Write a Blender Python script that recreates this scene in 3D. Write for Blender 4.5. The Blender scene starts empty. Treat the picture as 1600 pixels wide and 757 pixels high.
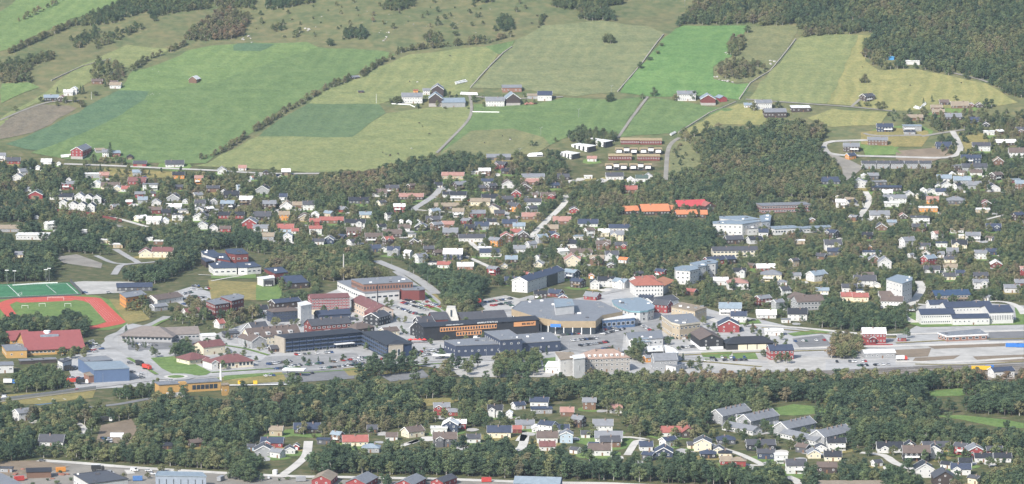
import bpy, bmesh, math, random
import numpy as np
from mathutils import Vector
from mathutils.geometry import delaunay_2d_cdt, tessellate_polygon
random.seed(7); RNG = np.random.default_rng(11)
SC = bpy.context.scene
COL = SC.collection
# ------------------------------------------------------------------ camera, light, exposure
K = 1.3                                                      # metres per design unit of the terrain
CAM_H, FPX, PITCH = 375.0*K, 6240.0, math.radians(7.88)       # focal length in photograph pixels (1600 wide)
cam_d = bpy.data.cameras.new('camera'); cam = bpy.data.objects.new('camera', cam_d); COL.objects.link(cam)
cam_d.sensor_width = 36; cam_d.lens = 36*FPX/1600; cam_d.clip_start = 10; cam_d.clip_end = 30000
cam.location = (0, 0, CAM_H); cam.rotation_euler = (math.pi/2-PITCH, 0, 0)
SC.camera = cam
SUN_EL, SUN_AZ = math.radians(38), math.radians(-146)        # azimuth from +Y, clockwise: behind the viewer's left shoulder
world = bpy.data.worlds.new('World'); SC.world = world; world.use_nodes = True
wn = world.node_tree; bg = wn.nodes['Background']; bg.inputs['Strength'].default_value = 0.13
sky = wn.nodes.new('ShaderNodeTexSky'); sky.sky_type = 'NISHITA'; sky.sun_disc = False
sky.sun_elevation = SUN_EL; sky.sun_rotation = SUN_AZ; sky.air_density = 1.0; sky.dust_density = 2.0
wn.links.new(sky.outputs[0], bg.inputs['Color'])
sl = bpy.data.lights.new('sun', 'SUN'); sl.energy = 3.9; sl.angle = math.radians(0.5); sl.color = (1, .97, .925)
sun = bpy.data.objects.new('sun', sl); COL.objects.link(sun)
sdir = Vector((math.sin(SUN_AZ)*math.cos(SUN_EL), math.cos(SUN_AZ)*math.cos(SUN_EL), math.sin(SUN_EL)))
sun.rotation_euler = (-sdir).to_track_quat('-Z', 'Y').to_euler()
SC.view_settings.view_transform = 'Standard'; SC.view_settings.look = 'None'
SC.view_settings.exposure = 0.64; SC.view_settings.gamma = 1
SC.render.engine = 'CYCLES'
SC.cycles.use_denoising = True
SC.cycles.max_bounces = 4; SC.cycles.diffuse_bounces = 2; SC.cycles.glossy_bounces = 2
SC.cycles.volume_bounces = 0; SC.cycles.transparent_max_bounces = 4
HAZE = 0.00003
# ------------------------------------------------------------------ terrain
def sst(t):
    t = np.clip(t, 0, 1); return t*t*(3-2*t)
def sst_int(t):                                              # integral of smoothstep
    t1 = np.clip(t, 0, 1); return t1**3 - t1**4/2 + np.maximum(t-1, 0)
SLOPE = 0.215
def height(x, y):
    x = x/K; y = y/K
    h = SLOPE*450*sst_int((y-2720)/450)
    h = h - SLOPE*900*sst_int((y-4150)/900)                  # the hill levels out far up
    a = sst((y-3050)/500)
    h = h + a*(2.4*np.sin(x/83+y/131+1.1) + 1.7*np.sin(x/47-y/71) + 1.2*np.sin(x/29+y/37+2.0))
    h = h + 366*(1-sst((y+350)/1450))                        # the slope the viewer stands on
    return h*K
cp, sp_ = math.cos(PITCH), math.sin(PITCH)
def ray(px, py):
    u, v = (px-800)/FPX, (378.5-py)/FPX
    return (u, cp+v*sp_, -sp_+v*cp)
def G(px, py):
    dx, dy, dz = ray(px, py); a, b = 1300.0, 6800.0
    for _ in range(34):
        m = (a+b)/2
        if CAM_H+dz*m > height(dx*m, dy*m): a = m
        else: b = m
    return Vector((dx*a, dy*a, CAM_H+dz*a))
def GZ(px, py, z):                                           # where the sight line meets the level z
    dx, dy, dz = ray(px, py); t = (z-CAM_H)/dz
    return Vector((dx*t, dy*t, z))
def proj(x, y, z):
    z = z-CAM_H; f = y*cp - z*sp_; up = y*sp_ + z*cp
    return 800+FPX*x/f, 378.5-FPX*up/f
def scale_at(py, px=800): return FPX/G(px, py).y
def hz(x, y): return float(height(x, y))
# ------------------------------------------------------------------ materials
MATS = {}
def newmat(name):
    m = bpy.data.materials.new(name); m.use_nodes = True; nt = m.node_tree
    return m, nt, nt.nodes['Principled BSDF']
def N(nt, t, **kw):
    n = nt.nodes.new(t)
    for k, v in kw.items():
        if k.startswith('i_'): n.inputs[k[2:]].default_value = v
        else: setattr(n, k, v)
    return n
def noise(nt, scale, detail=3, coord=None, rough=.55):
    n = N(nt, 'ShaderNodeTexNoise', i_Scale=scale, i_Detail=detail, i_Roughness=rough)
    if coord is not None: nt.links.new(coord, n.inputs['Vector'])
    return n.outputs['Fac']
def ramp(nt, fac, stops, interp='LINEAR'):
    r = N(nt, 'ShaderNodeValToRGB'); r.color_ramp.interpolation = interp; e = r.color_ramp.elements
    while len(e) < len(stops): e.new(0.5)
    for k, (p, c) in enumerate(stops): e[k].position = p; e[k].color = (*c, 1)
    nt.links.new(fac, r.inputs[0]); return r.outputs[0]
def mixc(nt, fac, a, b, mode='MIX'):
    m = N(nt, 'ShaderNodeMix', data_type='RGBA', blend_type=mode)
    for sock, v in ((m.inputs[0], fac), (m.inputs[6], a), (m.inputs[7], b)):
        if hasattr(v, 'links') or hasattr(v, 'is_linked'): nt.links.new(v, sock)
        else: sock.default_value = v if isinstance(v, (int, float)) else (*v, 1)
    return m.outputs[2]
def sc3(c, k): return tuple(min(.95, x*k) for x in c)
def wpos(nt): return nt.nodes.new('ShaderNodeNewGeometry').outputs['Position']
def surf(name, c, rough=.75, var=.22, s1=.35, s2=2.5, metal=0, spec=.4):
    if name in MATS: return MATS[name]
    m, nt, p = newmat(name); pos = wpos(nt)
    a = ramp(nt, noise(nt, s1, 3, pos), [(.3, sc3(c, 1-var)), (.7, sc3(c, 1+var))])
    b = mixc(nt, noise(nt, s2, 2, pos), a, sc3(c, .8)); 
    b2 = mixc(nt, .35, a, b)
    nt.links.new(b2, p.inputs['Base Color']); p.inputs['Roughness'].default_value = rough
    p.inputs['Metallic'].default_value = metal; p.inputs['Specular IOR Level'].default_value = spec
    MATS[name] = m; return m
RC = dict(blk=(.034,.036,.042), dkg=(.075,.076,.084), gry=(.2,.207,.22), lbl=(.23,.28,.32), wht=(.68,.68,.66), tan=(.27,.22,.16),
          pink=(.34,.19,.155), red=(.31,.11,.09), mar=(.17,.075,.07), ora=(.62,.2,.075), navy=(.05,.062,.095), brn=(.13,.1,.085), grn=(.07,.1,.085))
WC = dict(wht=(.56,.555,.535), cream=(.62,.56,.42), gry=(.29,.295,.3), dkb=(.062,.047,.042), brn=(.16,.095,.065), red=(.25,.05,.05),
          mar=(.16,.045,.04), ora=(.56,.25,.07), blk=(.028,.029,.033), navy=(.042,.055,.09), yel=(.58,.4,.13), lbl=(.36,.44,.5),
          tan=(.42,.35,.25), conc=(.42,.41,.38), blue=(.1,.15,.25), dkg=(.09,.092,.1), lgt=(.52,.52,.51), brick=(.26,.14,.1), amber=(.46,.28,.1))
def RM(k): return surf('roof_'+k, RC[k], rough=.55 if k in ('blk','dkg','navy','gry','lbl','wht') else .7, var=.14)
def WM(k): return surf('wall_'+k, WC[k], rough=.8, var=.08)
def plain(name, c, rough=.6, metal=0): return surf(name, c, rough, .05, metal=metal)
GLASS = plain('glass', (.035,.045,.058), .12); FRAME = plain('white_paint', (.78,.78,.76), .6)
CHIM = plain('chimney_brick', (.25,.19,.16), .85); DOORM = plain('door_wood', (.2,.11,.06), .6)
GREYMETAL = plain('grey_metal', (.35,.36,.37), .45, .6); TIMBER = plain('weathered_timber', (.25,.19,.13), .85)
CONC = plain('pale_concrete', (.48,.46,.42), .9)
# ------------------------------------------------------------------ objects
def link(name, me, mats, parent=None, loc=None, rz=0, kind=None):
    o = bpy.data.objects.new(name, me); COL.objects.link(o)
    if me is not None and not me.materials:
        for m in (mats if isinstance(mats, (list, tuple)) else [mats]): me.materials.append(m)
    if parent is not None: o.parent = parent
    if loc is not None: o.location = loc
    if rz: o.rotation_euler[2] = rz
    if kind: o['kind'] = kind
    return o
def tag(o, label, cat, group=None):
    o['label'] = label; o['category'] = cat
    if group: o['group'] = group
    return o
def empty(name, loc, rz=0):
    o = bpy.data.objects.new(name, None); COL.objects.link(o); o.location = loc; o.rotation_euler[2] = rz
    o.empty_display_size = 1; return o
class MB:
    def __init__(s): s.v = []; s.f = []; s.m = []
    def add(s, vs, fs, mi=0):
        b = len(s.v); s.v += [tuple(v) for v in vs]; s.f += [tuple(i+b for i in f) for f in fs]; s.m += [mi]*len(fs); return s
    def box(s, x0, x1, y0, y1, z0, z1, mi=0):
        v = [(x,y,z) for z in (z0,z1) for y in (y0,y1) for x in (x0,x1)]
        return s.add(v, [(0,2,3,1),(4,5,7,6),(0,1,5,4),(2,6,7,3),(0,4,6,2),(1,3,7,5)], mi)
    def tube(s, x, y, z0, z1, r0, r1, n=6, mi=0):
        v = [(x+r*math.cos(2*math.pi*k/n), y+r*math.sin(2*math.pi*k/n), z) for z, r in ((z0,r0),(z1,r1)) for k in range(n)]
        return s.add(v, [(k,(k+1)%n,n+(k+1)%n,n+k) for k in range(n)]+[tuple(range(n,2*n))], mi)
    def limb(s, a, b, r0, r1, n=5, mi=0):
        a, b = Vector(a), Vector(b); d = (b-a).normalized(); u = d.orthogonal().normalized(); w = d.cross(u)
        v = [p+(u*math.cos(2*math.pi*k/n)+w*math.sin(2*math.pi*k/n))*r for p, r in ((a,r0),(b,r1)) for k in range(n)]
        return s.add(v, [(k,(k+1)%n,n+(k+1)%n,n+k) for k in range(n)], mi)
    def mesh(s, name, mats=None, smooth=False):
        me = bpy.data.meshes.new(name); me.from_pydata(s.v, [], s.f)
        if mats:
            for m in mats: me.materials.append(m)
        if any(s.m): me.polygons.foreach_set('material_index', s.m)
        if smooth: me.polygons.foreach_set('use_smooth', [True]*len(s.f))
        return me
    def build(s, name, mats, parent=None, loc=None, rz=0, kind=None, smooth=False):
        return link(name, s.mesh(name, mats if isinstance(mats,(list,tuple)) else [mats], smooth), mats, parent, loc, rz, kind)
# ------------------------------------------------------------------ keep-out grids (world) and what must stay visible
GX0, GY0, GS = -900.0*K, 1650.0*K, 2.0*K
KEEP = np.zeros((1350, 900), bool)
PROT = np.zeros((757, 1600), np.int32); PROT_Y = [0.0]; PROT_N = [1]; PROT_CAP = [1.0]; OCCL = [0.0]
def inpoly(xs, ys, poly):
    r = np.zeros(xs.shape, bool); n = len(poly)
    for i in range(n):
        x1, y1 = poly[i][0], poly[i][1]; x2, y2 = poly[(i+1)%n][0], poly[(i+1)%n][1]
        if y1 == y2: continue
        c = ((y1 > ys) != (y2 > ys)) & (xs < (x2-x1)*(ys-y1)/(y2-y1)+x1); r ^= c
    return r
def keep_poly(poly, grow=0.0):
    cx = sum(p[0] for p in poly)/len(poly); cy = sum(p[1] for p in poly)/len(poly)
    if grow: poly = [(p[0]+grow*np.sign(p[0]-cx), p[1]+grow*np.sign(p[1]-cy)) for p in poly]
    i0 = max(0, int((min(p[0] for p in poly)-GX0)/GS)); i1 = min(900, int((max(p[0] for p in poly)-GX0)/GS)+2)
    j0 = max(0, int((min(p[1] for p in poly)-GY0)/GS)); j1 = min(1350, int((max(p[1] for p in poly)-GY0)/GS)+2)
    if i1 <= i0 or j1 <= j0: return
    X, Y = np.meshgrid(GX0+GS*(np.arange(i0,i1)+.5), GY0+GS*(np.arange(j0,j1)+.5))
    KEEP[j0:j1, i0:i1] |= inpoly(X, Y, poly)
def protect_rect(x0, x1, y0, y1, Y, cap):
    x0, x1, y0, y1 = max(0,int(x0)), min(1600,int(x1)+1), max(0,int(y0)), min(757,int(y1)+1)
    if x1 <= x0 or y1 <= y0: return
    k = len(PROT_Y); PROT_Y.append(Y); PROT_N.append(max(1,(x1-x0)*(y1-y0))); PROT_CAP.append(cap); OCCL.append(0.0)
    s = PROT[y0:y1, x0:x1]; old = np.array(PROT_Y)[s]; s[(old == 0) | (old > Y)] = k
def protect_px(poly, Y, cap):
    x0, x1 = max(0,int(min(p[0] for p in poly))), min(1600,int(max(p[0] for p in poly))+1)
    y0, y1 = max(0,int(min(p[1] for p in poly))), min(757,int(max(p[1] for p in poly))+1)
    if x1 <= x0 or y1 <= y0: return
    X, Yy = np.meshgrid(np.arange(x0,x1)+.5, np.arange(y0,y1)+.5); m = inpoly(X, Yy, poly)
    k = len(PROT_Y); PROT_Y.append(Y); PROT_N.append(max(1,int(m.sum()))); PROT_CAP.append(cap); OCCL.append(0.0)
    s = PROT[y0:y1, x0:x1]; s[m & (s == 0)] = k
def free(x, y):
    i, j = int((x-GX0)/GS), int((y-GY0)/GS)
    return not (0 <= i < 900 and 0 <= j < 1350 and KEEP[j, i])
# ------------------------------------------------------------------ draped sheets (fields, roads, yards)
def resample(poly, step, closed=True):
    out = []; n = len(poly)
    for i in range(n if closed else n-1):
        a, b = Vector(poly[i][:2]), Vector(poly[(i+1)%n][:2]); k = max(1, int((b-a).length/step))
        out += [a.lerp(b, t/k) for t in range(k)]
    if not closed: out.append(Vector(poly[-1][:2]))
    return out
LAYER = [0]
def layer(off): LAYER[0] += 1; return off+.0006*(LAYER[0] % 160)
def sheet_world(name, poly, mat, off, step=0, label=None):
    off = layer(off)
    hill = max(p[1] for p in poly) > 2690*K
    step = step or (16 if hill else 60)
    b = resample(poly, step)
    if hill and name == 'field': b = [p+Vector((math.sin(p.y/9+p.x/23)+math.sin(p.x/7.3), math.sin(p.x/11-p.y/17)+math.sin(p.y/6.1)))*1.1 for p in b]
    ox, oy = b[0]
    pts = [Vector((p.x-ox, p.y-oy)) for p in b]; nb = len(pts)
    if hill:
        xs = np.arange(min(p.x for p in b)+step/2, max(p.x for p in b), step); ys = np.arange(min(p.y for p in b)+step/2, max(p.y for p in b), step)
        if len(xs) and len(ys):
            X, Y = np.meshgrid(xs, ys); m = inpoly(X, Y, [(p.x, p.y) for p in b])
            pts += [Vector((x-ox, y-oy)) for x, y in zip(X[m], Y[m])]
    v, e, f, *_ = delaunay_2d_cdt(pts, [(i,(i+1)%nb) for i in range(nb)], [list(range(nb))], 1, 1e-3)
    me = bpy.data.meshes.new(name); vs = [(p.x+ox, p.y+oy, hz(p.x+ox, p.y+oy)+off) for p in v]
    fs = []
    for t in f:
        a, b_, c = (vs[i] for i in t[:3]); up = (b_[0]-a[0])*(c[1]-a[1])-(b_[1]-a[1])*(c[0]-a[0])
        fs.append(tuple(t) if up > 0 else tuple(reversed(t)))
    me.from_pydata(vs, [], fs); o = link(name, me, mat, kind='structure')
    if label: o['label'] = label
    return o
def sheet(name, px, mat, off, keep=False, prot=0, label=None):
    w = [G(x, y) for x, y in px]
    if keep: keep_poly([(p.x, p.y) for p in w])
    if prot: protect_px(px, max(p.y for p in w), prot)
    return sheet_world(name, [(p.x, p.y) for p in w], mat, off, label=label)
def ribbon(name, px, width, mat, off, keep=True, prot=.5, grow=1.2, label=None, smooth=True):
    w = [G(x, y) for x, y in px]; w = [Vector((p.x, p.y)) for p in w]
    return ribbon_world(name, w, width, mat, off, keep, prot, grow, label, smooth)
def ribbon_world(name, w, width, mat, off, keep=True, prot=.5, grow=1.2, label=None, smooth=True):
    if smooth and len(w) > 2:                                # Catmull-Rom
        P = [w[0]*2-w[1]]+w+[w[-1]*2-w[-2]]; q = []
        for i in range(1, len(P)-2):
            k = max(2, int((P[i+1]-P[i]).length/8))
            for t in range(k):
                t /= k; q.append(.5*((2*P[i])+(P[i+1]-P[i-1])*t+(2*P[i-1]-5*P[i]+4*P[i+1]-P[i+2])*t*t+(3*P[i]-P[i-1]-3*P[i+1]+P[i+2])*t**3))
        w = q+[w[-1]]
    else: w = resample(w, 10, False)
    off = layer(off); L, R = [], []
    for i, p in enumerate(w):
        d = (w[min(i+1,len(w)-1)]-w[max(i-1,0)]).normalized(); n = Vector((-d.y, d.x))
        L.append(p+n*width/2); R.append(p-n*width/2)
    me = bpy.data.meshes.new(name); n = len(w)
    vs = [(p.x, p.y, hz(p.x,p.y)+off) for p in L]+[(p.x, p.y, hz(p.x,p.y)+off) for p in R]
    me.from_pydata(vs, [], [(n+i, n+i+1, i+1, i) for i in range(n-1)])
    o = link(name, me, mat, kind='structure')
    if label: o['label'] = label
    if keep:
        for i in range(0, n-1):
            d = (w[i+1]-w[i]); L_ = d.length; nn = Vector((-d.y, d.x)).normalized()*(width/2+grow)
            keep_poly([tuple(w[i]+nn), tuple(w[i+1]+nn), tuple(w[i+1]-nn), tuple(w[i]-nn)])
    if prot:
        for i in range(0, n-2, 2):
            q = [proj(p.x, p.y, hz(p.x,p.y)) for p in (L[i], L[min(i+2,n-1)], R[min(i+2,n-1)], R[i])]
            protect_px(q, w[i].y, prot)
    return o
# ------------------------------------------------------------------ buildings
WINM = {}
def win_mesh(w, h, frame=True, glass=None):
    k = (round(w,1), round(h,1), frame, glass.name if glass else '')
    if k not in WINM:
        b = MB(); t = min(.16, .13*min(w, h)+.05) if frame else .05
        x, z = k[0]/2, k[1]/2
        for (a,c,d,e) in ((-x,x,-z,-z+t),(-x,x,z-t,z),(-x,-x+t,-z+t,z-t),(x-t,x,-z+t,z-t)): b.box(a,c,-.07,.03,d,e,0)
        b.add([(-x+t,-.02,-z+t),(x-t,-.02,-z+t),(x-t,-.02,z-t),(-x+t,-.02,z-t)], [(0,1,2,3)], 1)
        WINM[k] = b.mesh('window', [FRAME if frame else GREYMETAL, glass or GLASS])
    return WINM[k]
def window(parent, x, y, z, rz, w=1.2, h=1.2, frame=True, glass=None):
    return link('window', win_mesh(w, h, frame, glass), None, parent, (x, y, z), rz)
def roof_mesh(kind, L, W, H, rise, ov, t=.24, hipped=0.5):
    b = MB(); x, y = L/2+ov, W/2+ov; k = rise/(W/2); ze = H-ov*k+.04; zr = H+rise+.04
    if kind == 'gable':
        pr = [(-y,ze),(0,zr),(y,ze),(y,ze+t),(0,zr+t*1.15),(-y,ze+t)]
        v = [(s*x, p, q) for s in (-1,1) for p, q in pr]; n = 6
        b.add(v, [(0,6,7,1),(1,7,8,2),(2,8,9,3),(3,9,10,4),(4,10,11,5),(5,11,6,0),(0,1,4,5),(1,2,3,4),(6,11,10,7),(7,10,9,8)])
    elif kind == 'hip':
        r = max(.2, x-y)*1.0
        for dz in (0, t):
            v = [(-x,-y,ze+dz),(x,-y,ze+dz),(x,y,ze+dz),(-x,y,ze+dz),(-r,0,zr+dz),(r,0,zr+dz)]
            b.add(v, [(0,1,5,4),(1,2,5),(2,3,4,5),(3,0,4)])
        b.add([(-x,-y,ze),(x,-y,ze),(x,y,ze),(-x,y,ze),(-x,-y,ze+t),(x,-y,ze+t),(x,y,ze+t),(-x,y,ze+t)], [(0,1,5,4),(1,2,6,5),(2,3,7,6),(3,0,4,7)])
    elif kind == 'shed':
        z1 = H+rise+.04; z0 = H+.04
        b.add([(-x,-y,z0),(x,-y,z0),(x,y,z1),(-x,y,z1),(-x,-y,z0+t),(x,-y,z0+t),(x,y,z1+t),(-x,y,z1+t)], [(0,3,2,1),(4,5,6,7),(0,1,5,4),(1,2,6,5),(2,3,7,6),(3,0,4,7)])
    else:
        b.box(-x, x, -y, y, H+.03, H+.35)
        for (a,c,d,e) in ((-x,x,-y,-y+.3),(-x,x,y-.3,y),(-x,-x+.3,-y+.3,y-.3),(x-.3,x,-y+.3,y-.3)): b.box(a,c,d,e,H+.36,H+.62)
    return b
def wall_mesh(kind, L, W, H, rise, base):
    b = MB(); x, y = L/2, W/2
    v = [(-x,-y,-base),(x,-y,-base),(x,y,-base),(-x,y,-base),(-x,-y,H),(x,-y,H),(x,y,H),(-x,y,H)]
    f = [(0,1,5,4),(2,3,7,6)]
    if kind == 'gable': v += [(-x,0,H+rise),(x,0,H+rise)]; f += [(1,2,6,9,5),(3,0,4,8,7)]
    elif kind == 'shed':
        v[6] = (x,y,H+rise); v[7] = (-x,y,H+rise); f += [(1,2,6,5),(3,0,4,7)]
    else: f += [(1,2,6,5),(3,0,4,7)]
    b.add(v, f); return b
BARGE = {}
def core(name, label, cat, cx, cy, z, yaw, L, W, H, roof='gable', pitch=32, rm=None, wm=None, floors=1, nf=None, ne=None,
         ww=1.2, wh=1.2, trim=True, chim=1, group=None, base=1.5, ov=.5, door=True, xg=0, plinth=0, balcony=0, cap=.3, frame=True, wallm2=None, rise=None, prot=True):
    e = empty(name, (cx, cy, z), yaw); tag(e, label, cat, group)
    if rise is None: rise = W/2*math.tan(math.radians(pitch)) if roof in ('gable','hip') else (W*.1 if roof == 'shed' else 0)
    wall_mesh(roof, L, W, H, rise, base).build('wall', wm, e)
    r = roof_mesh(roof, L, W, H, rise, ov).build('roof', rm, e)
    if plinth:
        b = MB(); p = .06; b.box(-L/2-p, L/2+p, -W/2-p, W/2+p, -base-.1, plinth); b.build('plinth', wallm2 or CONC, e)
    zb = max(0, plinth)
    fh = (H-zb)/max(1, floors)
    nf = int(L/3.1) if nf is None else nf
    ne = (2 if W > 5 else 1) if ne is None else ne
    for f in range(floors):
        zc = zb+f*fh+min(fh-.75, fh*.56)
        hh = min(wh, fh-.9)
        for k in range(nf):
            xx = -L/2+(k+.5)*L/nf
            if door and f == 0 and k == nf//2: continue
            window(e, xx, -W/2-.05, zc, 0, min(ww, L/nf*.8), hh, frame)
        for s, rz in ((-1, -math.pi/2), (1, math.pi/2)):
            for k in range(ne): window(e, s*(L/2+.05), (-W/2+(k+.5)*W/ne), zc, rz, min(ww, W/max(1,ne)*.7), hh, frame)
    if roof == 'gable' and ne and rise > 1.8:
        for s, rz in ((-1, -math.pi/2), (1, math.pi/2)): window(e, s*(L/2+.05), 0, H+rise*.36, rz, 1.0, 1.0, frame)
    if door:
        b = MB(); xx = -L/2+(nf//2+.5)*L/max(1,nf); b.box(xx-.5, xx+.5, -W/2-.07, -W/2+.05, zb, zb+2.1); b.build('door', DOORM, e)
    if trim and roof == 'gable':
        k = rise/(W/2); yy = W/2+ov
        for s in (-1, 1):
            b = MB(); x0 = s*(L/2+ov); xa, xb = (x0, x0+.07) if s > 0 else (x0-.07, x0)
            z0 = H-ov*k-.14; z1 = H+rise-.1
            for q in (-1, 1):
                v = [(x, q*yy, z0) for x in (xa,xb)]+[(x, 0, z1) for x in (xa,xb)]+[(x, q*yy, z0+.5) for x in (xa,xb)]+[(x, 0, z1+.5) for x in (xa,xb)]
                b.add(v, [(0,1,3,2),(4,6,7,5),(0,2,6,4),(1,5,7,3),(0,4,5,1)])
            b.build('bargeboard', FRAME, e)
    if chim and roof != 'flat':
        for c in range(chim):
            b = MB(); xx = (-.18+.5*c/max(1,chim-1) if chim > 1 else random.uniform(-.25,.25))*L; yy = -W*.1
            zt = H+rise+.9; b.box(xx-.38, xx+.38, yy-.3, yy+.3, H+rise*.5, zt); b.box(xx-.46, xx+.46, yy-.38, yy+.38, zt+.002, zt+.15); b.build('chimney', CHIM, r)
    elif chim and L > 9:
        for c in range(chim):
            b = MB(); xx = random.uniform(-.35,.35)*L; yy = random.uniform(-.25,.3)*W; s = random.uniform(.5,.9); b.box(xx-s, xx+s, yy-s*.7, yy+s*.7, H+.355, H+1.1); b.build('roof_vent', GREYMETAL, r)
    if xg:                                                   # a gable over the front wall
        w = min(4.6, L*.4); d = 1.1; x0 = xg*L*.22; gr = w/2*math.tan(math.radians(max(30, pitch))); zt = H+.1
        b = MB(); v = [(x0-w/2,-W/2-d,-base),(x0+w/2,-W/2-d,-base),(x0+w/2,-W/2-d,zt),(x0-w/2,-W/2-d,zt),(x0,-W/2-d,zt+gr)]
        v += [(x0-w/2,-W/2+.02,-base),(x0+w/2,-W/2+.02,-base),(x0+w/2,-W/2+.02,zt),(x0-w/2,-W/2+.02,zt)]
        b.add(v, [(0,1,2,4,3),(1,6,7,2),(5,0,3,8)]); dm = b.build('front_gable', wm, e)
        b = MB(); o = .35; yb = min(0, -W/2+W/2*gr/max(rise,.3)); k = gr/(w/2)
        for q in (-1, 1):
            v = [(x0+q*(w/2+o),-W/2-d-o,zt-o*k),(x0,-W/2-d-o,zt+gr),(x0,yb,zt+gr),(x0+q*(w/2+o),yb,zt-o*k)]; v += [(a,c_,e_+.22) for a,c_,e_ in v]
            b.add(v, [(0,1,2,3),(4,7,6,5),(0,4,5,1),(2,6,7,3),(0,3,7,4)])
        b.build('gable_roof', rm, dm)
        if trim:
            b = MB()
            for q in (-1, 1):
                y0 = -W/2-d-o; v = [(x0+q*(w/2+o),y,zt-o*k-.1) for y in (y0-.06,y0)]+[(x0,y,zt+gr-.1) for y in (y0-.06,y0)]; v += [(a,c_,e_+.4) for a,c_,e_ in v]
                b.add(v, [(0,1,3,2),(4,6,7,5),(0,2,6,4),(1,5,7,3),(0,4,5,1)])
            b.build('bargeboard', FRAME, dm)
        window(dm, x0, -W/2-d-.05, H-.6, 0, 1.6, 1.3, frame)
    if balcony:
        b = MB(); z0 = zb+fh*(floors-1) if floors > 1 else .5; w = L*.55; x0 = balcony*L*.18; d = 1.8
        b.box(x0-w/2, x0+w/2, -W/2-d, -W/2-.08, z0-.2, z0)
        b.box(x0-w/2, x0+w/2, -W/2-d, -W/2-d+.08, z0+.003, z0+1); b.build('balcony', FRAME if trim else TIMBER, e)
    c, s = math.cos(yaw), math.sin(yaw); hw, hl = W/2+.6, L/2+.6
    keep_poly([(cx+a*hl*c-q*hw*s, cy+a*hl*s+q*hw*c) for a, q in ((-1,-1),(1,-1),(1,1),(-1,1))], .4)
    if prot:
        pts = [proj(cx+a*hl*c-q*hw*s, cy+a*hl*s+q*hw*c, z+zz) for a, q in ((-1,-1),(1,-1),(1,1),(-1,1)) for zz in (0, H)]+[proj(cx, cy, z+H+rise)]
        protect_rect(min(p[0] for p in pts), max(p[0] for p in pts), min(p[1] for p in pts), max(p[1] for p in pts), cy-W/2, cap)
    return e
def fb(name, label, cat, p0, p1, D, H, rise=None, roof='gable', pitch=28, rm='gry', wm='gry', **kw):
    """a building given by the foot of its front wall (two photograph points), its depth and its height"""
    a, b = G(*p0), G(*p1); d = Vector((b.x-a.x, b.y-a.y)); L = d.length; yaw = math.atan2(d.y, d.x)
    n = Vector((-d.y, d.x))/L; m = Vector((a.x+b.x, a.y+b.y))/2+n*D/2
    return core(name, label, cat, m.x, m.y, min(hz(a.x,a.y), hz(b.x,b.y)), yaw, L, D, H, roof, pitch, RM(rm) if isinstance(rm,str) else rm, WM(wm) if isinstance(wm,str) else wm, rise=rise, base=kw.pop('base', 3), **kw)
def gf(name, label, cat, p0, p1, D, H, **kw):
    """the same, but the wall from p0 to p1 is a gable end"""
    a, b = G(*p0), G(*p1); d = Vector((b.x-a.x, b.y-a.y)); W = d.length; yaw = math.atan2(d.y, d.x)+math.pi/2
    n = Vector((-d.y, d.x))/W; m = Vector((a.x+b.x, a.y+b.y))/2+n*D/2
    rm, wm = kw.pop('rm','gry'), kw.pop('wm','gry')
    return core(name, label, cat, m.x, m.y, min(hz(a.x,a.y), hz(b.x,b.y)), yaw, D, W, H, 'gable', kw.pop('pitch',28), RM(rm), WM(wm), base=kw.pop('base',3), **kw)
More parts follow.
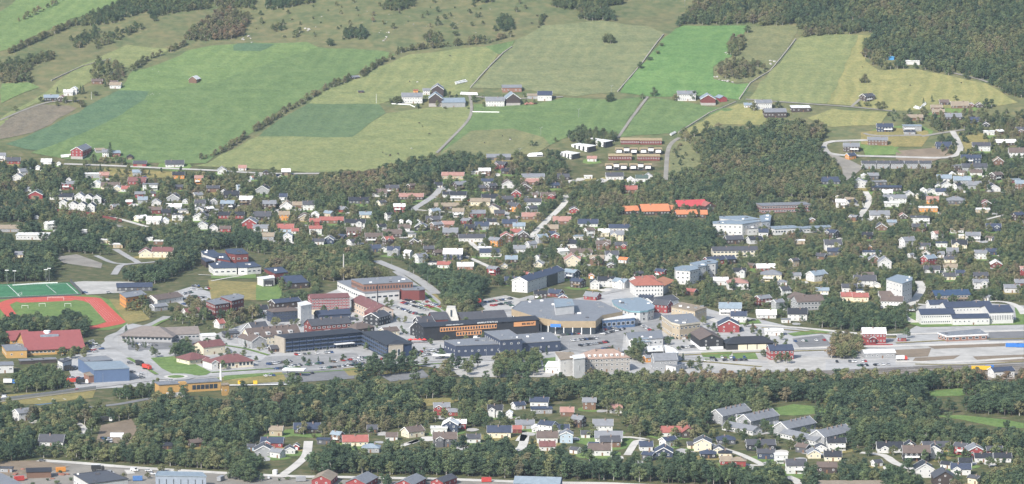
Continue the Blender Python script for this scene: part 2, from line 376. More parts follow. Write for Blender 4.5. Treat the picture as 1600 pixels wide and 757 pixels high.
def rb(name, label, cat, px, H, rm='gry', wm='gry', rows=0, pw=3.0, ww=1.4, wh=1.3, edges=None, vents=2, group=None, cap=.15, z0=None, sill=.0, fascia=None, frame=True, ribbon=False, glass=None, top=0, parent=None, inner=False):
    """a flat-roofed building given by its roof outline in the photograph and its height"""
    rm = RM(rm) if isinstance(rm,str) else rm; wm = WM(wm) if isinstance(wm,str) else wm
    H *= 1.2; g = G(*px[0]); z = hz(g.x, g.y) if z0 is None else z0
    for _ in range(3):
        w = [GZ(x, y, z+H) for x, y in px]; cx = sum(p.x for p in w)/len(w); cy = sum(p.y for p in w)/len(w)
        if z0 is None: z = hz(cx, min(p.y for p in w))
    pts = [(p.x-cx, p.y-cy) for p in w]
    if sum(pts[i][0]*pts[(i+1)%len(pts)][1]-pts[(i+1)%len(pts)][0]*pts[i][1] for i in range(len(pts))) < 0: pts.reverse()
    n = len(pts); e = empty(name, (cx, cy, z)); tag(e, label, cat, group)
    b = MB(); v = [(*p, -2) for p in pts]+[(*p, H) for p in pts]
    b.add(v, [(i,(i+1)%n,n+(i+1)%n,n+i) for i in range(n)]); b.build('wall', wm, e)
    def off(d):
        out = []
        for i in range(n):
            a, p, c = Vector(pts[i-1]), Vector(pts[i]), Vector(pts[(i+1)%n]); d1 = (p-a).normalized(); d2 = (c-p).normalized()
            n1, n2 = Vector((d1.y,-d1.x)), Vector((d2.y,-d2.x)); m = (n1+n2); k = m.dot(n1); m = m/k if k > .3 else n1
            out.append(p+m*d)
        return out
    o1, o2 = off(.35), off(-.05)
    tris = tessellate_polygon([[Vector((p.x,p.y,0)) for p in o1]])
    b = MB(); v = [(p.x,p.y,H+.02) for p in o1]+[(p.x,p.y,H+.5) for p in o1]+[(p.x,p.y,H+.5) for p in o2]+[(p.x,p.y,H+.3) for p in o2]
    b.add(v, [(i,(i+1)%n,n+(i+1)%n,n+i) for i in range(n)]+[(n+i,n+(i+1)%n,2*n+(i+1)%n,2*n+i) for i in range(n)]+[(2*n+i,2*n+(i+1)%n,3*n+(i+1)%n,3*n+i) for i in range(n)])
    def up(t, base): 
        A, B, C_ = (o1[k] for k in t); q = (B.x-A.x)*(C_.y-A.y)-(B.y-A.y)*(C_.x-A.x)
        return tuple(base+k for k in (t if q > 0 else reversed(t)))
    b.f += [up(t, 3*n) for t in tris]; b.m += [0]*len(tris)
    b.f += [tuple(reversed(up(t, 0))) for t in tris]; b.m += [0]*len(tris)
    r = b.build('roof', rm, e)
    if fascia:
        b = MB(); o3 = off(.42); v = [(p.x,p.y,H-fascia[1]) for p in o3]+[(p.x,p.y,H+.56) for p in o3]
        b.add(v, [(i,(i+1)%n,n+(i+1)%n,n+i) for i in range(n)]); b.build('fascia', fascia[0], e)
    if rows:
        fh = H/rows
        for i in range(n):
            a, c = Vector(pts[i]), Vector(pts[(i+1)%n]); d = c-a; nn = Vector((d.y,-d.x)).normalized()
            if edges is not None:
                if i not in edges: continue
            elif nn.y > -.12: continue
            k = max(1, int(d.length/pw)); rz = math.atan2(d.y, d.x)
            for f in range(rows):
                for q in range(k):
                    p = a+d*((q+.5)/k)+nn*.05; window(e, p.x, p.y, f*fh+fh*.52+sill, rz, min(ww, d.length/k*.92), wh, frame, glass)
    xs = [p[0] for p in pts]; ys = [p[1] for p in pts]; t = 0
    while vents and t < 40:
        t += 1; x, y = random.uniform(min(xs),max(xs)), random.uniform(min(ys),max(ys))
        if inpoly(np.array([x,x-2,x+2,x,x]), np.array([y,y,y,y-2,y+2]), pts).all():
            b = MB(); s = random.uniform(.5, 1.5); b.box(x-s, x+s, y-s*.6, y+s*.6, H+.301, H+random.uniform(.8,1.5)); b.build('roof_vent', random.choice([GREYMETAL, FRAME, RM('dkg')]), r); vents -= 1
    keep_poly([(p.x, p.y) for p in w], 1.5)
    q = [proj(p.x, p.y, z+hh) for p in w for hh in (0, H)]
    protect_rect(min(p[0] for p in q), max(p[0] for p in q), min(p[1] for p in q), max(p[1] for p in q), min(p.y for p in w), cap)
    return e
# ------------------------------------------------------------------ the houses of the town, and how each is told from its like
LANDMARKS = []
def mark(x, y, phrase): LANDMARKS.append((x, y, phrase))
RW = dict(blk='black', dkg='dark grey', gry='grey', lbl='pale blue-grey', wht='white', tan='tan', pink='pinkish', red='red', mar='maroon', ora='orange', navy='dark navy', brn='brown', grn='green')
WW = dict(wht='white', cream='cream', gry='grey', dkb='dark brown', brn='brown', red='red', mar='maroon', ora='orange', blk='black', navy='navy', yel='yellow', lbl='light blue', tan='tan', conc='concrete', blue='blue', dkg='dark grey', lgt='light grey', brick='brick', amber='amber')
USED = set()
def where(x, y, lx, ly):
    dx, dy = x-lx, (y-ly)*2.2
    if abs(dx) > 1.6*abs(dy): return 'left of' if dx < 0 else 'right of'
    return 'behind' if dy < 0 else 'in front of'
def unique(desc, x, y, most=16):
    lm = sorted(LANDMARKS, key=lambda l: math.hypot(l[0]-x, (l[1]-y)*2))
    for a in lm[:4]:
        if math.hypot(a[0]-x, (a[1]-y)*2) < 6: continue
        s = f'{desc}, {where(x, y, a[0], a[1])} {a[2]}'
        if s not in USED and len(s.split()) <= most: USED.add(s); return s
    for a in lm[:7]:
        for pre in ('just', 'further', 'well'):
            s = f'{desc}, {pre} {where(x, y, a[0], a[1])} {a[2]}'
            if s not in USED and len(s.split()) <= most: USED.add(s); return s
    s = f'{desc} {len(USED)}'; print('NOT UNIQUE', s); return desc
HOUSES = []
def houses(table):
    for line in table.replace('\n', ';').split(';'):
        t = line.split()
        if len(t) < 6: continue
        HOUSES.append((float(t[0]), float(t[1]), float(t[2]), t[3], t[4], t[5], t[6] if len(t) > 6 else ''))
def build_house(x, y, w, t, roof, wall, fl):
    g = G(x, y); s = FPX/g.y; wm_ = w/s*1.02; two = '2' in fl; small = wm_ < 8.2 or 'g' in fl
    yaw = math.radians(random.uniform(-5, 5)); kind = 'gable'; pitch = random.uniform(26, 36)
    if t == 'L': L = wm_; W = min(max(.72*L, min(L, 7.5)), 11 if L < 24 else 13)
    elif t == 'G': W = wm_; L = W*(1.15 if W > 8 else 1.3); yaw += math.pi/2
    elif t in 'AB':
        W = wm_/1.66; L = W*1.35
        if W > 11.5: W = 11.5; L = (wm_-W*.57)/.82
        yaw += math.radians(35 if t == 'A' else -35)
    elif t == 'H': L = wm_; W = min(.8*L, 14); kind = 'hip'; pitch = 24
    else: L = wm_; W = min(max(.6*L, 5), 15); kind = 'flat'
    if t == 'L' and L > 18: pitch = min(pitch, 25)
    floors = 2 if two else 1; H = (5.5 if two else (2.5 if small else 3.1 if random.random() < .6 else 3.9))
    dep = abs(W/2*math.cos(yaw))+abs(L/2*math.sin(yaw)); cy = g.y+dep; cx = g.x*cy/g.y
    z = min(hz(cx, g.y), hz(cx, cy))
    cat, name = ('garage', 'garage') if 'g' in fl else ('barn', 'barn') if 'b' in fl else ('villa', 'villa') if two and t not in 'F' else ('bungalow', 'bungalow') if (t in 'FH' or (t == 'L' and wm_ > 19)) else ('house', 'house')
    size = 'little ' if small and cat != 'garage' else ('big ' if wm_ > 19 else '')
    st = 'two-storey ' if two else ''
    shape = {'G': ' gable-fronted', 'F': ' flat-roofed', 'H': ' hip-roofed'}.get(t, '')
    if t == 'L' and wm_ > 19: size = 'long '
    desc = f'{size}{st}{WW[wall]}{shape} {cat} with {RW[roof]} roof' if t not in 'FH' else f'{size}{st}{WW[wall]}{shape} {cat} topped {RW[roof]}'
    if 'x' in fl: desc += ' and front gable'
    desc = desc.strip()
    lab = unique(desc, x, y)
    nw = 0 if cat == 'garage' or cat == 'barn' else None
    e = core(name, lab, cat, cx, cy, z, yaw, L, W, H, kind, pitch, RM(roof), WM(wall), floors, nf=nw, ne=nw, chim=0 if (small or cat in ('garage','barn')) else 1,
         door=cat not in ('garage','barn'), xg=(random.choice((-1, 1)) if 'x' in fl else 0), base=2.5, ov=.3 if small else .5, group=None,
         trim=wall not in ('dkb',) or random.random() < .6, balcony=(random.choice((-1, 0, 1)) if two and 'x' not in fl else 0), cap=.36)
    if cat in ('garage','barn'):                                       # a garage or barn door on the side that faces the valley
        b = MB(); 
        if t == 'G':
            b.box(-L/2-.07, -L/2+.05, -W*.28, W*.28, 0, min(H*.8, 3)); 
            b.build('garage_door' if cat == 'garage' else 'barn_door', FRAME if cat == 'garage' else TIMBER, e)
        else:
            b.box(-L*.2, L*.2, -W/2-.07, -W/2+.05, 0, min(H*.8, 3)); b.build('garage_door' if cat == 'garage' else 'barn_door', FRAME if cat == 'garage' else TIMBER, e)
    return (cx, cy, W, L, yaw)
# ------------------------------------------------------------------ ground materials
def ground_mat():
    m, nt, p = newmat('ground_cover'); pos = wpos(nt)
    n1, n2, n3 = noise(nt, .018, 4, pos, .6), noise(nt, .11, 4, pos, .6), noise(nt, .9, 3, pos)
    town = ramp(nt, n2, [(.3, (.05,.066,.028)), (.46, (.085,.098,.042)), (.58, (.13,.12,.058)), (.72, (.2,.175,.12))])
    hill = ramp(nt, n1, [(.32, (.085,.12,.05)), (.44, (.12,.15,.065)), (.54, (.185,.175,.08)), (.61, (.145,.15,.072)), (.72, (.1,.135,.058))])
    hill2 = ramp(nt, n2, [(.36,(.06,.08,.04)),(.5,(.135,.15,.07)),(.64,(.25,.205,.11))]); hill = mixc(nt, .42, hill, hill2)
    st = ramp(nt, noise(nt, .22, 2, pos, .8), [(.74, (0,0,0)), (.8, (1,1,1))]); hill = mixc(nt, st, hill, (.3,.28,.22))
    sx = N(nt, 'ShaderNodeSeparateXYZ'); nt.links.new(pos, sx.inputs[0])
    mr = N(nt, 'ShaderNodeMapRange'); mr.inputs['From Min'].default_value = 3010*K; mr.inputs['From Max'].default_value = 3080*K; nt.links.new(sx.outputs['Y'], mr.inputs['Value'])
    c = mixc(nt, mr.outputs[0], town, hill); c = mixc(nt, n3, c, sc3((.08,.085,.045), 1)); c2 = mixc(nt, .3, mixc(nt, mr.outputs[0], town, hill), c)
    nt.links.new(c2, p.inputs['Base Color']); p.inputs['Roughness'].default_value = .95; p.inputs['Specular IOR Level'].default_value = .1
    return m
def field_mat(name, c, c2=None, ang=0.6, streak=.35, s=.02, swath=.3):
    """grass field: two tones in large soft patches, and faint streaks along the mowing direction"""
    m, nt, p = newmat('field_'+name); pos = wpos(nt); c2 = c2 or sc3(c, 1.25)
    mp = N(nt, 'ShaderNodeMapping'); mp.inputs['Rotation'].default_value[2] = ang; mp.inputs['Scale'].default_value = (.012, .13, 0); nt.links.new(pos, mp.inputs['Vector'])
    n = noise(nt, 1.0, 5, mp.outputs[0], .65); n2 = noise(nt, s, 5, pos, .65); n3 = noise(nt, .35, 5, pos, .75); n4 = noise(nt, .055, 4, pos, .7)
    a = ramp(nt, n2, [(.34, sc3(c, .9)), (.5, c), (.66, c2)]); b = ramp(nt, n, [(.38, sc3(c, .72)), (.5, c), (.62, sc3(c2, 1.25))])
    q = mixc(nt, streak*.8, a, b); q = mixc(nt, .35, q, ramp(nt, n4, [(.4, sc3(c, .7)), (.52, sc3(c2, .95)), (.62, tuple(min(.9, x*k) for x, k in zip(c2, (1.45,1.25,1.2))))]))
    dp = N(nt, 'ShaderNodeVectorMath', operation='DOT_PRODUCT'); nt.links.new(pos, dp.inputs[0]); dp.inputs[1].default_value = (.98, -.2, 0)   # mown swaths run down the slope
    ad = N(nt, 'ShaderNodeMath', operation='MULTIPLY_ADD'); nt.links.new(noise(nt, .012, 3, pos), ad.inputs[0]); ad.inputs[1].default_value = 40; nt.links.new(dp.outputs['Value'], ad.inputs[2])
    sn = N(nt, 'ShaderNodeMath', operation='MULTIPLY'); nt.links.new(ad.outputs[0], sn.inputs[0]); sn.inputs[1].default_value = .42; si = N(nt, 'ShaderNodeMath', operation='SINE'); nt.links.new(sn.outputs[0], si.inputs[0])
    mr = N(nt, 'ShaderNodeMapRange'); nt.links.new(si.outputs[0], mr.inputs['Value']); mr.inputs['From Min'].default_value = -1; gate = ramp(nt, noise(nt, .009, 2, pos), [(.4,(0,0,0)),(.6,(1,1,1))])
    wv = ramp(nt, mr.outputs[0], [(.1, sc3(c, .8)), (.5, c), (.9, tuple(x*k for x, k in zip(c2, (1.3,1.18,1.15))))]); gm = N(nt, 'ShaderNodeMath', operation='MULTIPLY'); nt.links.new(gate, gm.inputs[0]); gm.inputs[1].default_value = swath; q = mixc(nt, gm.outputs[0], q, wv)
    f = mixc(nt, .3, q, ramp(nt, n3, [(.36, sc3(c, .4)), (.66, sc3(c2, 1.6))]))
    nt.links.new(f, p.inputs['Base Color']); p.inputs['Roughness'].default_value = .95; p.inputs['Specular IOR Level'].default_value = .08
    bm = N(nt, 'ShaderNodeBump', i_Strength=.8, i_Distance=2.5); nt.links.new(noise(nt, .045, 6, pos, .65), bm.inputs['Height']); nt.links.new(bm.outputs[0], p.inputs['Normal'])
    return m
def pave_mat(name, c, v=.18, s=.12):
    m, nt, p = newmat(name); pos = wpos(nt)
    a = ramp(nt, noise(nt, s, 5, pos, .65), [(.3, sc3(c, 1-v)), (.7, sc3(c, 1+v))]); b = mixc(nt, noise(nt, .03, 3, pos), a, sc3(c, .72)); a = mixc(nt, .55, a, b)
    st = ramp(nt, noise(nt, .045, 5, pos, .7), [(.5, (0,0,0)), (.57, (1,1,1))]); g = N(nt, 'ShaderNodeMath', operation='MULTIPLY'); nt.links.new(st, g.inputs[0]); g.inputs[1].default_value = .45   # patches of newer, darker surfacing
    a = mixc(nt, g.outputs[0], a, sc3(c, .62)); d = ramp(nt, noise(nt, .3, 4, pos, .8), [(.62, (0,0,0)), (.7, (1,1,1))]); h = N(nt, 'ShaderNodeMath', operation='MULTIPLY'); nt.links.new(d, h.inputs[0]); h.inputs[1].default_value = .4; a = mixc(nt, h.outputs[0], a, tuple(min(.85, x*k) for x, k in zip(c, (.75,.7,.58))))
    nt.links.new(a, p.inputs['Base Color']); p.inputs['Roughness'].default_value = .9; p.inputs['Specular IOR Level'].default_value = .2
    return m
GRAVEL = pave_mat('pale_gravel', (.45,.435,.4)); ASPH = pave_mat('asphalt', (.2,.2,.2)); ROADM = pave_mat('worn_asphalt', (.37,.365,.35), .12)
PALE = pave_mat('pale_dust_road', (.58,.555,.5), .1); DIRT = pave_mat('bare_earth', (.24,.19,.135)); LOT = pave_mat('pale_asphalt', (.41,.405,.39), .2)  # the lots get asphalt of a pale colour, mottled like the other paving
ASPH2 = pave_mat('car_park_asphalt', (.29,.288,.28), .25, .2); TRACKD = pave_mat('grey_track', (.27,.255,.22)); PLOT = pave_mat('site_gravel', (.27,.25,.215), .25, .06); TRACKM = surf('red_rubber', (.47,.085,.055), .8, .14); TURF = field_mat('turf', (.055,.17,.085), (.065,.19,.095), 0, .2); LAWN = field_mat('lawn', (.12,.2,.06), (.16,.22,.075), 0, .3, .05)
DRY = field_mat('dry_lawn', (.2,.19,.075), (.27,.22,.09), 0, .3, .06); WPAINT = plain('marking_paint', (.72,.72,.7), .7)
# ------------------------------------------------------------------ the ground: one sheet from behind the viewer to far beyond the hill
def axis(parts):
    a = []
    for x0, x1, st in parts: a += list(np.arange(x0, x1, st)*K)
    return np.array(a+[parts[-1][1]*K])
gx = axis([(-9000,-2000,700),(-2000,-840,80),(-840,840,14),(840,2000,80),(2000,9000,700)])
gy = axis([(-3000,-400,200),(-400,1600,60),(1600,2680,40),(2680,4000,12),(4000,5200,60),(5200,12000,400)])
X, Y = np.meshgrid(gx, gy); Z = height(X, Y); nx, ny = len(gx), len(gy)
me = bpy.data.meshes.new('ground'); idx = np.arange(nx*ny).reshape(ny, nx)
me.from_pydata(np.stack([X.ravel(), Y.ravel(), Z.ravel()], 1).tolist(), [], np.stack([idx[:-1,:-1].ravel(), idx[:-1,1:].ravel(), idx[1:,1:].ravel(), idx[1:,:-1].ravel()], 1).tolist())
me.polygons.foreach_set('use_smooth', [True]*len(me.polygons))
link('ground', me, ground_mat(), kind='structure')
# ------------------------------------------------------------------ fields on the hillside
BR = (.105,.235,.06); PL = (.27,.285,.115); TL = (.06,.165,.085)
def F(px, mat, off=.3, keep=True, prot=.25): return sheet('field', px, mat, off, keep, prot)
fm_bright = field_mat('bright_green', (.125,.192,.07), (.16,.22,.085), -.5); fm_bright2 = field_mat('vivid_green', (.1,.195,.066), (.145,.232,.082), -.7, .5, .012)
fm_mid = field_mat('mid_green', (.105,.165,.064), (.138,.195,.078), -.5); fm_teal = field_mat('blue_green', (.085,.142,.078), (.1,.16,.084), -.4)
fm_dark = field_mat('dark_green', (.095,.145,.07), (.11,.16,.078), -.3, .2); fm_pale = field_mat('pale_yellow_green', (.165,.2,.085), (.215,.23,.1), -.7, .4, .025, .28)
fm_olive = field_mat('olive_grass', (.145,.165,.08), (.19,.19,.09), -.5, .35, .03); fm_grey = field_mat('mown_pale_green', (.15,.18,.09), (.2,.21,.105), -.6, .5, .014, .28)
fm_yel = field_mat('straw_yellow', (.215,.225,.09), (.265,.25,.105), -.9, .5, .03, .4); fm_plough = field_mat('ploughed', (.155,.135,.1), (.185,.165,.12), -.4, .3)
F([(0,20),(28,0),(195,0),(165,18),(110,30),(100,38),(60,54),(15,76),(0,80)], fm_bright)
F([(0,186),(60,152),(130,100),(150,92),(200,70),(270,78),(235,93),(200,106),(150,122),(110,148),(50,164),(20,180),(0,200)], fm_pale)
F([(0,132),(45,130),(60,136),(0,162)], fm_bright, .45)
F([(0,194),(55,164),(108,166),(118,170),(80,195),(55,207),(0,219)], fm_plough)
F([(10,226),(75,200),(135,168),(186,142),(235,143),(228,155),(160,196),(60,236),(45,234)], fm_teal)
F([(186,142),(205,112),(250,101),(292,80),(330,71),(400,68),(478,67),(497,74),(330,131),(235,143)], fm_bright)
F([(160,196),(228,155),(235,143),(330,131),(497,74),(515,76),(600,80),(617,86),(560,116),(520,129),(440,173),(402,200),(318,256),(210,256),(105,249),(50,240),(60,236)], fm_mid)
F([(362,72),(372,69),(430,69),(405,81),(364,81)], fm_teal, .5)
F([(480,163),(525,131),(575,112),(640,86),(757,74),(781,84),(735,138),(728,150),(620,151),(594,164)], fm_pale)
F([(757,74),(805,64),(790,84),(781,84)], fm_mid)
F([(402,213),(440,186),(480,163),(594,164),(601,176),(552,215)], fm_dark)
F([(300,260),(322,256),(400,213),(552,215),(601,177),(735,163),(734,186),(682,240),(610,268),(480,270),(400,264)], fm_pale)
F([(735,138),(790,84),(806,63),(850,41),(940,33),(1012,42),(1037,52),(1005,97),(963,144),(900,152),(800,138)], fm_grey)
F([(736,186),(739,163),(830,165),(880,153),(962,156),(1008,152),(963,214),(900,206),(835,242),(684,244)], fm_mid)
F([(684,244),(736,205),(800,203),(850,215),(862,228),(835,242)], fm_olive, .5)
F([(1040,58),(1066,40),(1168,40),(1160,60),(1140,90),(1114,106),(1118,124),(1150,133),(1172,131),(1155,156),(1100,150),(1016,152),(967,145),(1007,97)], fm_bright2)
F([(1172,42),(1250,41),(1240,62),(1200,112),(1174,130),(1150,131),(1118,122),(1115,106),(1142,90),(1162,60)], fm_olive)
F([(1256,53),(1368,55),(1350,70),(1350,96),(1376,111),(1430,108),(1540,131),(1590,161),(1560,166),(1395,174),(1330,166),(1170,155),(1204,113)], fm_yel)
F([(1256,53),(1340,55),(1320,110),(1290,164),(1170,155),(1204,113)], fm_pale, .5)
F([(1016,153),(1060,158),(1105,168),(1152,171),(1105,180),(1058,207),(968,215)], fm_mid)
F([(1060,211),(1110,180),(1152,163),(1190,166),(1200,182),(1196,195),(1130,195),(1082,213)], fm_yel)
F([(1262,186),(1300,171),(1390,176),(1372,196),(1300,199)], fm_yel)
F([(1042,282),(1048,222),(1090,220),(1140,232),(1150,250),(1100,268)], fm_olive, .3, False, 0)
F([(160,262),(282,270),(280,278),(160,277)], DRY, .3, False, .4)
# stone-lined field edges and farm tracks
ribbon('farm_track', [(682,240),(700,222),(733,186),(736,160),(733,150)], 3, TRACKD, .6, prot=.3)
ribbon('farm_track', [(965,217),(985,188),(1012,152)], 3, TRACKD, .6, prot=.3)
ribbon('farm_track', [(1165,156),(1260,163),(1330,168),(1400,175)], 3, TRACKD, .6, prot=.3)
ribbon('farm_track', [(1330,168),(1345,155)], 3, TRACKD, .6)
ribbon('farm_track', [(1490,115),(1530,125),(1545,130)], 3, TRACKD, .6)
ribbon('farm_track', [(0,189),(40,172),(80,160),(125,158)], 3, TRACKD, .6)
ribbon('country_road', [(100,257),(180,260),(260,264),(330,267),(420,272),(500,272)], 5, GRAVEL, .5, prot=.35)
ribbon('farm_track', [(865,153),(880,152),(800,155),(740,152)], 3, TRACKD, .6)
ribbon('gravel_road', [(1040,282),(1043,240),(1050,224),(1062,216)], 4.5, TRACKD, .5, prot=.3)
ribbon('gravel_road', [(1292,238),(1287,228),(1300,222),(1355,220)], 6, GRAVEL, .5, prot=.3); ribbon('gravel_road', [(1292,238),(1310,243),(1400,246),(1480,247),(1500,236),(1497,222),(1488,206)], 6, GRAVEL, .55, prot=.3)
ribbon('gravel_road', [(1440,214),(1488,206),(1522,202)], 4.5, TRACKD, .5, prot=.3); ribbon('gravel_road', [(1350,209),(1370,213),(1440,212)], 4.5, TRACKD, .5)
sheet('building_plot', [(1345,208),(1395,200),(1450,205),(1452,214),(1440,230),(1395,230),(1345,226)], DRY, .3, True, .2)
sheet('lawn', [(1348,232),(1395,229),(1410,242),(1352,244)], LAWN, .5, True, .2)
sheet('bare_plot', [(1400,237),(1480,230),(1490,243),(1440,258),(1400,250)], DIRT, .5, False, .3)
sheet('bare_plot', [(1500,215),(1540,208),(1545,225),(1510,240)], DRY, .4, False, .3)
sheet('building_plot', [(1290,237),(1330,252),(1350,262),(1320,285),(1315,262)], PLOT, .4, False, .2)
# ------------------------------------------------------------------ the town: roads, yards, lawns
O1, O2, O3, O4 = .1, .2, .3, .4
sheet('town_yard', [(150,545),(200,505),(330,525),(400,500),(480,470),(560,440),(645,440),(690,470),(740,490),(800,470),(830,462),(880,470),(930,462),(990,440),(1040,468),(1090,478),(1130,490),(1190,500),(1250,515),(1400,528),(1440,505),(1430,480),(1480,470),(1600,478),(1600,590),(1420,590),(1200,592),(1000,590),(850,588),(760,585),(640,570),(450,600),(330,600),(250,605),(205,605),(120,610),(100,560)], LOT, O1, False, 0)
sheet('car_park', [(415,558),(560,552),(606,568),(570,578),(430,590),(395,575)], ASPH2, O2, True, .3); sheet('car_park', [(625,470),(690,468),(722,488),(690,496),(640,500),(610,490)], GRAVEL, O2, True, .3)
sheet('car_park', [(880,522),(940,515),(1000,505),(1030,500),(1035,515),(975,520),(970,560),(900,560),(870,545)], ASPH2, O2, True, .25); sheet('car_park', [(745,470),(790,462),(830,472),(800,488),(760,486)], GRAVEL, O2, True, .3)
sheet('car_park', [(255,462),(300,448),(345,462),(330,475),(290,480)], LOT, O2, True, .35); sheet('car_park', [(200,520),(330,525),(322,545),(200,548)], ASPH, O2, True, .3)
sheet('car_park', [(1090,555),(1180,552),(1300,560),(1290,580),(1100,580)], GRAVEL, O2, True, .25); sheet('car_park', [(1290,562),(1420,560),(1430,578),(1290,582)], LOT, O2, True, .25)
sheet('car_park', [(1238,530),(1285,524),(1300,540),(1250,545)], ASPH, O2, True, .3); sheet('car_park', [(1545,520),(1600,518),(1600,532),(1545,533)], ASPH, O2, True, .3)
sheet('gravel_yard', [(1400,545),(1500,538),(1600,540),(1600,572),(1400,572)], GRAVEL, O2, True, .25)
for q in ([(1395,548),(1455,545),(1450,558),(1400,560)], [(1430,560),(1500,556),(1490,562),(1425,566)], [(1520,558),(1600,555),(1600,566),(1530,566)], [(1450,542),(1570,536),(1570,542),(1460,546)]): sheet('bare_earth', q, DIRT, O3, True, .3)
sheet('gravel_yard', [(110,442),(130,440),(205,441),(232,446),(190,458),(135,461)], GRAVEL, O2, True, .3); sheet('gravel_yard', [(85,402),(120,398),(160,412),(158,420),(100,412)], PLOT, O2, True, .3)
sheet('gravel_yard', [(430,574),(555,580),(560,592),(440,600),(425,588)], ASPH, O3, True, .3); sheet('gravel_yard', [(590,585),(660,578),(672,590),(610,597)], ASPH, O2, True, .3)
sheet('gravel_yard', [(690,570),(770,566),(860,578),(860,590),(720,590)], GRAVEL, O2, True, .25)
sheet('dry_grass', [(535,577),(620,568),(660,574),(655,580),(600,586),(545,588)], DRY, O3, True, .5)
for q, m in (([(235,560),(280,557),(330,582),(320,588),(262,585)], LAWN), ([(325,592),(440,582),(450,597),(345,603)], DRY), ([(350,585),(420,580),(430,586),(350,595)], LAWN), ([(848,562),(870,556),(880,575),(850,580)], LAWN), ([(1095,552),(1145,548),(1140,562),(1100,563)], LAWN),
    ([(1145,552),(1180,552),(1185,562),(1145,562)], LAWN), ([(325,438),(400,442),(425,448),(425,462),(400,470),(330,468)], DRY), ([(330,425),(400,420),(400,436),(330,436)], LAWN), ([(640,440),(672,455),(715,482),(705,484),(640,447)], DRY), ([(650,470),(700,488),(690,490),(645,474)], LAWN),
    ([(1412,488),(1435,490),(1440,502),(1600,500),(1600,508),(1440,512),(1415,505)], LAWN), ([(1585,478),(1600,485),(1600,500),(1588,500)], LAWN), ([(1150,502),(1185,500),(1190,506),(1155,508)], LAWN), ([(1230,522),(1280,515),(1300,520),(1240,526)], LAWN), ([(170,468),(205,470),(235,500),(200,508)], DRY), ([(400,446),(440,446),(440,470),(400,470)], LAWN)):
    sheet('lawn', q, m, O3, True, .3)
for q in ([(1200,640),(1240,632),(1280,636),(1300,645),(1240,650),(1200,648)], [(1450,612),(1500,607),(1530,612),(1500,619),(1455,620)], [(1455,650),(1500,649),(1570,656),(1600,662),(1600,670),(1560,668),(1500,656)], [(1195,668),(1200,640),(1210,640),(1210,665)]): sheet('fairway', q, LAWN, O1, True, .25, label='light green fairway strip among the pines')
for q in ([(650,625),(700,622),(720,627),(690,634),(655,635)], [(0,618),(150,608),(145,622),(60,632),(0,632)], [(1040,240),(1048,222),(1052,240),(1046,280)]): sheet('dry_grass', q, DRY, O1, True, .3)
sheet('gravel_yard', [(158,665),(205,655),(215,670),(200,695),(150,690)], DIRT, O1, True, .3)
sheet('gravel_yard', [(0,730),(70,722),(200,733),(440,746),(470,757),(0,775)], PLOT, O1, True, .25); sheet('gravel_yard', [(0,722),(60,720),(110,730),(60,740),(0,745)], DIRT, O2, True, .3)
sheet('gravel_yard', [(440,748),(600,752),(760,752),(900,757),(1090,762),(900,772),(440,772)], PLOT, O1, True, .3)
ribbon('road', [(60,720),(130,725),(200,731),(330,739),(450,745),(560,747),(700,750),(850,755),(960,757),(1100,764)], 7.5, PALE, O3, prot=.25)
ribbon('road', [(440,744),(462,728),(478,712),(482,690)], 6, PALE, O2, prot=.3)
ribbon('main_road', [(-40,630),(60,618),(150,605),(215,597),(252,592)], 9, ROADM, O4, prot=.3); ribbon('main_road', [(288,592),(330,588),(400,583),(470,579),(560,573),(640,567),(720,562),(800,563),(880,556),(905,552)], 8, ROADM, O3, prot=.3)
ribbon('main_road', [(262,586),(235,572),(205,555),(185,545),(160,545),(140,540)], 8, ROADM, O3, prot=.3); ribbon('main_road', [(185,545),(170,530),(190,520),(235,508),(262,495)], 7, ROADM, O3, prot=.3)
ribbon('main_road', [(588,408),(640,430),(668,448),(682,460)], 9, ROADM, O3, prot=.2); ribbon('main_road', [(700,492),(680,470),(660,455),(640,441),(618,425)], 6, ROADM, O4, prot=.2)
ribbon('street', [(720,492),(760,490),(800,484)], 7, ROADM, O3); ribbon('street', [(880,545),(940,552),(985,560),(1040,556),(1100,560),(1200,567)], 6, ROADM, O3, prot=.3)
ribbon('street', [(1060,552),(1140,549),(1230,546),(1320,543),(1420,541),(1600,535)], 8, PALE, O3, prot=.25); ribbon('street', [(1180,508),(1260,514),(1330,521),(1380,524),(1480,521),(1600,517)], 7, PALE, O3, prot=.25)
ribbon('street', [(1435,440),(1440,452),(1425,475),(1412,480),(1412,495),(1430,505)], 7, PALE, O3, prot=.3); ribbon('street', [(1425,476),(1480,478),(1560,472),(1590,480),(1600,492)], 6, PALE, O4, prot=.3)
ribbon('street', [(1100,495),(1130,505),(1180,508)], 7, PALE, O2); ribbon('street', [(1400,565),(1480,567),(1600,560)], 7, PALE, O3)
ribbon('street', [(885,305),(882,318),(855,345),(828,372)], 6, PALE, O3, prot=.25); ribbon('street', [(690,292),(680,305),(650,325),(645,330)], 7, ROADM, O3, prot=.25); ribbon('street', [(645,328),(700,332),(740,334)], 3.5, PALE, O2, prot=.25)
ribbon('street', [(1352,300),(1358,315),(1342,340)], 6, PALE, O3, prot=.25); ribbon('street', [(765,400),(745,388),(728,372)], 5, PALE, O2, prot=.3); ribbon('street', [(725,400),(748,410),(770,420)], 5, PALE, O2, prot=.3)
ribbon('street', [(0,332),(40,332),(80,333),(150,345),(200,358),(250,370),(290,372)], 6, TRACKD, O3, prot=0)
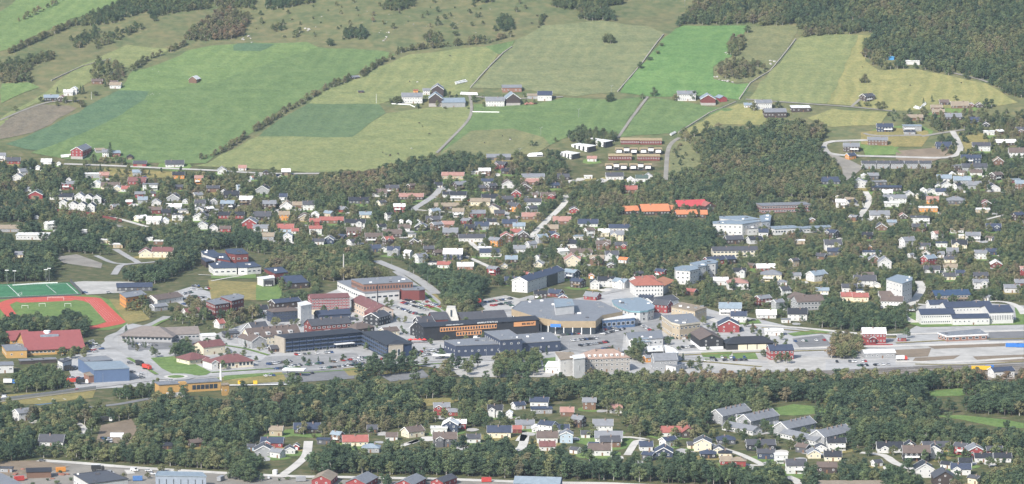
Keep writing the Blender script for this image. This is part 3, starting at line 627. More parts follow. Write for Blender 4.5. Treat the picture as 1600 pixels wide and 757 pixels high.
ribbon('street', [(165,338),(195,345),(230,355)], 5, PALE, O2); ribbon('street', [(180,390),(200,402),(215,412),(190,415),(178,430)], 6, ROADM, O3, prot=.3); ribbon('street', [(150,400),(180,412),(215,412),(260,408)], 5, ROADM, O2, prot=.3)
ribbon('street', [(940,460),(985,450),(990,446)], 7, ROADM, O3); ribbon('street', [(200,735),(205,741)], 5, PALE, O2); ribbon('street', [(1365,395),(1372,405)], 5, GRAVEL, O2); ribbon('street', [(1535,345),(1570,336)], 4, PALE, O2)
ribbon('street', [(812,690),(820,680),(815,700),(800,706)], 6, PALE, O2, prot=.3); ribbon('street', [(980,712),(995,690),(1010,688),(985,684),(930,684)], 5, PALE, O2, prot=.3); ribbon('street', [(1150,725),(1190,728),(1160,712),(1130,702)], 5, PALE, O2, prot=.3)
ribbon('street', [(1175,670),(1200,660),(1225,672),(1180,680)], 5, GRAVEL, O2, prot=.3); ribbon('street', [(1345,708),(1380,712),(1400,725),(1430,735)], 6, PALE, O2, prot=.3); ribbon('street', [(620,700),(655,688),(640,694)], 5, PALE, O2, prot=.3); ribbon('street', [(1230,745),(1245,752),(1250,760)], 6, PALE, O2)
ribbon('foot_path', [(310,430),(360,432),(395,428),(330,440)], 2.5, PALE, O4, prot=.3); ribbon('foot_path', [(140,637),(185,632),(240,622)], 6, ASPH, O1, prot=.3); ribbon('street', [(120,660),(132,670),(130,680)], 4, PALE, O1)
sheet('street', [(550,545),(615,555),(640,560),(640,568),(600,572),(560,556)], ROADM, O2, True, .3)
for q in ([(330,593),(400,588),(470,584),(560,578),(640,572),(720,567)], [(330,583),(400,578.5),(470,574.5)], [(1060,556),(1140,553),(1230,550),(1320,547)], [(1190,513),(1260,519),(1330,526),(1400,529)], [(1400,537),(1500,532),(1600,530)], [(200,560),(225,574),(245,586)], [(235,513),(262,500),(300,497)], [(650,447),(690,482),(705,490)], [(420,556),(380,545),(345,540)], [(1000,566),(1090,566),(1190,574)], [(1430,570),(1500,571),(1600,566)]): ribbon('grass_verge', q, 3.2, DRY if q[0][0] > 900 else LAWN, O4, False, .5)
# roundabout: pale ring of road round a grass island
def disc(name, px, py, r, mat, off, r0=0, n=40):
    g = G(px, py); pts = [(g.x+r*math.cos(2*math.pi*k/n), g.y+r*math.sin(2*math.pi*k/n)) for k in range(n)]
    keep_poly(pts, 1); o = sheet_world(name, pts, mat, off); protect_px([proj(x, y, 0) for x, y in pts], g.y, .2); return o
disc('roundabout_road', 275, 590, 14, ROADM, O4+.06); disc('roundabout_kerb_ring', 275, 590, 8.6, PALE, O4+.12); disc('roundabout_island', 275, 590, 6, LAWN, O4+.2)
# railway: pale ballast with pairs of rails on sleepers
def rails(a, b, n0):
    A, B = G(*a), G(*b); d = Vector((B.x-A.x, B.y-A.y)); L = d.length; d = d/L; nn = Vector((-d.y, d.x))
    w = [Vector((A.x,A.y)), Vector((B.x,B.y))]
    ribbon_world('track_ballast', w, 4.2, pave_mat('ballast', (.22,.195,.165)) if n0 == 0 else bpy.data.materials['ballast'], O3+.02*n0, True, 0, label='brown ballast bed of a railway line', smooth=False)
    for s in (-.75, .75): ribbon_world('rail', [p+nn*s for p in w], .18, GREYMETAL, O3+.35, False, 0, label='steel rail on the ballast bed', smooth=False)
for k, (a, b) in enumerate((((1000,588),(1650,571)), ((1000,591),(1650,575)), ((1180,590),(1650,579)), ((1000,595),(1650,585)), ((1250,584),(1650,568)), ((1300,580),(1650,565)), ((1380,592),(1650,582.5)))): rails(a, b, k)
sheet('rail_yard', [(1000,585),(1200,582),(1600,566),(1620,592),(1420,598),(1000,600)], pave_mat('yard_brown', (.27,.235,.19), .25, .08), O2, True, 0)
# ------------------------------------------------------------------ sports ground
sheet('grass_verge', [(0,458),(70,460),(150,462),(205,480),(215,505),(170,516),(140,516),(0,510)], LAWN, O1, True, .2)
sheet('artificial_pitch', [(-30,446),(0,445),(108,442),(127,460),(60,463),(-10,466),(-40,466)], TURF, O2, True, .12, label='blue-green artificial football pitch beside the red running track')
def outline(name, px, w, off, mat=WPAINT): return ribbon(name, px, w, mat, off, False, 0, smooth=False)
outline('pitch_line', [(12,446),(31,464)], .5, O3); outline('pitch_line', [(2,447),(104,444)], .5, O3); outline('pitch_line', [(104,443.6),(122,459.6)], .5, O3); outline('pitch_line', [(-5,465),(122,460)], .5, O3); outline('pitch_line', [(72,446),(88,459)], .4, O3)
sheet('running_track', [(-6,476),(8,470),(30,465),(60,463.5),(110,463),(150,465.5),(158,467),(197,504),(190,507),(165,512),(138,516),(120,518),(60,520),(22,510)], TRACKM, O2, True, .15, label='red rubber running track round a grass infield')
sheet('infield', [(15,477),(26,472),(33,474),(110,471),(118,469.5),(130,471),(140,475),(166,504),(150,509),(120,513),(60,514),(35,505)], LAWN, O3, True, .15, label='green grass infield inside the red running track')
for k in range(1, 6): outline('lane_line', [(130+k*3.2,468.5-.2*k),(164+k*4.4,505.2-.5*k)], .08, O3+.02)
outline('lane_line', [(26,470.5),(60,468.4),(110,467.5),(128,468.8)], .2, O3+.02)
# ------------------------------------------------------------------ what the houses are told apart by
for x, y, ph in ((130,245,'the red hillside barn'), (236,296,'the white block of flats'), (128,328,'the black-and-white row houses'), (362,341,'the long red house'), (255,402,'the cream nursing home'), (350,415,'the navy-roofed school'),
    (444,344,'the tall orange house'), (449,270,'the white-roofed hay barn'), (518,349,'the long red-roofed house'), (555,357,'the sprawling white villa'), (450,425,'the yellowing birch wood'), (698,327,'the long timber chalet'), (708,280,'the long pinkish-roofed house'),
    (803,331,'the wide orange house'), (774,385,'the orange church-like house'), (708,406,'the navy house with white roof'), (848,458,'the white apartment block'), (835,243,'the white tunnel tent'), (985,260,'the turf-roofed terraces'), (908,235,'the striped modern terraces'),
    (985,302,'the small bright red roof'), (1040,330,'the orange-roofed school'), (1000,318,'the navy barracks'), (1148,362,'the white care home'), (1090,430,'the stepped white flats'), (1150,398,'the long cream flats'), (1020,455,'the red-roofed white hotel'), (1235,322,'the long flat school'),
    (1398,318,'the big white villa'), (1422,225,'the long white-roofed shed'), (1548,303,'the grey-roofed maroon barn'), (1480,300,'the white gabled cluster'), (1488,468,'the long navy-roofed flats'), (1510,500,'the long white factory'), (1366,533,'the red station house'), (1222,558,'the red timber station'),
    (1092,540,'the black warehouse'), (1170,545,'the long black shed'), (900,505,'the shopping centre'), (750,530,'the black office block'), (530,545,'the dark blue hotel'), (515,480,'the red hotel'), (580,455,'the sports hall'), (705,500,'the stone church tower'), (80,545,'the big red-roofed hall'), (165,590,'the blue store'),
    (345,570,'the maroon-roofed chapel'), (300,605,'the amber station'), (250,530,'the grey supermarket'), (210,470,'the orange clubhouse'), (350,480,'the maroon flats'), (947,578,'the grey stone school'), (1180,655,'the grey row houses'), (1048,680,'the orange-red roofed house'), (1462,700,'the big yellow house'),
    (690,645,'the red house by the wood'), (555,695,'the brick-roofed house'), (505,745,'the red boathouses'), (36,655,'the lone white farmhouse'), (283,745,'the steel-blue workshop'), (1330,712,'the red-and-white roof'), (1545,735,'the modern cube house'), (921,638,'the steep grey roof'), (1498,168,'the brown log cabins'), (1301,388,'the white hillside villa'),
    (690,155,'the twin-barn farm'), (800,155,'the farm with red scrap heap'), (1100,158,'the red-barn farm'), (1215,175,'the farm with white shed'), (95,150,'the western farm'), (1500,285,'the pale blue terrace'), (1330,248,'the pink-orange new house'), (720,300,'the walnut villa'), (885,387,'the black pyramid-roofed house'), (915,331,'the broad maroon roof')): mark(x, y, ph)
houses('''
21 257 21 L dkg red;3 252 12 L gry lgt 2;38 275 24 A gry wht;59 266 7 G wht wht g;73 257 16 L wht lgt g;92 260 6 G wht wht g;145 279 25 F wht gry;163 279 14 L pink brn;151 294 14 G wht wht;173 296 28 L brn cream;108 285 7 G gry wht g
57 311 22 G grn red b;97 313 35 L blk wht;162 318 8 B blk blk;219 261 20 L dkg red b;203 250 10 G blk dkb b;273 262 28 L dkg wht;279 280 18 L blk ora;311 288 13 L pink ora 2;215 289 27 L mar red;214 276 13 L lbl gry;235 298 23 F gry wht 2
280 297 12 L dkg dkb;347 273 14 G gry wht;379 267 12 L pink wht;396 282 11 A pink lbl;333 301 19 L dkg brn;350 304 9 G blk wht;373 300 9 A lbl lbl 2;362 311 23 L blk blk;385 321 20 L wht dkb 2;219 310 15 L gry red;239 307 8 L dkg red g
309 312 17 A gry cream;264 307 9 A gry wht;290 319 9 G gry lgt;202 320 10 L wht red;335 320 13 G gry gry;223 319 14 L lbl gry;244 322 15 G gry lgt;272 329 23 L wht wht;287 334 16 F gry wht;243 335 18 L brn mar;265 339 22 L blk dkb
277 345 16 F blk wht 2;220 347 21 A wht cream;241 351 22 L wht wht;258 350 12 G wht wht;311 337 14 G blk wht 2;327 333 14 A wht dkb;362 342 39 L blk red;317 359 15 G gry wht;334 361 13 G dkg wht;352 363 16 L brn red;391 358 22 G gry red 2
233 377 12 F wht wht g;249 383 16 F wht brn;165 381 15 F wht cream;185 388 15 F wht tan;255 403 32 L mar cream 2;228 403 20 G mar cream;78 360 18 A wht wht 2;57 343 6 G lbl wht g;52 375 50 F wht lgt;15 363 34 L tan gry;132 365 9 F wht lgt g
100 326 13 G blk wht 2;115 329 13 G blk wht 2;129 330 13 G blk wht 2;143 332 13 G blk wht 2;125 316 14 G gry wht 2;139 318 13 G blk wht 2;152 319 13 G blk wht 2;28 283 14 G gry wht;183 300 13 G wht cream;196 300 12 L red wht
447 275 13 L wht dkb b;416 274 9 G dkg dkb;443 317 12 L navy wht 2;421 328 20 L gry dkb 2;448 328 20 G tan wht;466 326 17 L tan brn;483 329 19 L dkg wht 2;444 345 16 L tan ora 2;410 345 26 L dkg blk;493 340 12 G wht wht g;518 350 37 L red brn;492 353 15 L red red
534 333 18 B gry red;571 341 18 L lbl cream;561 319 31 L blk dkg;593 308 22 L brn wht;613 303 19 L dkg brn 2;643 313 37 L pink dkb;643 297 14 A brn brn;624 332 17 L wht red 2;685 294 12 L blk wht;708 281 34 L pink tan;757 276 17 L wht brn 2;742 273 11 F wht wht
779 251 36 L gry dkg b;719 298 24 A gry dkb 2;716 314 25 L blk wht 2;699 309 14 L blk wht;768 300 17 A dkg dkb 2;752 299 14 L dkg dkb;698 328 38 L tan dkb;679 339 18 A lbl wht 2;716 340 17 L tan wht 2;751 322 30 L tan cream;765 319 24 L blk wht 2;793 318 18 L dkg dkb
607 345 13 A blk wht 2;627 350 6 G wht wht g;639 352 8 G wht wht;653 351 7 G gry wht g;682 361 20 A gry brn 2;729 351 17 B gry red;734 361 15 L blk blk;753 360 21 L navy gry;771 352 19 L blk wht;704 373 23 L gry dkb 2;737 379 40 L dkg wht;774 386 22 B gry ora 2
614 371 28 L brn dkb;644 371 12 F gry wht;647 383 14 G dkg dkb;663 386 16 A tan brn;708 407 29 L wht navy 2;684 401 18 A brn dkb;757 395 20 F wht wht;754 388 12 G gry lgt;767 402 34 L navy wht;638 405 14 B wht wht 2;657 412 22 A gry lgt 2;679 415 14 F blk wht
446 363 26 L red lbl;461 366 11 L red wht;408 362 22 L gry lgt;493 367 19 L red wht 2;555 358 31 L blk wht 2x;596 364 16 A blk wht 2;450 379 14 G lbl wht 2;535 374 14 B navy navy;498 383 17 L dkg wht;514 382 16 G gry navy;553 384 22 A dkg wht;584 380 26 L brn dkb 2;586 394 17 L navy navy;577 369 10 F wht wht g
833 282 34 L gry wht;828 290 28 L pink brn;880 282 18 L dkg dkb;869 295 20 H navy blk;807 309 14 G brn red;856 311 22 L brn red x;836 309 8 L brn brn g;919 280 12 F wht wht;925 253 14 L pink wht;960 282 26 L dkg wht;986 286 12 G wht wht;1003 285 18 L grn wht;1013 280 12 G gry wht;985 303 20 L red brn
830 321 30 L dkg wht;803 332 22 B dkg ora 2;829 344 26 L pink brn;806 345 13 B tan brn;811 359 18 L lbl wht;806 370 16 L red wht;878 351 27 L pink brn;861 363 21 L tan brn;868 373 12 G gry red;846 381 20 A lbl gry 2;856 372 22 L navy navy;919 355 30 L navy wht
904 375 16 F lbl wht;921 370 17 A brn wht 2;968 362 32 L navy wht;943 370 16 L wht cream;939 380 13 A gry wht;890 388 30 H blk wht;830 389 18 A gry lgt;812 396 18 L gry lgt;878 400 20 A wht wht;908 402 34 L brn wht;899 408 18 F blk dkg;927 407 16 F wht wht g
727 422 24 L wht brick;771 431 20 B gry red 2;788 421 10 G gry cream;799 411 18 L lbl dkb;845 410 18 A gry wht;820 441 20 B red navy 2;893 437 26 B lbl navy 2;903 451 24 B navy dkb 2;926 470 27 B gry red;924 436 8 G red ora g;929 453 13 G blk wht 2;947 449 26 L blk wht 2x
971 452 28 B lbl wht 2x;1033 435 20 B navy red 2;998 434 16 A dkg dkb;975 412 17 B ora wht;868 465 26 B navy mar;845 470 20 L blk dkb 2;800 446 22 L navy dkg;879 470 14 G navy mar;955 420 13 G gry dkb
1355 160 24 A dkg dkb 2;1382 207 24 L navy navy 2;1425 206 28 F lbl gry 2;1421 211 17 F navy gry;1371 228 30 L gry brn 2;1330 238 24 L gry dkb 2;1329 250 17 A navy ora;1427 189 28 L tan brn;1499 170 26 L tan brn;1475 165 14 L brn dkb;1517 168 9 G brn mar;1530 169 12 G brn dkb;1463 173 17 L tan brn;1466 180 18 L tan brn
1489 188 25 L gry dkb;1522 194 18 L navy navy;1540 199 11 G navy blk;1545 212 16 F wht wht;1561 212 14 A wht brn;1571 228 30 L wht dkb;1474 234 23 L navy navy;1533 237 27 L dkg lgt 2;1588 247 24 L brn wht 2;1517 256 30 L navy navy 2;1522 268 38 L dkg gry;1494 268 13 F gry dkb 2
1504 275 14 B brn wht;1525 275 18 L brn wht;1488 277 10 G wht wht;1475 288 22 L lbl wht 2;1503 291 26 L lbl gry 2;1465 295 9 G blk wht;1478 298 15 G blk wht 2;1496 299 16 A blk wht 2;1443 302 10 G wht wht;1455 304 12 G gry wht;1472 306 20 L navy wht;1522 296 20 L gry gry;1589 287 26 F lbl mar
1398 319 34 L gry wht 2x;1386 307 15 L lgt_ wht;1421 308 12 G gry wht;1457 319 18 L pink ora;1440 312 18 A gry cream;1314 315 15 A tan cream;1328 319 19 B tan wht;1372 290 24 F gry dkg;1385 300 46 F navy dkb;1297 289 28 L navy dkg;1350 279 9 G wht wht;1364 281 16 L gry dkg;1493 320 28 H gry dkg
1313 325 14 L wht wht 2;1329 322 20 A blk wht;1269 348 8 G gry brn;1249 382 16 F wht tan;1301 392 26 L dkg wht 2x;1303 400 20 L navy dkg;1357 391 10 G dkg ora;1362 400 28 F navy wht;1366 412 18 G gry brn;1382 420 19 G gry wht 2;1374 343 30 L gry wht;1393 353 14 L lbl gry;1393 324 22 F wht wht
1450 332 28 F wht ora;1437 350 30 F dkg wht 2;1540 327 14 G mar brn 2;1535 333 22 F wht tan;1590 346 22 A navy dkb 2;1464 375 18 A pink wht 2;1520 378 22 L gry wht 2;1504 373 12 F wht cream;1495 365 20 F tan wht;1552 362 22 L navy navy x;1547 377 14 B brn wht;1418 387 26 A gry lgt 2;1444 390 17 L dkg wht
1471 387 17 F navy wht;1488 403 17 L gry dkg 2;1467 403 15 L gry wht;1423 403 10 A gry wht;1447 402 13 G tan lgt;1485 411 19 L dkg cream;1549 399 16 L navy navy;1556 419 17 G wht mar;1451 415 25 A lbl red 2;1456 427 24 L dkg wht;1485 424 20 L tan wht;1483 438 18 L dkg cream;1500 432 14 L navy dkg;1541 471 17 B gry wht
1196 425 28 L wht red;1205 440 32 H gry cream 2;1222 446 15 H gry wht;1225 464 20 A dkg wht 2;1276 441 33 A lbl lgt 2;1352 438 24 L brn red;1351 449 33 L dkg wht 2;1327 457 23 L dkg wht;1346 459 17 F navy wht g;1369 450 12 G gry wht g;1390 473 34 L brn wht 2;1325 471 22 L red cream;1344 472 24 L red cream;1285 465 19 L lbl cream 2
1246 502 30 L blk wht 2;1228 505 14 F gry wht;1209 525 28 F wht wht;1141 493 34 L lbl wht 2;1154 505 24 L navy wht 2;1197 498 30 L wht lgt;1138 520 32 G navy red 2;1080 462 20 B red brn;1126 446 22 L wht wht;1152 453 32 H pink wht 2;1192 478 26 A gry mar 2;1241 476 16 L pink brn g;1215 484 20 A gry gry 2
426 700 34 L navy red x;480 678 40 L navy dkb x;432 682 20 L tan tan;412 714 28 G dkg gry;434 717 24 B gry lgt;453 710 16 G dkg wht;463 704 10 G dkg red g;506 695 20 F navy dkg;527 693 20 B lbl brn 2;555 698 39 L red cream;580 708 27 H lbl gry;582 677 16 L dkg dkb;690 649 24 L gry red 2x;708 650 15 L gry red
645 685 36 A brn cream;612 689 18 L brn wht;704 677 24 G wht navy 2;717 671 22 L wht red;686 679 25 F wht wht;695 699 36 L brn dkg 2x;774 653 22 L blk wht 2x;780 685 36 L navy cream;740 693 20 L dkg wht;796 652 10 G wht wht;810 641 22 A navy wht;843 637 28 L navy wht;846 647 32 F navy gry;921 641 20 L gry brn 2
962 646 19 L pink wht;886 651 20 L pink brn;820 671 28 L gry gry;808 677 14 L red mar;856 678 30 B navy wht 2;838 676 14 G wht wht;880 677 18 L navy wht;904 669 24 B gry dkb 2;915 685 14 L dkg wht;942 678 30 L gry wht 2;951 692 42 L gry wht;953 700 31 L dkg brn;855 693 32 L brn wht;855 705 24 L mar wht
885 693 20 G gry lbl 2;899 710 18 B dkg wht;936 713 34 L brn wht;928 703 16 L navy dkg;1048 683 32 L red wht;1075 685 21 G red dkb;1044 699 28 A navy wht;1009 705 20 L navy wht;1037 715 28 G navy navy;1014 721 22 B navy dkg;1098 706 27 G dkg cream 2;1080 702 12 L dkg cream;1106 717 24 H navy blk;1123 710 17 G dkb_ cream
1133 716 20 H blk cream;1134 695 28 H navy dkg;1154 730 22 H tan red;1134 727 18 L tan red;1188 705 44 L dkg blk;1197 718 26 L dkg navy;1220 725 20 F wht wht 2;1243 741 30 L dkg wht 2;1292 740 30 L brn dkb;1255 709 24 B brn dkg;1271 717 20 G gry cream;1282 707 18 G dkg wht;1306 705 28 L blk wht 2;1301 721 26 L blk cream
1390 708 40 L blk wht x;1421 706 20 G blk wht;1462 707 42 L dkg yel;1431 721 42 L brn blk 2;1459 717 20 G blk wht 2;1502 712 24 B dkg red 2;1523 718 26 G gry red 2;1553 714 24 L dkg mar;1536 723 26 L blk wht;1566 723 26 L blk wht;1370 730 18 A dkg wht;1479 733 20 B blk wht;1508 729 20 L blk lgt;1443 747 28 G blk wht 2;1474 761 34 G dkg dkb 2;1501 743 30 L navy wht x;1523 758 22 B dkg cream
36 659 32 A gry wht 2;82 698 38 L dkg lgt;305 700 24 A brn dkb;262 703 14 L blk dkb;10 739 20 F dkg gry;393 705 12 L dkg lbl;107 150 14 L wht wht;116 148 10 G wht wht 2;177 135 13 L brn dkb;152 132 16 L brn brn;181 139 17 L tan lgt;172 118 8 G gry lgt;30 403 12 L gry cream;44 300 10 L gry wht g
600 395 12 G dkg wht;1174 420 14 B brn brn;1095 420 0 L wht wht
''')
HOUSES = [h for h in HOUSES if h[2] > 2]
HOUSES = [(a,b,c,d,{'lgt_':'wht','dkb_':'dkg'}.get(e,e),f,g) for a,b,c,d,e,f,g in HOUSES]
print('houses', len(HOUSES))
BUILT = [(h, build_house(*h)) for h in sorted(HOUSES, key=lambda h: h[1])]
# ------------------------------------------------------------------ the large buildings of the centre
def add_box(parent, name, mat, x0, x1, y0, y1, z0, z1, kind=None):
    b = MB(); b.box(x0, x1, y0, y1, z0, z1); return b.build(name, mat, parent, kind=kind)
def letters(parent, n, x0, x1, y, z, h, mat, gap=.3, seed=1):
    """illegible block capitals of a distant sign, each one a piece"""
    rnd = random.Random(seed); w = (x1-x0)/n
    for k in range(n):
        b = MB(); a, c = x0+k*w, x0+k*w+w*(1-gap); t = (c-a)*.36
        b.box(a, a+t, y-.1, y, z, z+h)
        if rnd.random() < .7: b.box(a+t+.001, c, y-.1, y, z+h*.68, z+h)
        if rnd.random() < .6: b.box(a+t+.001, c, y-.1, y, z, z+h*.28)
        if rnd.random() < .5: b.box(c-t, c, y-.1, y, z+h*.29, z+h*.67)
        b.build('sign_letter', mat, parent)
NAVYW = WM('navy'); ORAP = surf('orange_cladding', (.62,.3,.13), .7, .06); TANF = surf('tan_cladding', (.34,.265,.17), .6, .12)
# dark blue hotel: a long wing and a wing that comes forward, three rows of banded windows
def banded(e, L, W, H, rows, n, z0, fh):
    for f in range(rows):
        for k in range(n):
            x = -L/2+(k+.5)*L/n; window(e, x, -W/2-.06, z0+f*fh, 0, L/n*.78, 1.5, False)
            b = MB(); b.box(x-L/n*.42, x+L/n*.42, -W/2-.9, -W/2-.06, z0+f*fh-1.5, z0+f*fh-.75); b.build('balcony', plain('steel_blue_rail', (.07,.1,.17), .4), e)
hb = surf('hotel_blue', (.019,.034,.075), .6, .1)
e = fb('hotel', 'long dark blue hotel wing with three rows of balconies behind the car park', 'hotel', (447,552), (566,541), 19, 10.8, 1.6, 'hip', 12, 'blk', hb, nf=0, ne=0, door=False, chim=0, ov=1.2, trim=False)
L = 46; L = (G(566,541)-G(447,553)).xy.length; banded(e, L, 19, 10.8, 3, 11, 3.2, 2.9)
for k in range(11): window(e, -L/2+(k+.5)*L/11, -9.56, 1.2, 0, L/11*.6, 1.6)
add_box(e, 'stone_gable', surf('beige_stone', (.36,.32,.26), .9, .12), -L/2-1.2, -L/2-.03, -10, 6, -2, 11.2); add_box(e, 'entrance_canopy', FRAME, L*.12, L*.36, -14, -9.6, 3.4, 3.8)
e = fb('hotel', 'dark blue hotel wing reaching towards the pines, pale stone at its end', 'hotel', (566,541), (605,562), 19, 10.8, 1.6, 'hip', 12, 'blk', hb, nf=0, ne=0, door=False, chim=0, ov=1.2, trim=False)
L = (G(605,562)-G(566,541)).xy.length; banded(e, L, 19, 10.8, 3, 12, 3.2, 2.9)
add_box(e, 'stone_gable', bpy.data.materials['beige_stone'], L/2+.03, L/2+1.0, -8.5, 2.5, -2, 11)
for s in (-4.6, -.8): window(e, L/2+1.06, s, 5, math.pi/2, 2.2, 5, True)
# black office block with orange panels
e = fb('office_block', 'long black office block with orange window panels and white roof lettering', 'office block', (662,534), (842,522), 18, 11, 1.6, 'gable', 20, 'blk', 'blk', nf=0, ne=3, floors=3, door=False, chim=0, trim=False, frame=False, ov=.8)
L = (G(842,522)-G(662,534)).xy.length; y = -9
for x0, x1, z0, z1, lab in ((-.36,.13,6.6,9.9,1), (-.22,.0,2.6,5.8,1), (.28,.47,6.8,10.2,2)):
    p = add_box(e, 'orange_panel', ORAP, x0*L, x1*L, y-.35, y-.02, z0, z1)
    if lab == 1:
        n = int((x1-x0)*L/2.2)
        for k in range(n): window(p, x0*L+(k+.5)*(x1-x0)*L/n, y-.38, (z0+z1)/2, 0, 1.3, 1.9, False)
    else: letters(p, 8, .35*L, .46*L, y-.36, 7.8, 1.5, WM('blk'), .25, 4)
b = MB(); 
letters(e, 16, -.31*L, -.16*L, y-.82, 11.1, .8, FRAME, .35, 2); letters(e, 13, -.04*L, .14*L, y-.82, 11.1, 1.1, FRAME, .3, 3)
# dark shops in front of it
e = rb('shop', 'low dark blue shop with grey flat roof in front of the black offices', 'shop', [(694,533),(762,528),(784,538),(712,541)], 7, 'gry', NAVYW, rows=1, pw=5, ww=1.3, wh=1.2, vents=4)
e2 = rb('shop', 'taller dark blue shop hall rising between two lower shops', 'shop', [(757,519),(795,516),(816,530),(782,532)], 10, 'gry', NAVYW, rows=2, pw=5, ww=1.6, wh=1.3, vents=3)
e3 = rb('shop', 'dark blue shop beside the mall, grey roof and round white logos', 'shop', [(803,524),(860,520),(876,533),(814,537)], 6.5, 'gry', NAVYW, rows=1, pw=6, ww=1.2, wh=1.2, vents=3)
g = G(778,553); sg = empty('shop_sign', (g.x, g.y-1, 4.6)); tag(sg, 'red shop sign on the dark blue front of the low shop', 'sign'); add_box(sg, 'sign_board', plain('sign_red', (.6,.05,.04)), -2.6, 2.6, 0, .25, 0, 2); add_box(sg, 'sign_band', FRAME, -2, 2, -.06, -.005, .7, 1.2)
# shopping centre: tan band over a glazed front with columns
e = rb('shopping_centre', 'broad shopping centre with sweeping tan fascia above a columned glass front', 'shopping centre', [(800,484),(840,497),(874,503),(930,503),(940,494),(972,488),(938,472),(866,466),(815,472)], 8.3, 'gry', plain('dark_glazing', (.04,.05,.06), .25), rows=0, vents=12, fascia=(TANF, 4.6))
rr = rb('rooftop_hall', 'pale raised plant hall on the shopping centre roof', 'roof hall', [(866,469),(893,468),(897,478),(868,481)], 13.5, 'lbl', 'lgt', vents=2, z0=0)
wv_ = [tuple(v.co) for v in next(c for c in e.children if c.name.startswith('wall')).data.vertices]; wn_ = len(wv_)//2
for i in range(wn_):
    a, c = Vector(wv_[i][:2]), Vector(wv_[(i+1)%wn_][:2]); d = c-a; nn = Vector((d.y,-d.x)).normalized()
    if nn.y > -.3: continue
    for k in range(int(d.length/6.5)):
        p = a+d*((k+.5)/int(d.length/6.5))+nn*.2; b = MB(); b.tube(p.x, p.y, 0, 5.6, .38, .38, 8); b.build('column', FRAME, e)
for (px, py, w) in ((846,503,5), (868,509,8)):
    q = GZ(px, py, 7); sb = empty('shop_sign', (q.x, q.y-2.2, 6.1), -.3 if px < 860 else -.12); tag(sb, 'blue sign on the %s of the tan mall fascia' % ('slanting left end' if px < 860 else 'straight middle'), 'sign'); add_box(sb, 'sign_board', plain('sign_blue', (.06,.2,.55)), -w/2, w/2, 0, .3, 0, 2.4)
q = GZ(900,504,7); sb = empty('shop_sign', (q.x, q.y-1.6, 6)); tag(sb, 'row of pale letters on the tan mall fascia', 'sign'); letters(sb, 9, -7, 9, 0, .4, 1.6, FRAME, .35, 6)
e = rb('glass_link', 'low blue glass front joining the mall to the round white building', 'arcade', [(936,494),(990,491),(992,497),(941,501)], 6, 'wht', surf('blue_glass', (.1,.17,.3), .2, .2), rows=1, pw=4, ww=3, wh=2.6, vents=0)
# curved white and teal building
TEAL = surf('teal_panel', (.2,.36,.4), .5, .1)
e = rb('bank_building', 'round-fronted white building with pale roof and teal window bays', 'bank', [(957,470),(970,468),(1000,466),(1013,472),(1022,479),(1021,483),(1012,486),(1000,487.5),(985,487),(970,482),(960,476)], 6.8, 'lbl', 'wht', rows=2, pw=4.5, ww=2.2, wh=1.9, vents=6, fascia=(TEAL, .7))
e = rb('shop', 'tan brick shop with flat pale roof behind the red shop house', 'shop', [(1049,480),(1064,473),(1104,481),(1086,487)], 8, 'tan', 'tan', rows=2, pw=4, vents=4)
e = rb('shop', 'wedge-shaped tan brick shop at the bend of the street', 'shop', [(1034,494),(1080,491),(1094,504),(1062,508),(1050,505)], 9.5, 'gry', 'tan', rows=2, pw=4, ww=2.4, vents=5, fascia=(surf('cream_band', (.55,.5,.4), .7, .05), .9))
e = core('shop', 'little red shop house with white windows beside the round white building', 'shop', *(lambda g: (g.x, g.y+7, 0))(G(1036,490)), math.radians(-30), 13, 9.5, 6.5, 'gable', 34, RM('dkg'), WM('red'), 2, chim=0)
e = rb('shop', 'low pale shop with flat grey roof inside the car park', 'shop', [(978,521),(1033,517),(1036,529),(1012,531),(983,531)], 4.5, 'gry', 'lgt', rows=1, pw=4, ww=2, vents=3)
e = fb('kiosk', 'small white kiosk with paired gables in front of the low pale shop', 'kiosk', (993,544), (1016,542), 9, 4, None, 'gable', 24, 'lbl', 'wht')
e = rb('shop', 'shop with bright white roof and black walls above the road bridge', 'shop', [(1011,543),(1033,541),(1036,549),(1013,550)], 5.5, 'wht', 'blk', rows=1, pw=3.5, vents=2)
e = rb('shop', 'white stepped shop beside the bright white roof', 'shop', [(1037,540),(1052,545),(1060,552),(1046,556),(1040,550)], 6, 'wht', 'wht', rows=1, pw=3, vents=1)
e = fb('shed', 'small orange shed under the bright white-roofed shop', 'shed', (1010,567), (1026,566), 7, 3.5, None, 'gable', 20, 'gry', 'ora', nf=2, chim=0)
e = fb('workshop', 'light grey workshop with steep roof beside the rail yard trees', 'workshop', (1023,581), (1058,580), 14, 8, None, 'gable', 30, 'gry', 'gry', floors=2, chim=0)
e = fb('workshop', 'low grey lean-to workshop next to the light grey workshop', 'workshop', (1056,582), (1070,577), 8, 4, 1, 'shed', 10, 'gry', 'lgt', chim=0)
e = gf('warehouse', 'black gable-ended warehouse with brown roof and white ground floor', 'warehouse', (1094,547), (1130,546), 34, 7.5, rm='brn', wm='blk', pitch=24, floors=2, nf=6, ne=2, chim=0, plinth=2.2, wallm2=FRAME, trim=False)
e = fb('warehouse', 'long black railway warehouse with cream doors and rounded black roof', 'warehouse', (1136,548), (1208,546), 13, 5.5, 3.6, 'hip', 25, 'blk', 'blk', nf=0, ne=0, chim=0, door=False, ov=1)
L = (G(1208,546)-G(1136,548)).xy.length
for k in range(3): add_box(e, 'loading_door', surf('cream_panel', WC['cream'], .8, .1), -L*.26+k*L*.21, -L*.26+k*L*.21+L*.19, -6.62, -6.45, .1, 4)
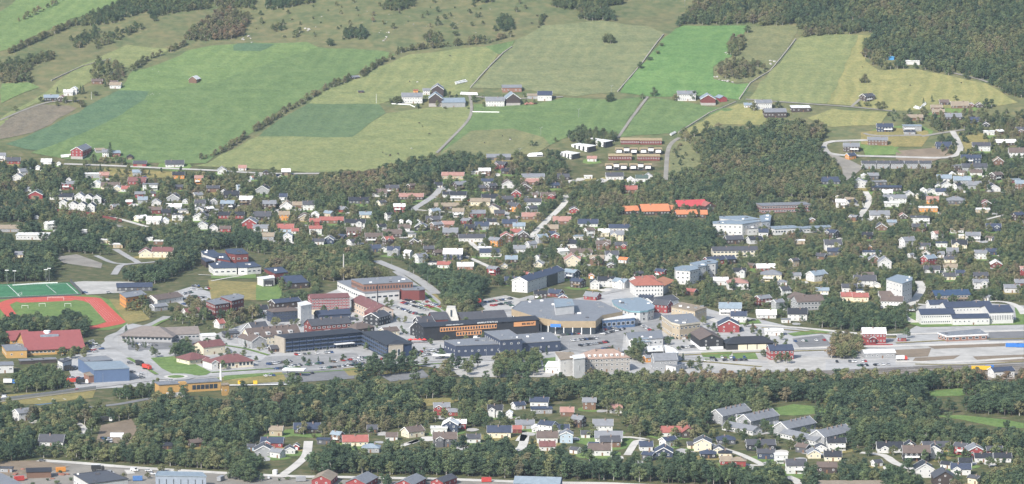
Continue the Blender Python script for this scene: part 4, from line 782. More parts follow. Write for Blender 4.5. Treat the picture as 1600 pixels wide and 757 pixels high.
e = fb('railway_station', 'red timber railway station with navy roof and white window bands', 'station', (1203,563), (1240,562), 12, 7, None, 'gable', 28, 'navy', 'red', floors=2, nf=6, ne=3, ww=1.5, wh=1.5)
e = fb('railway_station', 'big red house with cream roof beside the street', 'house', (1348,537), (1384,537), 12, 7.5, None, 'gable', 30, 'wht', 'red', floors=2, nf=7, ne=3)
e = fb('annex', 'red low annex against the big red house with cream roof', 'annex', (1345,536), (1358,539), 6, 4.5, None, 'gable', 22, 'mar', 'red', chim=0)
e = fb('outbuilding', 'red small outbuilding between the big red house and the lot', 'outbuilding', (1403,534), (1416,534), 6, 3, None, 'gable', 28, 'gry', 'red', chim=0)
e = rb('fuel_station', 'low brick roadside station with flat roof and white fascia', 'station', [(1466,521),(1530,515),(1542,523),(1480,526)], 3.4, 'gry', 'brick', rows=1, pw=5, ww=3.2, wh=1.7, vents=5, fascia=(FRAME, .5))
e = fb('storage_shed', 'grey storage shed with bright white roof beside the gravel yard', 'shed', (1351,561), (1399,560), 12, 4, 1.6, 'gable', 12, 'wht', 'gry', nf=6, ne=1, chim=0, trim=False)
e = fb('goods_shed', 'white goods shed with navy roof beside the tracks', 'shed', (1553,592), (1585,590), 10, 5, None, 'gable', 22, 'navy', 'wht', chim=0)
# grey stone school with mansard, and its angular white neighbour
e = fb('school', 'grey stone school with tan hipped roof and three window rows', 'school', (912,583), (984,580), 19, 10, 5, 'hip', 35, surf('tan_tile', (.34,.24,.19), .8, .1), surf('grey_stone', (.33,.31,.28), .9, .12), floors=3, nf=9, ne=3, ww=1.5, wh=1.4, door=True, chim=2, ov=.5)
L = (G(984,580)-G(912,583)).xy.length
for q in range(7):
    b = MB(); x = -L*.36+q*L*.12; b.box(x-.8, x+.8, -8.2, -6, 10.6, 12.6); d = b.build('dormer', FRAME, e); window(d, x, -8.25, 11.6, 0, 1, 1.1)
add_box(e, 'stone_ledge', CONC, -L/2-.25, L/2+.25, -9.8, -9.55, 6.6, 7)
e = rb('church_hall', 'angular white hall with slanting roofs beside the grey stone school', 'hall', [(868,551),(895,552),(902,560),(876,563)], 9, 'tan', 'wht', rows=2, pw=5, ww=1, wh=2, vents=1)
e = rb('stair_tower', 'tall white tower block against the grey stone school', 'tower', [(895,556),(912,554),(914,560),(897,562)], 11.5, 'wht', 'wht', rows=1, pw=5, ww=.8, wh=4, vents=0)
e = fb('annex', 'low white stepped annex at the end of the angular hall', 'annex', (852,583), (875,584), 10, 4.5, 2.2, 'shed', 10, 'wht', 'wht', chim=0, nf=3)
# stone church: a pale wedge tower and long dark roofs
e = empty('church', (0,0,0)); g = G(705,507); e.location = (g.x, g.y+6, 0); tag(e, 'pale stone church tower like a cut pyramid among dark roofs', 'church')
st_ = surf('church_stone', (.45,.435,.395), .9, .12); b = MB(); w0, w1, h = 7.6, 3.2, 12
v = [(-w0,-w0,-2),(w0,-w0,-2),(w0,w0,-2),(-w0,w0,-2),(-w1,-w1+1,h),(w1,-w1+1,h),(w1,w1+1,h+1),(-w1,w1+1,h+1)]; b.add(v, [(0,1,5,4),(1,2,6,5),(2,3,7,6),(3,0,4,7),(4,5,6,7)]); b.build('tower', st_, e)
b = MB(); b.add([(-.6,-5.15,6),(.6,-5.15,6),(.6,-3.45,10.8),(-.6,-3.45,10.8)], [(0,1,2,3)]); b.build('slit_window', GLASS, e)
keep_poly([(g.x-9,g.y-2),(g.x+9,g.y-2),(g.x+9,g.y+14),(g.x-9,g.y+14)]); protect_rect(693,723,478,507,g.y,.05)
fb('church_hall', 'long dark brown hall roof behind the black offices, right of the church tower', 'hall', (722,508), (792,504), 16, 4, 4.5, 'gable', 28, 'dkg', 'dkb', nf=8, chim=1, trim=False)
fb('church_hall', 'dark brown hall with low red gable left of the church tower', 'hall', (676,510), (700,509), 16, 5, 4.5, 'gable', 30, 'dkg', 'mar', nf=3, chim=0, trim=False)
gf('guest_house', 'black gabled house with white porch left of the black offices', 'house', (641,524), (660,528), 16, 6, rm='dkg', wm='blk', pitch=35, floors=2, nf=4, ne=2)
fb('guest_house', 'black roofed house behind the black gabled one, by the church', 'house', (655,514), (678,512), 10, 5, None, 'gable', 34, 'dkg', 'blk', nf=3)
# red hotel, its maroon wing, black flats and white stair tower
e = fb('hotel', 'red four-storey hotel with maroon roof and white lower walls', 'hotel', (487,492), (546,490), 18, 12.8, 2, 'gable', 24, 'mar', surf('hotel_red', (.22,.045,.05), .8, .08), floors=4, nf=14, ne=3, ww=1.5, wh=1.2, door=False, plinth=4, wallm2=surf('wall_cream', WC['cream'], .8, .08), trim=False, chim=0)
e = fb('hotel', 'brown-roofed hotel wing with timber frames slanting from the red hotel', 'hotel', (549,486), (584,503), 16, 8.5, 3.6, 'gable', 22, 'mar', surf('hotel_cream', (.5,.4,.32), .8, .08), floors=2, nf=9, ne=3, ww=2.6, wh=1.9, door=False, trim=False, chim=3)
e = gf('hotel', 'small dark red gabled block at the foot of the hotel wing', 'hotel', (583,504), (603,501), 10, 7, rm='mar', wm='mar', pitch=22, floors=2)
e = fb('apartment_block', 'black three-storey flats with brown roof below the red hotel', 'flats', (426,505), (470,502), 13, 8.5, 1.8, 'hip', 10, 'brn', 'navy', floors=3, nf=8, ne=3, ww=1.6, frame=False, door=False, trim=False)
e = rb('stair_tower', 'tall white stair tower between the black flats and red hotel', 'tower', [(465,474),(478,471),(487,476),(470,479)], 13, 'wht', 'wht', rows=4, pw=6, ww=.9, wh=1.1, vents=1)
e = fb('guest_house', 'dark navy roofed house behind the black flats', 'house', (430,484), (470,480), 10, 5, None, 'gable', 24, 'navy', 'dkb', nf=5)
e = fb('house', 'white house with black roof left of the black flats', 'house', (400,493), (419,492), 9, 4.5, None, 'gable', 30, 'blk', 'wht', nf=4)
e = fb('apartment_block', 'brown brick flats with grey roof and deep balconies behind the hotel', 'flats', (487,526), (549,521), 14, 8, 4, 'gable', 28, 'dkg', 'mar', floors=2, nf=8, ne=2, ww=2.4, wh=1.5, door=False, trim=False, chim=3)
L = (G(549,521)-G(487,526)).xy.length
for k in range(4): add_box(e, 'balcony', FRAME if k % 2 else TIMBER, -L*.4+k*L*.22, -L*.4+k*L*.22+L*.14, -8.6, -7.06, 3.2, 4.2)
e = fb('guest_house', 'long navy roof just behind the brown brick flats', 'house', (497,505), (548,502), 10, 6, 3, 'gable', 24, 'navy', 'navy', nf=8, trim=False)
e = gf('guest_house', 'black chalet hotel with broad roof and white balcony', 'house', (569,508), (592,510), 18, 6.5, rm='dkg', wm='blk', pitch=26, floors=2, nf=5, ne=3)
e = fb('guest_house', 'dark brown hipped house in front of the black chalet hotel', 'house', (556,524), (585,520), 12, 4.5, 3.6, 'hip', 28, 'brn', 'dkb', nf=4)
e = fb('cafe', 'cream cafe with brown roof and white tables right of the dark blue hotel', 'cafe', (602,526), (624,524), 10, 3.6, None, 'gable', 24, 'brn', 'cream', nf=5)
e = rb('pavilion', 'small white glazed pavilion behind the cream cafe', 'pavilion', [(586,491),(610,489),(611,494),(588,496)], 4, 'wht', 'wht', rows=1, pw=3, ww=2.4, wh=2, vents=0)
e = fb('terrace_row', 'long brown terrace with pale skylights left of the dark blue hotel', 'terrace', (390,541), (470,534), 15, 6, 6, 'gable', 34, 'brn', 'cream', floors=2, nf=14, ne=3, chim=5)
L = (G(470,534)-G(390,541)).xy.length
for k in range(4):
    b = MB(); x = -L*.34+k*L*.22; b.box(x-1.6, x+1.6, -6.6, -4, 7, 9.2); d = b.build('dormer', WM('lgt'), e); window(d, x, -6.66, 8.2, 0, 2, 1.2)
e = fb('terrace_row', 'short brown terrace with grey gables beside the road', 'terrace', (372,538), (394,545), 12, 5.5, None, 'gable', 30, 'brn', 'gry', floors=2, nf=4)
e = fb('kiosk', 'tiny dark kiosk with pitched roof at the car park edge', 'kiosk', (424,551), (437,550), 6, 2.6, None, 'gable', 34, 'dkg', 'dkb', nf=0, ne=0, chim=0)
# sports hall with white lower hall and red round end
e = rb('sports_hall', 'high sports hall with grey flat roof and brick upper wall', 'sports hall', [(549,437),(625,432),(645,441),(568,445)], 11, 'gry', 'brick', rows=1, pw=2.4, ww=1.2, wh=2.4, sill=3.4, vents=6, frame=False)
e = rb('swimming_hall', 'low white hall wrapped round the high sports hall, yellow stripe', 'hall', [(527,440),(550,438),(568,446),(622,452),(624,455),(570,459),(552,452)], 6, 'gry', 'wht', rows=1, pw=5, ww=4, wh=1.8, vents=5)
p = G(531,457); b = MB(); q = GZ(529,443,5.5); r_ = GZ(546,449,5.5); b.add([(q.x,q.y-.7,4.2),(r_.x,r_.y-.7,4.2),(r_.x,r_.y-.7,6),(q.x,q.y-.7,6)], [(0,1,2,3)]); ys = b.build('yellow_stripe', plain('bright_yellow', (.75,.68,.12)), None); ys.parent = e; ys.location = -e.location
e = rb('library', 'dark red round-ended hall with blue sign beside the sports hall', 'library', [(623,450),(645,447),(660,449),(664,453),(655,454),(630,454)], 7, 'gry', 'mar', rows=0, vents=2)
q = GZ(660,454,5); s = empty('wall_sign', (q.x, q.y-1.4, 3.8)); tag(s, 'pale blue sign on the dark red hall', 'sign'); add_box(s, 'sign_board', plain('sign_pale_blue', (.35,.55,.7)), -1.9, 1.9, 0, .3, 0, 3)
# navy roofed school
for k, (px, H, wl, lab) in enumerate((([(314,393),(333,391),(345,400),(336,404),(318,398)], 6, 'wht', 'west wing of the school with navy roof and white slanted end'),
    ([(352,390),(378,389),(388,397),(368,398),(356,396)], 6.5, 'mar', 'rear block of the navy-roofed school with maroon wall'),
    ([(333,396),(352,397),(360,408),(340,404)], 5.5, 'mar', 'middle block of the navy-roofed school with brown spine'),
    ([(326,413),(345,409),(370,413),(370,419),(334,420)], 5, 'wht', 'front block of the navy-roofed school with white band and dark porch'),
    ([(370,411),(396,410),(408,417),(386,419),(372,419)], 5, 'wht', 'front right block of the navy-roofed school with white band'))):
    rb('school_block', lab, 'school', px, H, 'navy', wl, rows=1, pw=4, ww=3, wh=1.4, vents=2)
rb('school_block', 'small navy roofed shed at the left corner of the school', 'school', [(314,404),(329,402),(336,408),(322,410)], 4, 'navy', 'dkb', rows=0, vents=0)
rb('culture_hall', 'brown hall with slanting navy roof behind the white box', 'hall', [(413,420),(440,418),(450,426),(430,428)], 7, 'navy', 'mar', rows=1, pw=6, vents=1)
e = rb('cinema', 'white box with black front and white lettering beside the lawn', 'cinema', [(402,434),(427,431),(429,435),(411,437)], 5.2, 'wht', 'wht', rows=0, vents=1)
q = GZ(420,437.2,5.8); fr = empty('billboard', (q.x, q.y-1.6, .2)); tag(fr, 'black billboard front with white lettering on the white box', 'billboard'); add_box(fr, 'panel', WM('blk'), -4, 4, 0, .3, 0, 5.2); letters(fr, 6, -2.5, 2.6, -.01, .6, 1.0, FRAME, .3, 9)
fb('culture_hall', 'black hall with long sloping navy roof among trees', 'hall', (450,452), (482,450), 18, 4.5, 3.5, 'shed', 14, 'navy', 'dkb', nf=4, chim=0)
# orange clubhouse, blue hall, maroon flats and car dealers
rb('clubhouse', 'orange timber clubhouse with grey flat roof beside the running track', 'clubhouse', [(187,459),(220,454.5),(229,461),(197,466)], 7.5, 'gry', 'ora', rows=2, pw=4.5, ww=1.8, wh=1.3, frame=False, vents=2)
fb('hall', 'low dark blue-roofed hall behind the orange clubhouse', 'hall', (183,456), (238,455), 12, 3.5, 2.5, 'gable', 16, 'navy', 'dkg', nf=6, chim=0, trim=False)
fb('hall', 'brown-grey roofed hall with white gable right of the orange clubhouse', 'hall', (246,477), (286,471), 14, 4, None, 'gable', 22, 'brn', 'wht', nf=5, chim=1)
fb('shed', 'grey shed with pale roof in front of the orange clubhouse trees', 'shed', (242,487), (262,485), 9, 3.5, None, 'gable', 18, 'gry', 'gry', nf=3, chim=0)
rb('apartment_block', 'maroon flats with grey roof and stepped front above the trees', 'flats', [(322,471),(345,466),(360,468),(358,474),(336,477)], 9.5, 'gry', 'mar', rows=3, pw=3.4, ww=1.8, wh=1.3, vents=2)
rb('apartment_block', 'rear maroon flats, taller, with grey roof', 'flats', [(345,464),(372,460),(381,463),(380,467),(362,471)], 11, 'gry', 'mar', rows=3, pw=3.2, ww=1.8, wh=1.3, vents=2)
fb('house', 'little house with maroon roof left of the maroon flats', 'house', (292,497), (314,495), 9, 3.5, None, 'gable', 34, 'mar', 'wht', nf=3)
fb('house', 'pale red house with white gable below the maroon flats', 'house', (343,514), (352,513), 8, 4, None, 'gable', 34, 'red', 'wht', nf=2)
gf('guest_house', 'grey-brown gabled shop beside the street of parked cars', 'shop', (378,529), (400,535), 14, 6, rm='dkg', wm='gry', pitch=34, floors=2)
fb('garage', 'dark flat garage with white doors at the street corner', 'garage', (350,529), (374,528), 9, 3.4, 0, 'flat', 0, 'dkg', 'dkg', nf=5, chim=0)
# grey supermarket
e = fb('supermarket', 'long grey-brown hip-roofed supermarket with glazed entrance', 'supermarket', (190,534), (268,536), 26, 5, 5, 'hip', 22, surf('roof_greybrown', (.21,.18,.16), .75, .14), 'gry', nf=12, ne=3, ww=3, wh=2, door=False, chim=0, ov=1.6)
e = fb('supermarket', 'slanting supermarket wing with grey-brown roof', 'supermarket', (262,533), (312,531), 20, 4.6, 4, 'gable', 20, bpy.data.materials['roof_greybrown'], 'gry', nf=8, ne=2, ww=3, wh=1.8, door=False, chim=0, trim=False)
e = fb('delivery_hall', 'bright white flat hall right of the grey supermarket', 'hall', (316,534), (339,533), 10, 4, 0, 'flat', 0, 'wht', 'wht', nf=0, ne=0, chim=0, door=False)
# big red-roofed hall
e = fb('sports_hall', 'big hall with sprawling red metal roof beside the pine wood', 'hall', (42,556), (131,552), 46, 4.4, 9.5, 'gable', 24, surf('roof_brick_red', (.27,.085,.08), .6, .1), 'amber', nf=14, ne=3, ww=2.6, wh=1.6, chim=0, trim=False, ov=1.2)
L = (G(131,552)-G(42,556)).xy.length; b = MB(); b.box(-L*.2, L*.12, -8, 4, 9.3, 12.2); d = b.build('roof_platform', RM('lbl'), e); b = MB(); b.tube(-L*.06, -1.5, 12.2, 14.6, 2.6, 2.6, 16); b.build('drum_vent', FRAME, d)
e = fb('sports_hall', 'red-roofed side wing left of the big red hall', 'hall', (18,540), (48,538), 22, 4, 5, 'gable', 24, bpy.data.materials['roof_brick_red'], 'amber', nf=5, chim=0, trim=False, ov=1)
e = rb('workshop', 'low amber workshop with grey flat roof left of the big red hall', 'workshop', [(3,540),(36,538),(42,548),(10,549)], 4.5, 'gry', 'amber', rows=1, pw=5, vents=2)
# blue store and neighbours
BLU = surf('store_blue', (.1,.15,.25), .6, .06)
e = rb('store', 'slate-blue retail store with grey roof and small red sign', 'store', [(132,567),(188,565),(202,576),(147,579)], 7.5, 'lbl', BLU, rows=0, vents=0)
e2 = rb('store', 'rear slate-blue hall joined to the retail store', 'store', [(122,560),(165,557),(176,563),(133,566)], 7.5, 'gry', BLU, rows=0, vents=2)
q = GZ(191,577,5.5); s = empty('store_sign', (q.x+1, q.y-.9, 4.8)); tag(s, 'black sign with red strip on the slate-blue store', 'sign'); add_box(s, 'sign_board', WM('blk'), -3, 3, 0, .2, 0, 1.6); letters(s, 9, -2.6, 2.7, -.02, .4, .8, plain('sign_red_bright', (.75,.12,.06)), .2, 8)
e = rb('kiosk', 'rust-red brick box with arch at the blue store corner', 'kiosk', [(131,584),(140,582),(158,586),(139,588)], 4.2, 'tan', 'brick', rows=0, vents=0)
q = G(149,598); b = MB(); b.box(-1.7, 1.7, -.2, .2, 0, 2.2); b.tube(0, 0, 2.2, 2.21, .1, .1, 6); s = b.build('dark_gate', WM('dkg'), e); s.location = (q.x-e.location.x, q.y-e.location.y+.8, 0)
e = rb('garage', 'white two-door garage left of the blue store', 'garage', [(90,563),(103,560),(112,563),(98,567)], 5.5, 'dkg', 'wht', rows=1, pw=3.5, ww=2.4, wh=2.6, sill=-.7, vents=1)
fb('warehouse', 'grey warehouse with flat roof cut by the left frame edge', 'warehouse', (-14,584), (21,583), 14, 5.5, 0, 'flat', 0, 'gry', 'lgt', nf=4, ww=2.4, chim=2)
for k in range(3): fb('carport', ('long grey carport nearest the red hall', 'grey carport in the middle of three by the red hall', 'grey carport nearest the blue store')[k], 'carport', (32+k*18,570-k*1), (52+k*18,569-k*1), 6, 2.5, 0, 'flat', 0, 'gry', 'dkb', nf=0, ne=0, chim=0, door=False)
# maroon-roofed chapel
rb_ = 'mar'
e = fb('chapel', 'right hall of the chapel with maroon hip roof and tall windows', 'chapel', (344,577), (396,573), 18, 4.6, 4, 'hip', 24, 'mar', 'cream', nf=9, ne=3, ww=2.2, wh=2.6, chim=1, ov=1)
e = fb('chapel', 'left hall of the chapel with low maroon hip roof', 'chapel', (296,571), (326,567), 16, 4, 3.4, 'hip', 24, 'mar', 'cream', nf=4, ne=2, chim=1, ov=1)
e = fb('chapel', 'rear hall of the chapel with maroon ridge and high windows', 'chapel', (318,556), (352,552), 14, 6, 3.4, 'gable', 24, 'mar', 'cream', nf=3, ne=1, chim=1, trim=False)
e = gf('chapel', 'white gabled porch in the middle of the maroon-roofed chapel', 'chapel', (331,578), (341,577), 14, 5, rm='mar', wm='wht', pitch=30, nf=2, ne=1, chim=0)
e = fb('bus_station', 'long amber timber building with grey roof below the roundabout', 'station', (249,616), (345,610), 12, 6.2, 0, 'flat', 0, 'gry', 'amber', nf=0, ne=0, chim=3, door=False)
L = (G(345,610)-G(249,616)).xy.length
for k in range(6): window(e, L*.03+(k+.5)*L*.42/6, -6.06, 3.2, 0, L*.42/6*.86, 3.2, False)
add_box(e, 'amber_tower', WM('amber'), -L*.17, -L*.06, -6.6, -2, -1, 7.4)
rb('kiosk', 'amber timber cube at the end of the long amber building', 'kiosk', [(346,600),(355,599),(358,602),(347,603)], 6, 'amb' if 0 else 'tan', 'amber', rows=1, pw=3, ww=1.2, wh=1, vents=0)
# white apartment block, red-roofed hotel, stepped flats
e = fb('apartment_block', 'white three-storey apartment block with navy roof and dark glazed bay', 'flats', (824,458), (882,440), 14, 9.5, 3, 'gable', 22, 'navy', 'wht', floors=3, nf=11, ne=2, ww=1.3, wh=1.3, door=False, chim=3)
L = (G(882,440)-G(824,458)).xy.length; add_box(e, 'glazed_bay', plain('dark_glazing', (.04,.05,.06), .25), L*.02, L*.28, -8.2, -6.9, -1, 9.4)
e = fb('hotel', 'white hotel with large red-brown hipped roof and arched windows', 'hotel', (993,464), (1036,463), 24, 9.5, 6, 'hip', 26, surf('roof_clay', (.32,.12,.085), .7, .1), 'wht', floors=3, nf=9, ne=4, ww=1.4, wh=1.5, door=False, chim=2, ov=.9)
e = fb('hotel', 'orange-roofed white side wing of the hotel', 'hotel', (1036,461), (1055,452), 16, 7, 4, 'hip', 26, surf('roof_clay_orange', (.45,.2,.11), .7, .1), 'wht', floors=2, nf=5, ne=2, door=False, chim=0)
e = gf('hotel', 'white gabled left end of the red-roofed hotel', 'hotel', (984,452), (997,455), 18, 8, rm='red', wm='wht', pitch=24, floors=2, nf=3, ne=2, chim=0)
e = fb('annex', 'navy awning-fronted annex below the red-roofed hotel', 'annex', (998,470), (1018,471), 6, 3.4, 0, 'flat', 0, 'navy', 'navy', nf=4, chim=0)
e = fb('shop', 'white shop hall with grey gabled roof right of the red shop house', 'shop', (1022,484), (1060,478), 14, 5, 3, 'gable', 20, 'dkg', 'wht', nf=5, ne=2, chim=0)
for k, (px, lab) in enumerate((([(1054,419),(1066,416),(1088,416),(1091,421),(1078,424),(1056,423)], 'stepped white flats, front block with dark balconies'), ([(1078,412),(1092,409),(1104,411),(1103,416),(1090,418)], 'stepped white flats, middle block'), ([(1096,408),(1110,406),(1122,409),(1118,412),(1104,413)], 'stepped white flats, rear block with red end wall'))):
    rb('apartment_block', lab, 'flats', px, 9.5, 'lbl', 'wht', rows=3, pw=4, ww=1.8, wh=1.4, vents=2)
e = fb('apartment_block', 'long cream two-storey flats with dark roof and shaded balconies', 'flats', (1114,403), (1184,402), 12, 6, 2.6, 'gable', 18, 'dkg', 'cream', floors=2, nf=12, ne=2, ww=2.6, wh=1.5, door=False, chim=2, trim=False)
e = fb('row_house', 'red row house with navy roof in front of the cream flats', 'house', (1107,416), (1135,414), 10, 4.5, None, 'gable', 26, 'navy', 'red', nf=6)
e = fb('row_house', 'navy-roofed half of the red row house', 'house', (1135,413), (1150,412), 9, 4, None, 'gable', 26, 'navy', 'dkb', nf=3)
# white care home
e = rb('care_home', 'white care home front block with two rows of dark windows', 'care home', [(1114,347),(1152,344),(1192,346),(1160,351),(1114,350)], 8.5, 'lbl', 'wht', rows=2, pw=4.4, ww=1.6, wh=1.5, vents=3)
e = rb('care_home', 'rear upper block of the white care home', 'care home', [(1124,339),(1165,338),(1188,343),(1160,345),(1126,342)], 9, 'lbl', 'lgt', rows=2, pw=5, vents=3)
e = rb('care_home', 'right wing of the white care home with rounded corner', 'care home', [(1187,338),(1200,335),(1205,338),(1203,346),(1190,348)], 9, 'lbl', 'wht', rows=2, pw=4, ww=2, wh=2, vents=2)
e = rb('care_home', 'low grey link of the care home', 'care home', [(1166,353),(1200,351),(1203,356),(1168,358)], 5, 'gry', 'lgt', rows=1, pw=4, ww=2, vents=2)
e = fb('school', 'long flat-roofed school with red-brown upper storey', 'school', (1190,334), (1266,331), 18, 7, 0, 'flat', 0, 'gry', surf('wall_redbrown', (.2,.085,.075), .8, .1), floors=2, nf=18, ne=4, ww=2.4, wh=1.7, door=False, chim=8)
e = fb('health_centre', 'white health centre with pale flat roof and dark porches', 'health centre', (1211,368), (1250,366), 16, 5.5, 0, 'flat', 0, 'lbl', 'wht', nf=9, ne=3, ww=3, wh=1.8, chim=4)
e = fb('health_centre', 'long low right wing of the health centre', 'health centre', (1250,365), (1306,362), 12, 4, 0, 'flat', 0, 'lbl', 'lgt', nf=11, ww=2.8, wh=1.2, chim=4)
fb('house', 'navy roofed white house between care home and health centre', 'house', (1186,371), (1200,371), 10, 4.5, None, 'gable', 26, 'navy', 'wht', nf=3)
fb('house', 'black roofed house in front of the care home lawn', 'house', (1172,382), (1192,381), 9, 4, None, 'gable', 26, 'blk', 'lgt', nf=4)
fb('house', 'dark brown house with white porch below the care home', 'house', (1136,382), (1162,381), 10, 4, None, 'gable', 30, 'dkg', 'dkb', nf=5)
# orange-roofed school and red-roofed hall on the hill
OR = surf('roof_bright_orange', (.52,.2,.095), .75, .1); RD = surf('roof_bright_red', (.45,.07,.075), .7, .08)
e = fb('school', 'main block of the orange-roofed school', 'school', (1004,337), (1046,336), 22, 4, 5, 'gable', 24, OR, 'dkb', nf=9, ne=2, chim=1, trim=False, ov=.8)
e = fb('school', 'left block of the orange-roofed school', 'school', (977,336), (999,335), 16, 3.6, 3.4, 'gable', 24, OR, 'dkb', nf=4, ne=2, chim=0, trim=False)
e = fb('school', 'small link of the orange-roofed school', 'school', (1046,334), (1060,333), 16, 3.6, 3, 'gable', 22, OR, 'dkb', nf=3, ne=1, chim=0, trim=False)
e = fb('school', 'front right block of the orange-roofed school', 'school', (1058,341), (1090,340), 14, 3.4, 3, 'gable', 24, OR, 'dkb', nf=6, ne=2, chim=1, trim=False)
e = fb('school', 'last short block of the orange-roofed school', 'school', (1095,341), (1105,341), 14, 3.4, 3, 'gable', 24, OR, 'dkb', nf=2, ne=2, chim=0, trim=False)
e = fb('community_hall', 'bright red-roofed hall behind the orange-roofed school', 'hall', (1061,330), (1104,328), 18, 4.4, 4.4, 'gable', 24, RD, 'dkb', nf=9, ne=2, chim=1, trim=False, xg=-1, ov=.9)
e = gf('community_hall', 'red-roofed gabled wing at the end of the hall', 'hall', (1102,331), (1118,330), 20, 5, rm=RD if 0 else 'red', wm='dkb', pitch=30, nf=5, ne=2, chim=0, trim=False)
# white factory on the right
e = fb('factory', 'left hall of the long white factory with navy sawtooth eaves', 'factory', (1439,508), (1492,507), 18, 8, 3, 'gable', 18, 'navy', 'wht', floors=2, nf=16, ne=3, ww=1.3, wh=1.3, door=False, chim=0, trim=False)
e = fb('factory', 'lower middle hall of the long white factory', 'factory', (1489,509), (1546,508), 14, 5.5, 2.2, 'gable', 17, 'navy', 'wht', floors=1, nf=8, ww=1.4, chim=0, trim=False)
e = fb('factory', 'long rear hall of the white factory', 'factory', (1478,500), (1550,498), 18, 9.5, 3, 'gable', 18, 'navy', 'wht', floors=2, nf=14, chim=1, trim=False, door=False)
e = fb('factory', 'tall right end of the white factory with narrow windows', 'factory', (1546,507), (1583,506), 26, 9, 3.6, 'gable', 18, 'navy', 'wht', floors=1, nf=14, ww=.9, wh=4, door=False, chim=1, trim=False)
e = fb('factory', 'small white gatehouse left of the factory roofs', 'factory', (1453,486), (1482,485), 10, 5, 2.6, 'gable', 24, 'navy', 'wht', nf=5, chim=0)
e = fb('apartment_block', 'long two-storey brown flats with blue-black solar roof', 'flats', (1461,474), (1516,472), 13, 6, 3.2, 'gable', 22, surf('roof_solar', (.045,.075,.13), .4, .1), 'brn', floors=2, nf=11, ne=2, ww=2.2, wh=1.4, door=False, chim=2, trim=False)
L = (G(1516,472)-G(1461,474)).xy.length; add_box(e, 'gallery', TIMBER, -L/2, L/2, -8.6, -6.56, 2.7, 3.6)
e = rb('apartment_block', 'grey and white tower of flats by the bend in the street', 'flats', [(1385,437),(1402,430),(1425,434),(1425,439),(1410,444)], 14, 'lbl', 'wht', rows=4, pw=4.5, ww=1.6, wh=1.3, vents=3)
fb('house', 'white flats with pitched roof beside the grey and white tower', 'house', (1376,482), (1410,483), 12, 6, 3, 'gable', 24, 'brn', 'wht', floors=2, nf=7, balcony=1)
e = fb('apartment_block', 'broad brown-roofed apartment house with grey balconies', 'flats', (1246,486), (1288,484), 15, 7, 4, 'gable', 26, 'brn', 'gry', floors=2, nf=8, ne=3, ww=2.6, wh=1.6, door=False, chim=2, trim=False)
e = fb('apartment_block', 'left block of the brown-roofed apartment house', 'flats', (1230,478), (1247,482), 14, 7, 3.6, 'gable', 26, 'brn', 'gry', floors=2, nf=4, door=False, chim=0, trim=False)
# workshops along the lower edge
e = rb('workshop', 'steel-blue clad workshop at the lower edge of town', 'workshop', [(247,737.5),(316,739),(322,745.5),(243,744)], 7, 'lbl', surf('wall_steel_blue', (.27,.31,.37), .6, .08), rows=1, pw=4.2, ww=.5, wh=4.5, vents=0, frame=False)
e = rb('workshop', 'large workshop with near-black flat roof, cut by the lower edge', 'workshop', [(115,742),(166,736),(200,749),(140,757)], 7, 'dkg', 'lgt', rows=1, pw=5, ww=2, vents=3)
e = rb('workshop', 'grey roof slab in the lower left corner', 'workshop', [(-20,735),(5,742),(40,760),(-20,765)], 6, 'gry', 'gry', rows=0, vents=0)
e = fb('canopy_shed', 'black tarpaulin canopy over stacked timber in the yard', 'shed', (42,748), (80,747), 10, 4, 1.5, 'gable', 14, 'blk', 'brn', nf=0, ne=0, chim=0, door=False, trim=False)
for k, (p0, p1, D, rm_, lab) in enumerate((((487,760),(517,761),20,'tan','red boathouse with brownish roof, leftmost of the four'), ((540,764),(571,766),22,'gry','red boathouse with pale grey roof, second from the left'), ((617,766),(645,768),22,'gry','red boathouse with pale grey roof, third from the left'), ((673,762),(692,764),18,'dkg','narrow boathouse with grey roof, rightmost of the four'))):
    gf('boathouse', lab, 'boathouse', p0, p1, D, 4, rm=rm_, wm='red', pitch=24, nf=3, ne=2, chim=0, trim=False, door=False, cap=.12)
fb('storage_hall', 'long pale-roofed hall at the bottom edge, partly blue', 'hall', (803,768), (874,770), 14, 5, 3, 'gable', 16, 'lbl', 'blue', nf=8, ne=2, chim=0, trim=False)
fb('storage_hall', 'long flat pale roof at the bottom edge below the pines', 'hall', (1280,776), (1384,776), 16, 6, .5, 'shed', 4, 'tan', 'lgt', nf=10, chim=0, trim=False)
# grey row houses stepping along ridges with chimneys, low link roofs in front
for k, (x, y, w, lab) in enumerate(((1133,664,20,'grey row house block with chimneys, furthest from the yellow house'), (1177,672,24,'grey row house block with chimneys above the curved lane'), (1235,684,24,'grey row house block with white verge beside the big pine'), (1292,697,24,'grey row house block nearest the red-and-white roof'))):
    g = G(x, y); core('row_house', lab, 'row house', g.x+4, g.y+16, 0, math.radians(48), 30, 12, 5.6, 'gable', 32, RM('gry'), WM('gry'), 2, nf=8, ne=2, chim=4, ww=1.2, balcony=0)
    fb('link_house', 'low white-walled wing behind ' + lab.split(',')[0].replace('grey row house block', 'the grey row houses'), 'row house', (x-24,y-8-k*.5), (x-2,y-9), 8, 4, None, 'gable', 26, 'gry', 'wht', nf=5, chim=0) if k else None
for p0, p1, lab in (((1128,672),(1176,681),'long low grey roofed row with white bays by the curved lane'), ((1219,684),(1274,697),'long low grey roofed row with white bays behind the big pine')):
    fb('row_house', lab, 'row house', p0, p1, 9, 3.2, None, 'gable', 26, 'gry', 'lgt', nf=12, chim=0, ww=1.8, trim=False)
